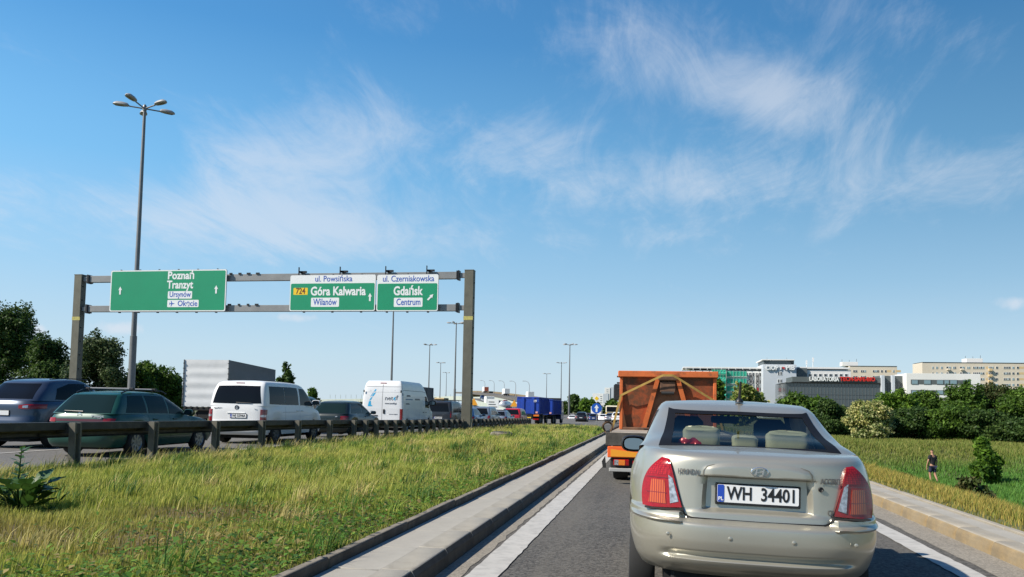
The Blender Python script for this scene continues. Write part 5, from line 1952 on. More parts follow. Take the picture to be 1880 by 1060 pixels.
def dark_lorry():
    Yr, Yf = 56.0, 63.0
    xr = at(796, 730, Yf).x
    zt = at(790, 711, 60).z - road_z(58)
    r = thing('dark_box_lorry', 'dark grey box lorry showing just right of the white delivery van roof', 'lorry', (xr - 1.2, Yr, road_z(58)), R(0), 'vehicles queueing on the main road')
    G_ = mat('dark grey lorry box', (.05, .055, .062), .6, var=.1, vs=.8)
    MB().box(-1.2, 1.2, 0, 7.0, 1.0, zt, .03).build('box_body', G_, r)
    for k in range(5):
        MB().box(1.2, 1.225, .2 + k * 1.6, .26 + k * 1.6, 1.05, zt - .05, .005).build('panel_rib', G_, r)
    for x in (-.6, .6):
        MB().box(x - .57, x + .57, -.03, -.004, 1.05, zt - .06, .01).build('rear_door', G_, r)
    MB().box(-.45, .45, .1, 9, .5, .98).build('chassis', M_under, r)
    cab(r, 7.1, P_gry, 2.2, 2.2, 1.6, .5)
    lorry_wheels(r, (1.3, 2.5, 8.0), .98)


dark_lorry()


def skip_box(root, y0, L, w, z0, z1, m, num=''):
    """ribbed hook-lift container with slanted rear frame"""
    b = MB().box(-w / 2, w / 2, y0, y0 + L, z0, z1 - .1, .02).build('container', m, root)
    MB().box(-w / 2 - .05, w / 2 + .05, y0 - .05, y0 + L + .05, z1 - .12, z1, .03).build('top_rim', m, b)
    n = int(L / .75)
    for sg in (-1, 1):
        for k in range(n + 1):
            y = y0 + .05 + (L - .22) * k / n
            MB().box(sg * w / 2, sg * (w / 2 + .09), y, y + .12, z0 + .05, z1 - .125, .01).build('side_rib', m, b)
        MB().box(sg * w * .17, sg * w * .30, y0 - .12, y0, z0, z1 - .1, .02).build('rear_column', m, b)
    MB().box(-w * .17, w * .17, y0 - .03, y0 + .01, z0 + .1, z1 - .5, .01).build('rear_panel', m, b)
    for x in (-w * .4, w * .4):
        MB().box(x - .12, x + .12, y0 - .05, y0, z0 + .1, z0 + .3, .01).build('warning_plate', mat('red white plate', (.7, .35, .35), .6, var=.5, vs=8), b)
    if num:
        text(num, .34, M_swhite, b, (w * .22 + .06, y0 - .125, z1 - .45), bold=.01, fit=.30)
    return b


def blue_lorry():
    M_bl = mat('blue container paint', (.008, .05, .34), .5, var=.12, vs=1.2, dirt=((.06, .06, .1), 3, .5, .8, .4))
    z = road_z(88)
    r = thing('blue_container_lorry', 'lorry carrying a blue ribbed skip container behind the red car', 'lorry', (-13.85, 86.6, z), R(-2), 'vehicles queueing on the main road')
    skip_box(r, 0, 6.2, 2.4, 1.12, 3.0, M_bl, '19')
    MB().box(-.5, .5, 0, 6.6, .6, 1.1).build('chassis', M_under, r)
    for sg in (-1, 1):
        MB().box(sg * .62, sg * 1.22, -.08, .02, .88, 1.08, .02).build('tail_light', M_lamber, r)
    MB().box(-.35, .35, -.05, .02, .55, .8, .01).build('number_board', M_yel, r)
    MB().box(.55, 1.2, -.06, .0, .50, .66, .01).build('bumper_bar', M_lred, r)
    lorry_wheels(r, (1.2, 2.5, 5.6), 1.0)
    r2 = thing('blue_container_lorry', 'second lorry with a blue container standing ahead and right of the first', 'lorry', (-13.5, 95.5, z - .1), R(-3), 'vehicles queueing on the main road')
    skip_box(r2, 0, 6.0, 2.4, 1.12, 2.95, M_bl, '')
    MB().box(-.5, .5, 0, 8.0, .6, 1.1).build('chassis', M_under, r2)
    MB().box(-1.15, 1.15, 6.1, 6.3, 1.0, 3.2, .05).build('cab_guard', M_under, r2)
    cab(r2, 6.4, P_nvy, 2.3, 2.8, 1.9, .5)
    lorry_wheels(r2, (1.2, 2.5, 7.3), 1.0)


blue_lorry()


# ------------------------------------------------------------------ skip lorry on the ramp
def skip_lorry():
    r = thing('skip_lorry', 'flatbed lorry on the ramp ahead of the silver saloon with orange rear boards', 'lorry', (.22, 15.3, 0), R(0))
    M_deck = mat('worn steel deck', (.36, .31, .25), .8, var=.25, vs=2, bump=.4, bs=30, dirt=((.12, .1, .08), 3, .45, .7, .7))
    M_frame = mat('lorry frame black', (.02, .02, .021), .7, var=.3, vs=4)
    d = MB().box(-1.15, 1.15, .0, 6.6, .84, .98, .015).build('load_bed', M_deck, r)
    MB().box(-1.17, 1.17, -.03, .02, .72, .97, .01).build('tail_board', mat('worn dark timber', (.07, .062, .052), .85, var=.35, vs=5, bump=.5, bs=25), d)
    MB().box(-1.17, -1.10, .0, 6.6, .72, 1.0, .01).build('side_rail', M_frame, d)
    MB().box(1.10, 1.17, .0, 6.6, .72, 1.0, .01).build('side_rail', M_frame, d)
    b = MB().box(-1.13, 1.13, -.05, .06, .50, .71, .01).build('rear_board', mat('orange warning board', (.80, .13, .02), .5, var=.1), r)
    for x in (-1.10, .32):
        MB().prism([(x + .03, .52), (x + .75, .52), (x + .75, .58), (x + .03, .66)], 'y', -.054, -.06).build('yellow_reflector', mat('amber reflective board', (.82, .33, .02), .5), b)
    MB().box(-1.08, 1.08, .0, .10, .30, .50, .02).build('lamp_beam', M_frame, r)
    MB().box(-1.10, 1.10, -.03, .08, .235, .305, .01).build('bumper_bar', mat('worn aluminium', (.45, .44, .41), .6, .3), r)
    for sg in (-1, 1):
        L_ = MB().box(sg * .72, sg * 1.02, -.05, .01, .35, .47, .015).build('tail_light', M_lred, r)
        MB().box(sg * .80, sg * .92, -.056, -.049, .36, .46, .004).build('indicator_lamp', M_lamber, L_)
        MB().box(sg * .92, sg * 1.0, -.056, -.049, .36, .46, .004).build('reversing_lamp', M_lclear, L_)
        MB().box(sg * .45, sg * .66, -.045, .01, .36, .45, .01).build('reflector', M_lred, r)
        MB().box(sg * .70, sg * 1.1, .55, 1.9, .55, .60, .02).build('mudguard', M_frame, r)
        for q in (.06,):
            MB().prism([(sg * 1.16, .30), (sg * 1.22, .30), (sg * 1.24, .42), (sg * 1.18, .52)], 'y', .02, .08).build('marker_arm', M_rubber, r)
    MB().box(-.45, .45, .1, 9.2, .45, .84).build('chassis', M_frame, r)
    lorry_wheels(r, (1.15, 2.3, 7.9), .93, .44, .30)
    M_cabp = P_wht
    cab(r, 6.9, M_cabp, 2.3, 2.25, 1.9, .5)
    MB().tube([(-1.1, 7.5, 1.6), (-1.33, 7.6, 1.75), (-1.33, 7.6, 2.1)], .02, 6).build('mirror_arm', M_black, r)
    MB().box(-1.43, -1.23, 7.52, 7.62, 1.65, 2.12, .04).build('cab_mirror', M_black, r)
    MB().box(-1.12, -.98, 6.3, 6.42, .95, 2.35, .01).build('crane_post', M_frame, r)
    for k in range(4):
        MB().box(-1.28, -1.0, 6.28, 6.4, 1.75 + k * .17, 1.79 + k * .17, .005).build('crane_rung', M_frame, r)
    # the skip itself
    M_or = mat('rusty orange paint', (.46, .088, .02), .8, var=.3, vs=2.2, bump=.5, bs=7, dirt=((.10, .045, .02), 2.3, .36, .54, .95))
    M_or2 = mat('rusty orange edge', (.56, .13, .03), .7, var=.2, vs=3, bump=.3, bs=12, dirt=((.13, .06, .03), 5, .55, .7, .8))
    M_rust = mat('rust brown', (.16, .08, .045), .85, var=.35, vs=3.5, bump=.4, bs=14, dirt=((.04, .03, .025), 2.2, .45, .65, .8))
    k = thing('orange_skip', 'rusty orange open skip strapped onto the flatbed lorry', 'skip', (.22, 17.15, .985))
    W2, Ht = .97, 1.14
    # shell: end walls lean inwards towards the floor
    sh = MB()
    prof = [(0.10, 0), (3.9, 0), (4.4, Ht), (-.02, Ht)]
    sh.prism(prof, 'x', -W2, -W2 + .02).prism(prof, 'x', W2 - .02, W2)
    sh.add([(-W2, .10, 0), (W2, .10, 0), (W2, -.02, Ht), (-W2, -.02, Ht), (-W2, .12, 0), (W2, .12, 0), (W2, .0, Ht), (-W2, .0, Ht)], [(0, 1, 2, 3), (4, 7, 6, 5), (0, 4, 5, 1)])
    sh.add([(-W2, 3.9, 0), (W2, 3.9, 0), (W2, 4.4, Ht), (-W2, 4.4, Ht)], [(0, 1, 2, 3)])
    sh.box(-W2, W2, .1, 3.9, -.02, .02)
    sh.build('shell', M_or, k)
    MB().box(-W2 - .06, W2 + .06, -.10, .03, Ht - .03, Ht + .10, .012).build('rim', M_or2, k)
    for sg in (-1, 1):
        MB().box(sg * (W2 - .02), sg * (W2 + .07), .035, 4.45, Ht - .03, Ht + .095, .012).build('rim', M_or2, k)
        MB().box(sg * (W2 - .04), sg * (W2 + .03), -.035, .02, .0, Ht - .035, .01).build('corner_post', M_or2, k)
        MB().add([(sg * .16, -.12, Ht - .06), (sg * .25, -.12, Ht - .06), (sg * .55, .0, 0.02), (sg * .44, .0, .02), (sg * .16, -.02, Ht - .06), (sg * .25, -.02, Ht - .06), (sg * .55, .10, .02), (sg * .44, .10, .02)],
                 [(0, 1, 2, 3), (4, 7, 6, 5), (0, 4, 5, 1), (1, 5, 6, 2), (2, 6, 7, 3), (3, 7, 4, 0)]).build('brace', M_or2, k)
    # recessed lifting bay between the braces
    MB().add([(-.17, -.035, Ht - .06), (.17, -.035, Ht - .06), (.43, .075, .03), (-.43, .075, .03)], [(0, 1, 2, 3)]).build('lifting_bay', M_rust, k)
    MB().box(-.20, .20, -.15, -.02, Ht - .10, Ht - .01, .02).build('lifting_head', M_rust, k)
    MB().tube([(-.13, -.12, Ht - .36), (.13, -.12, Ht - .36)], .035, 10).build('lifting_bar', M_frame, k)
    MB().box(-.16, .16, -.10, -.03, Ht - .34, Ht - .12, .01).build('lifting_plate', M_rust, k)
    MB().box(-W2, W2, -.03, .10, -.03, .05, .01).build('bottom_sill', M_rust, k)
    MB().box(-.5, -.38, -.05, .5, -.28 + .29, .0 + .03, .01).build('skid', M_frame, k)
    for (x0, x1, z0, z1) in ((-.8, -.5, .25, .6), (-.62, -.40, .55, .8), (.55, .8, .5, .62)):
        pass
    # straps
    M_strap = mat('yellow lashing strap', (.40, .25, .06), .8, var=.2, vs=8)
    for nm, pts in (('strap', [(-1.14, -.02, .03), (-.97, -.055, .72), (-.93, -.09, .74), (-.2, -.20, Ht - .04), (-.1, -.22, Ht + .005), (.1, -.22, Ht + .005), (.2, -.20, Ht - .05), (.97, -.06, .62), (1.12, -.02, .03)]),):
        rows = []
        P = [Vector(p) for p in pts]
        Q = []
        for a, b in zip(P[:-1], P[1:]):
            Q += [a.lerp(b, t) for t in np.linspace(0, 1, 6)[:-1]]
        Q.append(P[-1])
        for i, p in enumerate(Q):
            t = (Q[min(i + 1, len(Q) - 1)] - Q[max(i - 1, 0)]).normalized()
            n = Vector((0, -1, 0)).cross(t).normalized() * .022
            rows.append([p - n, p + n])
        s = MB().grid(rows)
        s.grid([[q + Vector((0, .006, 0)) for q in rw] for rw in rows])
        o = s.build('lashing_strap', M_strap, None, (.22, 17.13, .985))
        tag(o, 'yellow lashing strap pulled over the orange skip', 'strap')
    # loose coil of strap over the bed edge
    pts = [(-1.14 + .085 * math.cos(a) * (1 + .1 * math.sin(3 * a)), -.04 + .05 * math.sin(2 * a), .07 + .10 * math.sin(a)) for a in np.linspace(0, 4.4 * PI, 60)]
    o = MB().tube(pts, .02, 5).build('strap_coil', mat('dark strap', (.10, .055, .025), .8, var=.3), None, (.22, 15.45, .99))
    tag(o, 'loose coil of dark strap hanging at the left corner of the flatbed', 'strap')


skip_lorry()


# ------------------------------------------------------------------ bus, box lorry, tanker far ahead
def far_bus():
    p = at(1123, 772, 165)
    r = thing('city_bus', 'yellow and red city bus far ahead left of the orange skip', 'bus', (p.x, 165, p.z), R(0))
    MB().box(-1.27, 1.27, 0, 11, .35, 1.5, .08).build('lower_body', mat('bus yellow', (.75, .48, .03), .4), r)
    MB().box(-1.25, 1.25, .02, 10.98, 1.504, 3.0, .15).build('upper_body', mat('bus cream', (.72, .66, .5), .4), r)
    MB().box(-1.05, 1.05, -.02, .015, 1.75, 2.75, .02).build('rear_window', M_tint, r)
    for sg in (-1, 1):
        MB().box(sg * .95, sg * 1.2, -.03, .0, .8, 1.2, .01).build('tail_light', M_lred, r)
    lorry_wheels(r, (2.6, 8.6), 1.1)


far_bus()


def far_box():
    p = at(1094, 772, 175)
    r = thing('white_box_lorry', 'small white box lorry far ahead above the navy saloon', 'lorry', (p.x, 175, p.z), 0)
    MB().box(-1.1, 1.1, 0, 4.5, .9, 3.0, .03).build('box_body', M_white, r)
    for x in (-.53, .53):
        MB().box(x - .5, x + .5, -.03, -.002, 1.0, 2.9, .01).build('rear_door', M_white, r)
    MB().box(-.4, .4, 0, 6, .5, .9).build('chassis', M_under, r)
    cab(r, 4.6, P_wht, 2.0, 2.2, 1.5, .5)
    lorry_wheels(r, (1.0, 5.2), .85, .38, .25)


far_box()


def tanker():
    p = at(922, 755, 205)
    r = thing('tank_trailer', 'silver tank lorry with rounded end left of the blue containers', 'lorry', (p.x, 205, at(922, 744, 205).z - 2.5), R(0))
    prof = [(.02, 0), (.5, .05), (.85, .2), (1.05, .45), (1.1, .8), (1.1, 7.5), (.9, 7.9), (.02, 8.0)]
    MB().lathe(prof, (0, 0, 2.5), 'y', 28).build('tank', mat('tank steel', (.6, .6, .61), .35, .5), r)
    MB().box(-.4, .4, .2, 9, .6, 1.3).build('chassis', M_under, r)
    cab(r, 8.3, P_wht, 2.3, 2.8, 1.9, .5)
    lorry_wheels(r, (1.2, 2.5, 9.2), 1.0)


tanker()
# ------------------------------------------------------------------ trees and shrubs
M_leaf = mat('foliage', rough=.55, attr='Col', transl=.38, spec=.25)
M_bark = mat('bark', (.09, .07, .05), .9, var=.3, vs=6, bump=.6, bs=20)


def crown_mesh(clumps, n, size, pal, wts, seed, fill=.45, asp=1.6):
    g = np.random.default_rng(seed)
    C = np.array([c[0] for c in clumps], float)
    Rr = np.array([c[1] for c in clumps], float)
    area = (Rr[:, 0] * Rr[:, 2] + Rr[:, 0] * Rr[:, 1] + Rr[:, 1] * Rr[:, 2])
    k = g.choice(len(C), n, p=area / area.sum())
    d = g.normal(size=(n, 3))
    d /= np.linalg.norm(d, axis=1)[:, None]
    r = np.where(g.uniform(size=n) < fill, g.uniform(.25, .9, n), g.uniform(.82, 1.06, n))
    # lumpy outline
    lump = 1 + .16 * np.sin(d[:, 0] * 5 + k * 2.1) * np.sin(d[:, 1] * 6 + k) + .12 * np.sin(d[:, 2] * 9 + k * 1.3)
    p = C[k] + d * Rr[k] * (r * lump)[:, None]
    p += g.normal(size=(n, 3)) * size * .5
    nn = d * .7 + g.normal(size=(n, 3)) * .75 + np.array([0, 0, .35])
    nn /= np.linalg.norm(nn, axis=1)[:, None]
    a = np.cross(nn, g.normal(size=(n, 3)))
    a /= np.linalg.norm(a, axis=1)[:, None] + 1e-9
    b = np.cross(nn, a)
    s = size * g.uniform(.6, 1.4, n)[:, None]
    V = np.empty((n, 4, 3))
    V[:, 0] = p - a * s * asp * .5
    V[:, 1] = p + b * s * .5 - nn * s * .12
    V[:, 2] = p + a * s * asp * .5
    V[:, 3] = p - b * s * .5 - nn * s * .12
    kk = g.choice(len(pal), n, p=np.array(wts) / sum(wts))
    hue = 1 + .22 * np.sin(k * 1.9 + 1)[:, None] * np.array([[1, .7, .5]])
    cols = np.ones((n, 4, 4), np.float32)
    cols[:, :, :3] = (np.array(pal)[kk] * g.uniform(.7, 1.3, (n, 1)) * hue)[:, None, :]
    F_ = np.arange(n * 4).reshape(n, 4)
    return tri_mesh('crown', V.reshape(-1, 3), F_, cols.reshape(-1, 4), M_leaf)


def make_clumps(g, w, d, h, z0, n):
    out = []
    for i in range(n):
        t = g.uniform(0, 1) if i else .5
        z = z0 + h * (.12 + .76 * t)
        env = math.sin(PI * min(.93, .16 + .72 * t)) ** .7
        a = g.uniform(0, 2 * PI)
        q = g.uniform(.25, .72) * env
        rad = g.uniform(.20, .38)
        out.append(((math.cos(a) * w / 2 * q, math.sin(a) * d / 2 * q, z), (w / 2 * rad * 1.15, d / 2 * rad * 1.15, h * rad * .55)))
    return out


PAL = {
    'green': ([(.065, .13, .016), (.095, .175, .022), (.05, .095, .016)], [1, 1, .7]),
    'dark': ([(.04, .08, .018), (.055, .105, .022), (.08, .13, .028)], [1, 1, .6]),
    'bright': ([(.095, .185, .018), (.13, .23, .024), (.06, .125, .016)], [1, 1, .6]),
    'pale': ([(.42, .42, .15), (.52, .50, .22), (.16, .22, .05), (.10, .15, .03)], [1.1, 1, .6, .5]),
    'blossom': ([(.36, .36, .11), (.17, .23, .04), (.10, .16, .025)], [.9, 1, .9]),
    'brownish': ([(.10, .095, .035), (.07, .10, .025), (.055, .08, .02)], [.8, 1, .8]),
    'silver': ([(.085, .125, .045), (.13, .17, .075), (.055, .085, .028)], [1, .6, 1])}
tree_seed = [100]


def tree(name, label, loc, w, h, kind, n=6000, size=.24, trunk_h=None, nclump=16, group=None, cat='tree', low=.0, depth=None, spire=0):
    tree_seed[0] += 1
    g = random.Random(tree_seed[0])
    o = thing(name, label, cat, loc, 0, group)
    z0 = h * low
    cl = make_clumps(g, w, depth or w, h - z0, z0, nclump)
    for q in range(spire):
        cl.append(((g.uniform(-.2, .2) * w, g.uniform(-.2, .2) * w, h * g.uniform(.85, .98)), (w * .10, w * .10, h * .10)))
    # loose sprays breaking the outline
    for q in range(nclump * 2):
        c0, r0_ = cl[g.randrange(nclump)]
        d = Vector((g.gauss(0, 1), g.gauss(0, 1), abs(g.gauss(0, 1)) * .9 - .2)).normalized()
        cl.append(((c0[0] + d.x * r0_[0] * 1.15, c0[1] + d.y * r0_[1] * 1.15, c0[2] + d.z * r0_[2] * 1.2), (w * .05, w * .05, h * g.uniform(.035, .08))))
    pal, wts = PAL[kind]
    me = crown_mesh(cl, n, size, pal, wts, tree_seed[0])
    mkobj('crown', me, o)
    tr = MB()
    th = h * .8
    lean = g.uniform(-.05, .05) * h
    r0 = max(.05, h * .022)
    tr.tube([(0, 0, -.3), (lean * .2, 0, h * .2), (lean * .6, g.uniform(-.1, .1), h * .5), (lean, 0, th)], [r0 * 1.3, r0, r0 * .6, r0 * .15], 7)
    t_ = tr.build('trunk', M_bark, o)
    for i in range(6):
        zb = h * g.uniform(.18, .6)
        c = cl[g.randrange(len(cl))][0]
        MB().tube([(lean * zb / h, 0, zb), ((c[0] + lean * zb / h) / 2, c[1] / 2, (zb + c[2]) / 2 + .1), c], [r0 * .5, r0 * .3, r0 * .08], 5).build('limb', M_bark, t_)
    return o


def tree_px(name, label, px, pytop, wpx, Y, kind, zbase=None, **kw):
    t = at(px, pytop, Y)
    zb = zbase if zbase is not None else float(ground_h(np.float64(t.x), np.float64(Y)))
    mpp = Y * 1.0 / 1469 * 1.02
    return tree(name, label, (t.x, Y, zb), wpx * mpp, t.z - zb, kind, **kw)


GRT = 'shrubs and trees beyond the meadow'
for a in (
    ('pale_shrub', 'broad pale yellow variegated shrub at the back of the meadow', 1596, 735, 92, 68, 'pale', dict(n=22000, size=.125, nclump=28, cat='shrub')),
    ('round_tree', 'green tree rising just above the right side of the silver saloon roof', 1478, 713, 92, 96, 'green', dict(n=7000, size=.30)),
    ('broadleaf_shrub', 'dense green shrub between the saloon and the pale shrub', 1534, 739, 78, 78, 'dark', dict(n=22000, size=.14, nclump=22)),
    ('broadleaf_tree', 'bright green tree rising directly behind the pale shrub', 1645, 717, 92, 80, 'bright', dict(n=24000, size=.14, nclump=24)),
    ('broadleaf_tree', 'tree right of the bright one, below the two white pillars', 1706, 722, 96, 84, 'green', dict(n=22000, size=.14, nclump=24)),
    ('broadleaf_tree', 'tallest tree of the thicket, in front of the white office windows', 1766, 708, 104, 82, 'green', dict(n=24000, size=.14, nclump=24, spire=4)),
    ('broadleaf_tree', 'brownish green tree in front of the balcony column of the flats', 1822, 712, 96, 84, 'brownish', dict(n=22000, size=.14, nclump=24, spire=3)),
    ('broadleaf_tree', 'tree at the right edge of the picture below the flats', 1872, 718, 96, 80, 'green', dict(n=22000, size=.14, nclump=24, spire=2)),
    ('dark_shrub', 'dark shrub just right of the pale shrub', 1672, 752, 92, 70, 'dark', dict(n=22000, size=.13, nclump=24, cat='shrub')),
    ('dark_shrub', 'dark spreading shrub in the middle of the thicket above the walking person', 1742, 748, 104, 69, 'green', dict(n=24000, size=.13, nclump=24, cat='shrub')),
    ('dark_shrub', 'dark spreading shrub behind the small bush in the meadow', 1812, 756, 100, 68, 'dark', dict(n=22000, size=.13, nclump=24, cat='shrub')),
    ('dark_shrub', 'dark shrub cut off by the right edge of the picture', 1876, 768, 96, 66, 'dark', dict(n=20000, size=.13, nclump=20, cat='shrub')),
    ('blossom_tree', 'pale blossoming tree in front of the scaffolded wing', 1370, 711, 70, 140, 'blossom', dict(n=6000, size=.42, nclump=18)),
    ('slim_tree', 'slim green tree at the right corner of the orange skip', 1316, 700, 34, 100, 'green', dict(n=4000, size=.32, nclump=12)),
):
    nm, lab, px, pt, wp, Y, kd, kw = a
    tree_px(nm, lab, px, pt, wp, Y, kd, group=GRT, **kw)
GLT = 'trees behind the main road'
for a in (
    ('dark_tree', 'tall dark tree at the left edge of the picture', 5, 562, 200, 62, 'dark', dict(n=32000, size=.145, nclump=30, spire=6)),
    ('dark_tree', 'dark tree between the left edge tree and the gantry post', 96, 620, 135, 60, 'dark', dict(n=22000, size=.14, nclump=24, spire=5)),
    ('bushy_tree', 'silvery green bushy tree right of the left gantry post', 188, 626, 145, 58, 'silver', dict(n=24000, size=.14, nclump=26, spire=8)),
    ('bushy_tree', 'low green tree just right of the tall lamp mast', 280, 668, 115, 62, 'green', dict(n=16000, size=.145, nclump=20, spire=6)),
    ('bushy_tree', 'low green bush partly hidden by the tarpaulin lorry', 330, 690, 75, 64, 'green', dict(n=4000, size=.25, nclump=12, spire=1)),
    ('small_tree', 'small lone tree right of the tarpaulin lorry', 524, 666, 34, 120, 'dark', dict(n=2500, size=.34, nclump=10, spire=2)),
    ('small_tree', 'low tree above the bonnet of the white passenger van', 577, 716, 26, 150, 'green', dict(n=1500, size=.4, nclump=8)),
    ('distant_tree', 'dark green tree left of the round blue road sign, tallest there', 1056, 726, 26, 250, 'dark', dict(n=2500, size=.7, nclump=10, spire=2)),
    ('distant_tree', 'bright green tree just left of the round blue road sign', 1078, 733, 34, 230, 'bright', dict(n=3000, size=.6, nclump=12)),
    ('distant_tree', 'dark tree behind the round blue road sign', 1099, 742, 24, 240, 'dark', dict(n=2000, size=.6, nclump=8)),
    ('distant_tree', 'green tree beside the lorry mirror in front of the far white tower', 1124, 727, 24, 300, 'green', dict(n=1800, size=.7, nclump=8)),
    ('distant_tree', 'dark trees clump beside the thin mast right of the blue containers', 1041, 733, 18, 260, 'dark', dict(n=1500, size=.7, nclump=7)),
):
    nm, lab, px, pt, wp, Y, kd, kw = a
    tree_px(nm, lab, px, pt, wp, Y, kd, group=GLT if px < 700 else 'distant trees past the lawn', **kw)
# bushes in the meadow
tree_px('cone_bush', 'small upright bush standing alone in the green hollow', 1811, 812, 46, 46, 'bright', n=3500, size=.16, nclump=12, cat='bush', group='bushes in the meadow')
tree_px('low_bush', 'low dark sprawling bush right of the walking person', 1783, 873, 66, 33, 'brownish', n=3000, size=.13, nclump=12, cat='bush', group='bushes in the meadow')
tree_px('low_bush', 'low dark weeds left of the walking person', 1652, 868, 40, 34, 'brownish', n=1000, size=.12, nclump=7, cat='bush', group='bushes in the meadow')
# far woods closing the horizon
def wood(name, label, pxs, pyt, Y, seed, n=9000):
    g = random.Random(seed)
    cl = []
    for i in range(70):
        px = g.uniform(*pxs)
        p = at(px, pyt + g.uniform(0, 8), Y + g.uniform(-25, 25))
        hgt = max(2, p.z + 2)
        cl.append(((p.x, p.y, hgt * .5 - 1.5), (g.uniform(4, 9), 5, hgt * .55)))
    me = crown_mesh(cl, n, 1.3, *PAL['dark'], seed, .2)
    return tag(mkobj(name, me), label, 'trees', kind='stuff')


wood('far_woods', 'distant line of trees along the horizon left of the overpass', (-200, 860), 738, 560, 3)
wood('far_woods', 'distant line of trees low behind the silver saloon and thicket', (1000, 2200), 748, 480, 4, 14000)

# ------------------------------------------------------------------ weeds at the lawn's near left corner
def burdock():
    base = Vector((-6.6, 7.45, float(lawn_h(-6.6, 7.45))))
    o = thing('broadleaf_weed', 'dark green broad-leaved weed at the lower left of the lawn', 'plant', base)
    M_b = mat('weed leaf', (.045, .105, .018), .45, var=.3, vs=6, transl=.25)
    g = random.Random(11)
    for i in range(60):
        a = g.uniform(0, 2 * PI)
        L = g.uniform(.16, .30)
        wd = L * g.uniform(.55, .8)
        z0 = g.uniform(.04, .38)
        rr = g.uniform(.02, .34)
        el = g.uniform(.1, 1.1)
        rows = []
        for t in np.linspace(0, 1, 7):
            hw = wd * .5 * math.sin(PI * min(1, t * .93 + .06)) ** .7 * (1 - .25 * t)
            f = t * L
            zc = z0 + f * math.sin(el) - .6 * f * f
            xr = rr + f * math.cos(el)
            rows.append([(math.cos(a) * xr - math.sin(a) * s * hw, math.sin(a) * xr + math.cos(a) * s * hw, zc + abs(s) * hw * .25 + .012 * math.sin(9 * t + s * 4)) for s in (-1, -.5, 0, .5, 1)])
        lf = MB().grid(rows).build('leaf', M_b, o, fix=False)
        MB().tube([(0, 0, 0), (math.cos(a) * rr * .5, math.sin(a) * rr * .5, z0 * .6), (math.cos(a) * rr, math.sin(a) * rr, z0)], [.009, .007, .005], 5).build('stalk', M_b, lf)
    # tall flowering stem
    st = MB().tube([(-.2, .2, 0), (-.22, .22, .4), (-.18, .2, .85)], [.012, .01, .004], 6).build('stem', M_b, o)
    for i in range(26):
        t = g.uniform(.35, 1)
        a = g.uniform(0, 6.28)
        p = Vector((-.2, .2, .85 * t))
        q = p + Vector((math.cos(a) * .12, math.sin(a) * .12, .05))
        s_ = Vector((-math.sin(a), math.cos(a), .1)) * .03
        MB().add([p, (p + q) / 2 + s_, q, (p + q) / 2 - s_], [(0, 1, 2, 3)]).build('leaf', M_b, o, fix=False)


burdock()
D.objects['broadleaf_weed'].scale = (1, 1, .78)
# drain cover in the lawn
p = at(990, 808, 30)
mb = MB().lathe([(.42, -.2), (.44, .16), (.40, .20)], (0, 0, 0), 'z', 24)
o = mb.build('manhole_ring', M_edge, None, (-6.0, 31.0, float(lawn_h(-6, 31)) + .02))
tag(o, 'flat concrete manhole ring set in the middle of the lawn', 'manhole')
MB().lathe([(.36, .2), (.35, .225)], (0, 0, 0), 'z', 24).build('cover', M_rail, o)


# ------------------------------------------------------------------ walking person
def skinned(name, joints, edges, m, parent=None, sub=2):
    me = D.meshes.new(name)
    keys = list(joints)
    me.from_pydata([joints[k][0] for k in keys], [(keys.index(a), keys.index(b)) for a, b in edges], [])
    o = D.objects.new('tmp_' + name, me)
    COL.objects.link(o)
    o.modifiers.new('skin', 'SKIN').use_smooth_shade = True
    for i, k in enumerate(keys):
        r = joints[k][1]
        me.skin_vertices[0].data[i].radius = r if isinstance(r, tuple) else (r, r)
    me.skin_vertices[0].data[0].use_root = True
    sm = o.modifiers.new('sub', 'SUBSURF')
    sm.levels = sub
    dg = bpy.context.evaluated_depsgraph_get()
    out = D.meshes.new_from_object(o.evaluated_get(dg))
    D.objects.remove(o)
    out.materials.clear()
    out.materials.append(m)
    out.name = name
    return mkobj(name, out, parent)


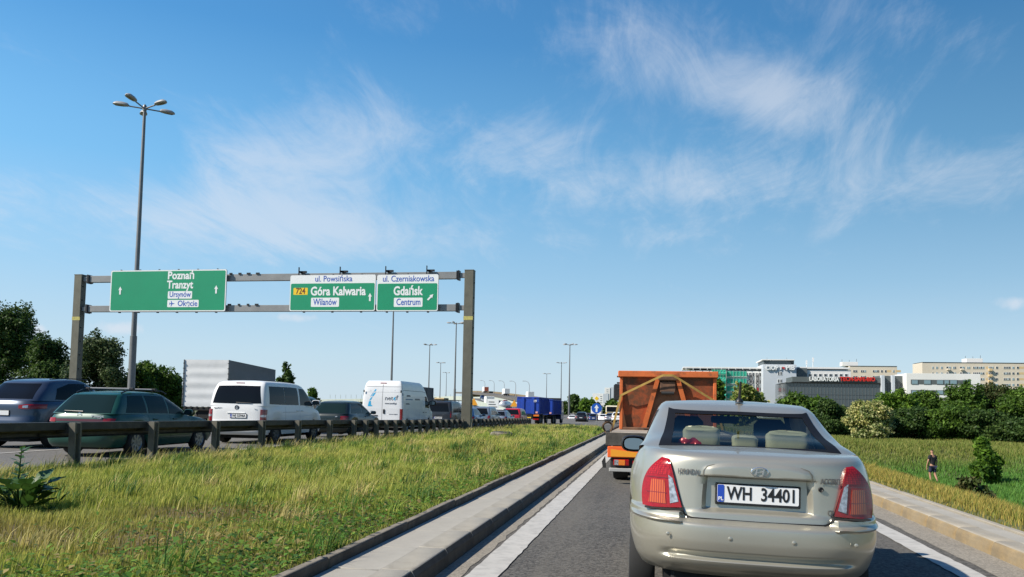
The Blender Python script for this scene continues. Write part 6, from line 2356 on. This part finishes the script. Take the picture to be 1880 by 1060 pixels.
def person():
    p = at(1713, 886, 45)
    gz = float(right_h(np.float64(p.x), np.float64(45)))
    o = thing('person', 'person in black T-shirt and dark shorts walking away through the tall grass', 'person', (p.x, 45, gz), R(24))
    skin = mat('skin', (.42, .22, .14), .55)
    J = {'pelvis': ((0, 0, .92), (.13, .10)), 'waist': ((0, .01, 1.08), (.125, .09)), 'chest': ((0, .02, 1.30), (.155, .105)), 'neckb': ((0, .03, 1.46), (.07, .065)), 'neck': ((0, .04, 1.53), .052), 'skull': ((0, .055, 1.63), (.072, .085)), 'crown': ((0, .05, 1.725), (.06, .07)),
         'shl': ((-.17, .02, 1.41), .06), 'ell': ((-.25, .04, 1.13), .043), 'wrl': ((-.25, .13, .90), .030), 'hal': ((-.245, .16, .80), (.032, .02)),
         'shr': ((.17, .02, 1.41), .06), 'elr': ((.24, -.02, 1.13), .043), 'wrr': ((.25, .05, .89), .030), 'har': ((.25, .07, .79), (.032, .02)),
         'hipl': ((-.09, 0, .86), .095), 'knl': ((-.10, .10, .50), .062), 'anl': ((-.10, .02, .10), .042), 'tol': ((-.11, .15, .03), (.04, .03)),
         'hipr': ((.09, 0, .86), .095), 'knr': ((.10, -.02, .49), .062), 'anr': ((.10, -.20, .14), .042), 'tor': ((.11, -.10, .03), (.04, .03))}
    E = [('pelvis', 'waist'), ('waist', 'chest'), ('chest', 'neckb'), ('neckb', 'neck'), ('neck', 'skull'), ('skull', 'crown'), ('chest', 'shl'), ('shl', 'ell'), ('ell', 'wrl'), ('wrl', 'hal'), ('chest', 'shr'), ('shr', 'elr'), ('elr', 'wrr'), ('wrr', 'har'),
         ('pelvis', 'hipl'), ('hipl', 'knl'), ('knl', 'anl'), ('anl', 'tol'), ('pelvis', 'hipr'), ('hipr', 'knr'), ('knr', 'anr'), ('anr', 'tor')]
    # fingers as short chains rooted in the palm
    for sd, sg in (('l', -1), ('r', 1)):
        h = Vector(J['ha' + sd][0])
        for i, (dy, ln) in enumerate(((-.028, .065), (-.010, .078), (.010, .074), (.027, .058))):
            J[f'f{sd}{i}a'] = (tuple(h + Vector((0, dy, -.035))), .009)
            J[f'f{sd}{i}b'] = (tuple(h + Vector((-sg * .012, dy, -.035 - ln))), .007)
            E += [('ha' + sd, f'f{sd}{i}a'), (f'f{sd}{i}a', f'f{sd}{i}b')]
        J[f't{sd}'] = (tuple(h + Vector((-sg * .03, .045, -.02))), .010)
        E.append(('ha' + sd, f't{sd}'))
    b = skinned('body', J, E, skin, o)
    k = {n: J[n] for n in ('pelvis', 'waist', 'chest', 'neckb', 'shl', 'shr')}
    k = {n: (v[0], tuple(q * 1.12 + .008 for q in (v[1] if isinstance(v[1], tuple) else (v[1], v[1])))) for n, v in k.items()}
    k['el1'] = ((-.222, .03, 1.23), (.075, .075))
    k['el2'] = ((.217, .0, 1.23), (.075, .075))
    k['pelvis'] = ((0, 0, .88), (.155, .125))
    blk = mat('black cotton', (.012, .012, .016), .85, var=.2, vs=9)
    skinned('shirt', k, [('pelvis', 'waist'), ('waist', 'chest'), ('chest', 'neckb'), ('chest', 'shl'), ('shl', 'el1'), ('chest', 'shr'), ('shr', 'el2')], blk, o)
    s = {'p': ((0, 0, .93), (.15, .12)), 'hl': ((-.09, .01, .84), .115), 'kl': ((-.10, .085, .55), .098), 'hr': ((.09, 0, .84), .115), 'kr': ((.10, -.015, .55), .098)}
    skinned('shorts', s, [('p', 'hl'), ('hl', 'kl'), ('p', 'hr'), ('hr', 'kr')], mat('navy cotton', (.02, .026, .06), .85), o)
    h = {'a': ((0, .03, 1.665), (.079, .088)), 'b': ((0, .045, 1.745), (.06, .07))}
    skinned('hair', h, [('a', 'b')], mat('brown hair', (.045, .025, .015), .7), o)
    for sg in (-1, 1):
        MB().lathe([(.012, -.008), (.024, 0), (.012, .008)], (sg * .077, .06, 1.63), 'x', 10).build('ear', skin, b)
    MB().add([(-.014, .135, 1.61), (.014, .135, 1.61), (0, .16, 1.60), (0, .135, 1.65)], [(0, 1, 2), (0, 2, 3), (1, 3, 2), (0, 3, 1)]).build('nose', skin, b)
    for sg in (-1, 1):
        MB().lathe([(.002, -.012), (.012, -.004), (.012, .004), (.002, .012)], (sg * .03, .13, 1.64), 'y', 8).build('eye', M_ink, b)
    MB().box(-.022, .022, .128, .137, 1.575, 1.582).build('mouth', mat('lips', (.3, .1, .08), .6), b)
    for sg, n in ((-1, 'tol'), (1, 'tor')):
        q = J[n][0]
        MB().box(q[0] - .045, q[0] + .045, q[1] - .17, q[1] + .08, q[2] - .035, q[2] + .05, .02).build('shoe', M_black, o)


person()

# ------------------------------------------------------------------ buildings on the right
M_gw = mat('window pane', (.035, .045, .055), .12, spec=.7)
M_gw_l = mat('pale window pane', (.20, .30, .34), .15, spec=.6)
M_fr = mat('window frame white', (.68, .68, .66), .5)
M_white_w = mat('white render wall', (.74, .73, .70), .85, var=.05, vs=.12)
M_grey_w = mat('pale grey wall', (.50, .54, .58), .85, var=.04, vs=.15)
M_cream_w = mat('cream panel wall', (.62, .55, .44), .85, var=.05, vs=.1)
M_ochre_w = mat('ochre panel wall', (.58, .44, .24), .85, var=.06, vs=.2)
M_dkband = mat('dark grey cladding', (.10, .115, .115), .5, var=.08, vs=.2)
M_curtain = mat('curtain wall glass', (.045, .06, .065), .10, spec=.8, coat=.4)
M_mull = mat('mullion', (.16, .17, .17), .5, .4)
M_net = mat('green scaffold net', (.05, .50, .34), .8, var=.2, vs=.5, transl=.3)


class Block:
    def __init__(s, name, label, Y, depth, group=None):
        s.Y, s.dp = Y, depth
        s.root = thing(name, label, 'building', (0, Y, -3.5), 0, group)

    def xz(s, px, py):
        v = at(px, py, s.Y)
        return v.x, v.z + 3.5

    def wall(s, px0, px1, py0, m, name='wall', y0=0., dp=None, zb=0., py1=None):
        x0, z1 = s.xz(px0, py0)
        x1, _ = s.xz(px1, py0)
        z0 = zb if py1 is None else s.xz((px0 + px1) / 2, py1)[1]
        return MB().box(x0, x1, y0, y0 + (dp or s.dp), z0, z1, .03).build(name, m, s.root)

    def window(s, px0, px1, py0, py1, y=0., pane=M_gw, frame=M_fr, par=None, fr=.12, name='window'):
        x0, z1 = s.xz(px0, py0)
        x1, z0 = s.xz(px1, py1)
        w = MB().box(x0, x1, y - .10, y - .005, z0, z1).build(name, frame, par or s.root)
        MB().box(x0 + fr, x1 - fr, y - .12, y - .105, z0 + fr, z1 - fr).build('pane', pane, w)
        return w


BG = 'buildings beyond the thicket'
# slab with scaffolding, left wing
b = Block('institute_wing', 'long institute wing wrapped in green scaffold netting', 344, 16, BG)
b.wall(1268, 1400, 680, M_white_w)
b.wall(1254, 1400, 673.5, M_white_w, 'roof_parapet', -.3, 16.8, py1=678)
b.wall(1253, 1400, 676, M_dkband, 'parapet_gutter', -.45, .12, py1=678.2)
for k in range(11):
    b.wall(1259 + k * 13, 1260.2 + k * 13, 676, M_fr, 'parapet_post', -.6, .14, py1=679.5)
for r in range(6):
    y0 = 684.5 + r * 13.6
    for k in range(9):
        b.window(1344 + k * 6.1, 1348.6 + k * 6.1, y0, y0 + 7, pane=M_gw, fr=.1)
for px0, px1 in ((1306, 1332),):
    x0, z1 = b.xz(px0, 679)
    x1, _ = b.xz(px1, 679)
    rows = [[(x, -2.2 + .12 * math.sin(u * 25 + v * 11), z) for u, x in enumerate(np.linspace(x0, x1, 24))] for v, z in enumerate(np.linspace(0, z1, 30))]
    s_ = thing('scaffold_tower', 'green netted scaffold tower at the left end of the institute wing', 'scaffold', (0, 344, -3.5))
    MB().grid([[(p[0], p[1] + .35 * math.sin(v * 1.6), p[2]) for p in r] for v, r in enumerate(rows)]).build('netting', M_net, s_, fix=False)
    MB().grid([[(x1, -2.2 + t * 2.0, z) for t in (0, .5, 1)] for z in np.linspace(0, z1, 8)]).build('netting', M_net, s_, fix=False)
    for k in range(6):
        MB().tube([(x0 + (x1 - x0) * k / 5, -2.4, 0), (x0 + (x1 - x0) * k / 5, -2.4, z1 + .6)], .07, 5).build('standard', M_steel, s_)
    for k in range(10):
        MB().box(x0, x1, -2.45, -2.38, z1 - 2.1 * k - .1, z1 - 2.1 * k).build('ledger', M_steel, s_)
s_ = thing('scaffold_netting', 'green netted scaffolding in front of the institute wing windows', 'scaffold', (0, 344, -3.5))
for r in range(6):
    y0 = 682 + r * 13.6
    x0, z1 = b.xz(1334, y0)
    x1, z0 = b.xz(1371, y0 + 9.5)
    MB().grid([[(x, -.9 + .10 * math.sin(u * 1.9 + v), z) for u, x in enumerate(np.linspace(x0, x1, 16))] for v, z in enumerate(np.linspace(z0, z1, 5))]).build('netting', M_net, s_, fix=False)
    MB().box(x0, x1, -1.1, -.6, z0 - .15, z0 - .02).build('deck_board', M_white_w, s_)
for k in range(7):
    x0, z1 = b.xz(1334 + k * 6.1, 680)
    MB().tube([(x0, -1.15, 0), (x0, -1.15, z1)], .07, 5).build('standard', M_steel, s_)
for px in (1379, 1391):
    bn = thing('banner', 'grey vertical banner with lettering on the institute wing' + (' nearer the scaffolding' if px == 1379 else ' nearer the grey tower'), 'banner', (0, 344, -3.5))
    x0, z1 = b.xz(px - 3.5, 686)
    x1, z0 = b.xz(px + 3.5, 722)
    MB().box(x0, x1, -.4, -.2, z0, z1).build('cloth', mat('grey banner cloth', (.30, .30, .30), .8), bn)
    text('BUDOKLIK', 1.6, M_ink, bn, ((x0 + x1) / 2, -.42, (z0 + z1) / 2), rot=(PI / 2, -PI / 2, 0), align='CENTER', bold=.04, fit=abs(z1 - z0) * .9)
    MB().box(x0 + .4, x1 - .4, -.44, -.41, z0 + .8, z0 + 2.2).build('red_square', M_lred, bn)
# tower
b = Block('institute_tower', 'pale grey institute tower with white roof letters and one column of windows', 338, 20, BG)
b.wall(1401, 1462, 669, M_grey_w)
b.wall(1399, 1459, 660, M_white_w, 'roof_slab', -.6, 21, py1=662)
x0, z1 = b.xz(1402, 662)
x1, z0 = b.xz(1458, 668.5)
MB().prism([(x0, z1), (x0, z0 - .1), (x0 + 1.6, z0 - .1), (x0 + 2.6, z1)], 'y', .2, 18).build('roof_recess', M_dkband, b.root)
MB().prism([(x1, z1), (x1 - 3, z1), (x1 - 1, (z0 + z1) / 2), (x1, z0 - .1)], 'y', .2, 18).build('roof_recess', M_dkband, b.root)
MB().box(x0 + 1.5, x1 - 1, .8, 18, z0 - .1, z1 - .02).build('roof_storey', M_curtain, b.root)
for r in range(6):
    y0 = 682.5 + r * 13.8
    for px in (1427.5, 1432):
        b.window(px, px + 4, y0, y0 + 7, fr=.18)
for s_, pa, pb in (('CIOP', 1405, 1428.5), ('PIB', 1442, 1458.5)):
    a, q = b.xz(pa, 675.8), b.xz(pb, 675.8)
    text(s_, 2.5, M_swhite, b.root, (a[0], -.5, a[1]), bold=.09, depth=.25, fit=q[0] - a[0])
a = b.xz(1430, 672); q = b.xz(1440, 679.5)
MB().prism([(a[0], a[1]), (q[0], a[1]), (q[0], a[1] - .35), (a[0] + .2, a[1] - .35)], 'y', -.3, -.5).prism([(a[0] + .6, a[1] - .4), (a[0] + 1.0, a[1] - .4), (a[0] + .8, q[1]), (a[0] + .3, q[1])], 'y', -.3, -.5).build('emblem_stroke', M_swhite, b.root)
MB().prism([(a[0] + 1.1, a[1] - .45), (q[0], a[1] - .45), (q[0], q[1] + .2), (a[0] + 1.4, a[1] - 1.0)], 'y', -.3, -.5).build('emblem_stroke', mat('emblem red', (.5, .03, .03), .5), b.root)
for px, pt in ((1403, 657), (1413, 654.5), (1450, 655)):
    x0, z1 = b.xz(px, pt)
    MB().tube([(x0, 8, z1 - 2.2), (x0, 8, z1)], .08, 5).build('roof_aerial', M_steel, b.root)
# right wing behind the lab
b = Block('institute_wing', 'white institute wing behind the glass laboratory', 344, 16, BG)
b.wall(1462, 1562, 679, M_white_w)
b.wall(1464, 1560, 674, M_white_w, 'roof_parapet', -.25, 16.6, py1=678)
b.wall(1464, 1560, 677, M_dkband, 'parapet_gutter', -.4, .12, py1=678.6)
b.wall(1463, 1481, 676, M_dkband, 'link_glass', -.9, .3, py1=694)
for k in range(8):
    b.window(1484 + k * 9.5, 1490 + k * 9.5, 686.5, 692, fr=.15, y=-.02)
for px, pt in ((1485, 660), (1497, 655)):
    x0, z1 = b.xz(px, pt)
    x0, zz2 = b.xz(px, 674)
    MB().tube([(x0, 5, zz2), (x0, 5, z1)], .16, 6).box(x0 - .3, x0 + .3, 4.8, 5.2, z1 - 1.8, z1 - .2).build('phone_mast', M_fr, b.root)
# glass laboratory
b = Block('glass_laboratory', 'dark glass laboratory block with a grey sign band of white and red letters', 300, 25, BG)
b.wall(1442, 1618, 703.5, M_curtain, 'glass_front')
b.wall(1454, 1618, 692, M_dkband, 'sign_band', -.6, 14, py1=702.5)
b.wall(1441, 1619, 702.5, M_mull, 'cornice', -.9, 25, py1=704)
for k in range(28):
    b.wall(1444 + k * 6.3, 1444.7 + k * 6.3, 704.2, M_mull, 'mullion', -.12, .11)
for py in (723.5, 731, 745):
    b.wall(1442, 1618, py, M_mull, 'transom', -.16, .14, py1=py + 1.3)
for s_, pa, pb, m_ in (('LABORATORIA', 1485, 1539, M_swhite), ('TECH-SAFE-BIO', 1541, 1605.5, mat('sign red', (.62, .03, .02), .45))):
    a, q = b.xz(pa, 696.5), b.xz(pb, 696.5)
    text(s_, 2.0, m_, b.root, (a[0], -.9, a[1]), bold=.07, depth=.2, fit=q[0] - a[0])
b.wall(1618, 1664, 690, M_dkband, 'dark_front', .4, 20)
for k in range(6):
    b.wall(1624 + k * 6, 1624.6 + k * 6, 703, M_mull, 'mullion', .25, .14)
b.wall(1622, 1662, 702.5, M_mull, 'transom', .2, .18, py1=703.6)
for pa, pb in ((1616, 1622), (1635.5, 1640.5), (1662.5, 1668)):
    b.wall(pa, pb, 689.5, M_grey_w, 'white_pillar', -1.6, 1.9)
# white office
b = Block('white_office', 'low white office with two rows of pale windows behind the trees', 296, 25, BG)
b.wall(1664, 1800, 685.5, M_white_w)
b.wall(1672, 1782, 697, M_dkband, 'window_band', -.05, .1, py1=706.5)
b.wall(1672, 1782, 716, M_dkband, 'window_band', -.05, .1, py1=725)
for y0, y1 in ((697.6, 706), (716.6, 724.5)):
    for pa, pb in ((1673, 1685.5), (1695.5, 1709), (1719, 1732), (1733, 1742.5), (1743.5, 1757), (1767, 1781)):
        b.window(pa, pb, y0, y1, y=-.06, pane=M_gw_l, frame=M_mull, fr=.14)
# flats
for nm, lab, pa, pb, top, Y, wins, ph in (
    ('apartment_slab', 'long cream block of flats with ochre stripes at the right edge', 1693, 1960, 666, 392, [(1711, 1714), (1718, 1722), (1727, 1731), (1737, 1746), (1749, 1755), (1762, 1771), (1775, 1781), (1786, 1807), (1814.5, 1824), (1828, 1832.5), (1842, 1855), (1858, 1862.5), (1866, 1871), (1884, 1890), (1898, 1906)], (1779, 1809, 657.5)),
    ('apartment_slab', 'cream block of flats showing above the glass laboratory', 1560, 1647, 672.5, 420, [(1602, 1614), (1617, 1621), (1624, 1628), (1639, 1642), (1580, 1590), (1566, 1574)], (1549, 1578, 664))):
    b = Block(nm, lab, Y, 14, BG)
    b.wall(pa, pb, top, M_cream_w)
    b.wall(pa - .3, pb, top - .8, M_mull, 'roof_edge', -.25, 14.4, py1=top + .1)
    b.wall(ph[0], ph[1], ph[2], M_white_w, 'roof_house', 3, 6, py1=top - .9)
    for k, px in enumerate((ph[0] + 1, (ph[0] + ph[1]) / 2, ph[1] - 1)):
        x0, z1 = b.xz(px, ph[2] - (5, 4, 6)[k])
        _, z0 = b.xz(px, ph[2])
        MB().tube([(x0, 5, z0), (x0, 5, z1)], .10, 5).build('roof_aerial', M_mull, b.root)
    for r in range(7):
        y0 = top + 7.2 + r * 10.55
        if pa < 1600 and r > 1:
            break
        for wa, wb in wins:
            n = max(1, round((wb - wa) / 3.6))
            for q in range(n):
                a = wa + (wb - wa) * q / n
                b.window(a, a + (wb - wa) / n * .88, y0, y0 + 4.2, fr=.09, pane=M_gw if rnd.random() < .75 else M_gw_l, y=-.03)
        if r < 6:
            for wa, wb in ((1822, 1866),) if pa > 1600 else ((1628, 1640),):
                b.wall(wb + 4, wb + 14, y0, M_ochre_w, 'ochre_panel', -.02, .3, py1=y0 + 4.2)
                b.wall(wa - 12 if pa > 1600 else wa, wa - 8 if pa > 1600 else wa + 8, y0, M_ochre_w, 'ochre_panel', -.02, .3, py1=y0 + 4.2)
        if pa > 1600:
            bal = b.wall(1814, 1820, y0 + 4.0, M_ochre_w, 'balcony', -1.3, 1.25, py1=y0 + 8.2)
            bal['label'] = 'small ochre balcony'
            if r == 0:
                b.wall(1738, 1743, y0 + 3.8, M_cream_w, 'balcony', -1.2, 1.15, py1=y0 + 7)
                b.wall(1763, 1768, y0 + 3.8, M_cream_w, 'balcony', -1.2, 1.15, py1=y0 + 7)
# distant centre buildings
b = Block('white_tower_block', 'far white tower block right of the distant trees', 620, 20, 'far buildings ahead')
b.wall(1088, 1112, 722.5, M_white_w)
b.wall(1107, 1117, 723, M_grey_w, 'grey_side', -.3, 12)
for r in range(4):
    b.window(1101.5, 1105.5, 727 + r * 3.9, 728.8 + r * 3.9, fr=.2)
b2 = Block('white_tower_block', 'taller far white tower beside the lorry mirror', 680, 20, 'far buildings ahead')
b2.wall(1110, 1120, 712, M_white_w)
b2.wall(1120.5, 1132, 711, M_grey_w, 'grey_side', .5, 15)
for r in range(5):
    b2.window(1113, 1117, 715 + r * 3.6, 716.8 + r * 3.6, fr=.25)
b3 = Block('filling_station', 'low white flat-roofed station with brick red panels far ahead', 330, 14, 'far buildings ahead')
b3.wall(1100, 1136, 741, M_white_w, 'canopy', -4, 18, py1=747.5)
b3.wall(1102, 1136, 748, M_dkband, 'shop_front', 3, 8)
b3.wall(1118, 1124, 739, mat('brick red panel', (.42, .10, .05), .7), 'red_panel', -4.3, .25, py1=743)
b3.wall(1118, 1123, 748, MATS['brick red panel'], 'red_panel', -1, 1)
b3.wall(1108.5, 1110, 747.8, M_white_w, 'column', -3, .5)
b3.wall(1096, 1101, 738.5, MATS['brick red panel'], 'red_panel', -4.3, .25, py1=742)

# ------------------------------------------------------------------ road signs ahead
p = at(1095, 774, 62)
s_ = thing('round_sign', 'round blue sign with a white arrow under a yellow diamond past the lawn', 'road sign', (p.x, 62, -.5))
zt = at(1095, 750, 62).z + .5
MB().tube([(0, .03, 0), (0, .03, zt + .85)], .03, 6).build('pole', M_steel, s_)
d = MB().lathe([(.40, 0), (.40, -.02)], (0, 0, zt), 'y', 28).build('blue_disc', mat('sign blue', (.01, .09, .45), .45), s_)
MB().prism([(-.07, zt - .28), (.07, zt - .28), (.07, zt + .02), (.18, zt + .02), (0, zt + .28), (-.18, zt + .02), (-.07, zt + .02)], 'y', -.022, -.028).build('arrow', M_swhite, d)
q = MB().prism([(0, zt + .46), (.30, zt + .76), (0, zt + 1.06), (-.30, zt + .76)], 'y', 0, -.02).build('diamond', M_swhite, s_)
MB().prism([(0, zt + .58), (.18, zt + .76), (0, zt + .94), (-.18, zt + .76)], 'y', -.022, -.028).build('yellow_face', M_yel, q)
for px, py, Y, lab in ((870, 738, 140, 'orange warning triangle sign close to the right gantry post'), (944, 741, 150, 'orange warning sign in front of the overpass above the red car')):
    p = at(px, py, Y)
    s_ = thing('warning_sign', lab, 'road sign', (p.x, Y, -.9), 0, 'orange roadworks signs')
    h_ = p.z + .9
    MB().tube([(0, .04, 0), (0, .04, h_)], .05, 6).build('pole', M_steel, s_)
    MB().prism([(-.75, h_ - .6), (.75, h_ - .6), (0, h_ + .7)], 'y', 0, -.03).build('triangle', mat('roadworks orange', (.75, .33, .02), .5), s_)
p = at(905, 742, 160)
s_ = thing('notice_board', 'white notice board with small print before the overpass', 'road sign', (p.x, 160, -.9))
MB().box(-1.2, 1.2, 0, .08, p.z - .3, p.z + 1.9, .01).build('board', M_swhite, s_)
for k in range(3):
    MB().box(-.9, .9 - .3 * k, -.015, -.002, p.z + .2 + k * .5, p.z + .4 + k * .5).build('print_line', M_mull, s_)
for sg in (-.9, .9):
    MB().tube([(sg, .12, 0), (sg, .12, p.z + 1.8)], .06, 6).build('pole', M_steel, s_)

# ------------------------------------------------------------------ overpass with traffic
M_para = mat('overpass parapet', (.42, .46, .40), .8, var=.08, vs=.3)
M_wallb = mat('brown retaining wall', (.20, .155, .09), .9, var=.2, vs=.3)


def sweep(pts, prof, name, m, parent, n=40):
    P = [Vector(p) for p in pts]
    f = [pchip([(i, p[k]) for i, p in enumerate(P)]) for k in range(3)]
    rows = []
    for t in np.linspace(0, len(P) - 1, n):
        c = Vector([float(q(t)) for q in f])
        d = Vector([float(q(min(t + .05, len(P) - 1))) - float(q(max(t - .05, 0))) for q in f]).normalized()
        r = d.cross(Vector((0, 0, 1))).normalized()
        rows.append([c + r * a + Vector((0, 0, b)) for a, b in prof])
    return MB().grid(rows, closed=True).build(name, m, parent)


path1 = [at(978, 757, 185), at(962, 752, 200), at(915, 742, 260), at(868, 731.5, 330), at(800, 731.5, 410), at(690, 735, 430), at(560, 737, 450)]
ov = thing('overpass', 'curved overpass with pale parapets rising to the left behind the queue', 'bridge', (0, 0, 0))
dk = sweep(path1, [(-6, -1.2), (6, -1.2), (6, 0), (-6, 0)], 'deck', M_asph_main, ov)
sweep(path1, [(6.02, -.9), (6.35, -.9), (6.35, .75), (6.02, .75)], 'parapet', M_para, ov)
sweep(path1, [(-6.35, -.9), (-6.02, -.9), (-6.02, .75), (-6.35, .75)], 'parapet', M_para, ov)
sweep(path1[:4], [(6.0, -8), (6.3, -8), (6.3, -.95), (6.0, -.95)], 'side_wall', M_wallb, ov)
for k, px in enumerate((820, 760, 700, 640)):
    p = at(px, 733, 405 + k * 12)
    MB().box(p.x - .7, p.x + .7, p.y - .7, p.y + .7, -3, p.z - 1.0).build('pier', M_kerb, ov)
for k in range(26):
    p = at(606 + k * 9.6, 732, 425 - max(0, k - 12) * 1.2)
    MB().box(p.x - .06, p.x + .06, p.y - .1, p.y + .1, p.z, p.z + 2.2).build('screen_post', M_para, ov)
path2 = [at(1000, 741, 290), at(981, 735, 320), at(930, 727, 380), at(880, 721, 440), at(850, 720, 470)]
ov2 = thing('upper_ramp', 'higher ramp on a brown retaining wall behind the curved overpass', 'bridge', (0, 0, 0))
sweep(path2, [(-5, -1), (5, -1), (5, 0), (-5, 0)], 'deck', M_asph_main, ov2)
sweep(path2, [(5.02, -9), (5.4, -9), (5.4, .9), (5.02, .9)], 'retaining_wall', M_wallb, ov2)
# lamps on the upper ramp
for k, (px, top, py) in enumerate(((890, 699, 721), (907, 699, 723), (925.5, 699.5, 725), (946.5, 700, 729), (971.5, 700, 733))):
    Y = 440 - k * 28
    a, t = at(px, py, Y), at(px, top, Y)
    l_ = thing('curved_lamp', 'single curved lamp on the upper ramp, %s of five from the left' % ('first', 'second', 'third', 'fourth', 'last')[k], 'street lamp', (a.x, Y, a.z), 0, 'curved lamps on the ramp')
    h_ = t.z - a.z
    MB().tube([(0, 0, -1), (0, 0, h_ * .75), (-.3, 0, h_ * .9), (-1.0, 0, h_ * .98), (-1.9, 0, h_)], [.16, .12, .11, .10, .09], 6).build('pole', M_lamp_top, l_)
    MB().box(-2.9, -1.8, -.2, .2, h_ - .12, h_ + .12, .05).build('luminaire', M_lamp_top, l_)


def tiny_car(name, label, p, rz, m, kind='hatch', dims=(4.2, 1.8, 1.5), group='cars on the overpass'):
    c = scaled(kind, *dims)
    c.nr, c.ns, c.nl, c.ng = 6, 14, 8, 6
    r = thing(name, label, 'car', p, rz, group)
    c.lower().build('body', m, r)
    c.upper().build('roof', m, r)
    W_ = dims[1] / 2
    patch(c.grear, [(-W_ * .75, .1), (W_ * .75, .1)], [(-W_ * .6, .85), (W_ * .6, .85)], 6, 3, .02, 0).build('rear_window', M_tint, r)
    for sg in (-1, 1):
        patch(lambda a, b, o: c.gside(a, b, sg, o), [(.7, .08), (dims[0] * .68, .08)], [(.95, .82), (dims[0] * .55, .82)], 6, 3, .02, 0).build('side_window', M_tint, r)
    wheels(r, c.wy, W_ - .12, c.rw, .2)


cols_ = [P_wht, P_gry, P_nvy, P_blk, paint('red car paint', (.4, .02, .02), .1, .35), P_gry, P_wht, P_blk, P_nvy, P_gry, P_wht]
nm_ = ['white', 'grey', 'navy', 'black', 'red', 'grey', 'white', 'black', 'navy', 'grey', 'white']
for k, (px, py, Y) in enumerate(((985, 757, 175), (968, 753, 195), (950, 749.5, 215), (934, 746, 237), (920, 743, 254), (903, 739.5, 278), (888, 736, 300), (876, 733.5, 318), (880, 732, 330), (900, 738, 290), (944, 748, 230))):
    p = at(px, py, Y)
    off = (-2.5 if k % 2 else 1.5)
    tiny_car(nm_[k] + '_overpass_car', 'tiny %s car climbing the overpass, %s from its foot' % (nm_[k], ('first', 'second', 'third', 'fourth', 'fifth', 'sixth', 'seventh', 'eighth', 'ninth', 'tenth', 'eleventh')[k]), (p.x + off, Y, p.z), R(18), cols_[k])
for k, (px, py, Y, L, m_, lab) in enumerate(((893, 722, 430, 8, M_white, 'white box lorry with red ends on top of the upper ramp, leftmost'), (931, 727, 378, 7, M_white, 'white box lorry on the upper ramp between two curved lamps'), (975, 735, 322, 5, M_white, 'small white van low on the upper ramp near the blue container'), (900, 749, 240, 5, M_white, 'white lorry below the overpass beside the notice board'))):
    p = at(px, py, Y)
    r = thing('box_lorry', lab, 'lorry', (p.x, Y, p.z), R(20), 'lorries by the overpass')
    MB().box(-1.25, 1.25, 0, L, 1.0, 3.5, .04).build('box_body', m_, r)
    MB().box(-1.2, 1.2, -.04, -.005, 1.1, 3.3).build('rear_door', MATS['brick red panel'] if k == 0 else M_fr, r)
    MB().box(-.5, .5, 0, L + 1.8, .5, .95).build('chassis', M_under, r)
    cab(r, L + .1, P_wht, 2.3, 2.6, 1.8, .5)
    lorry_wheels(r, (1.2, L + 1.0), 1.0)
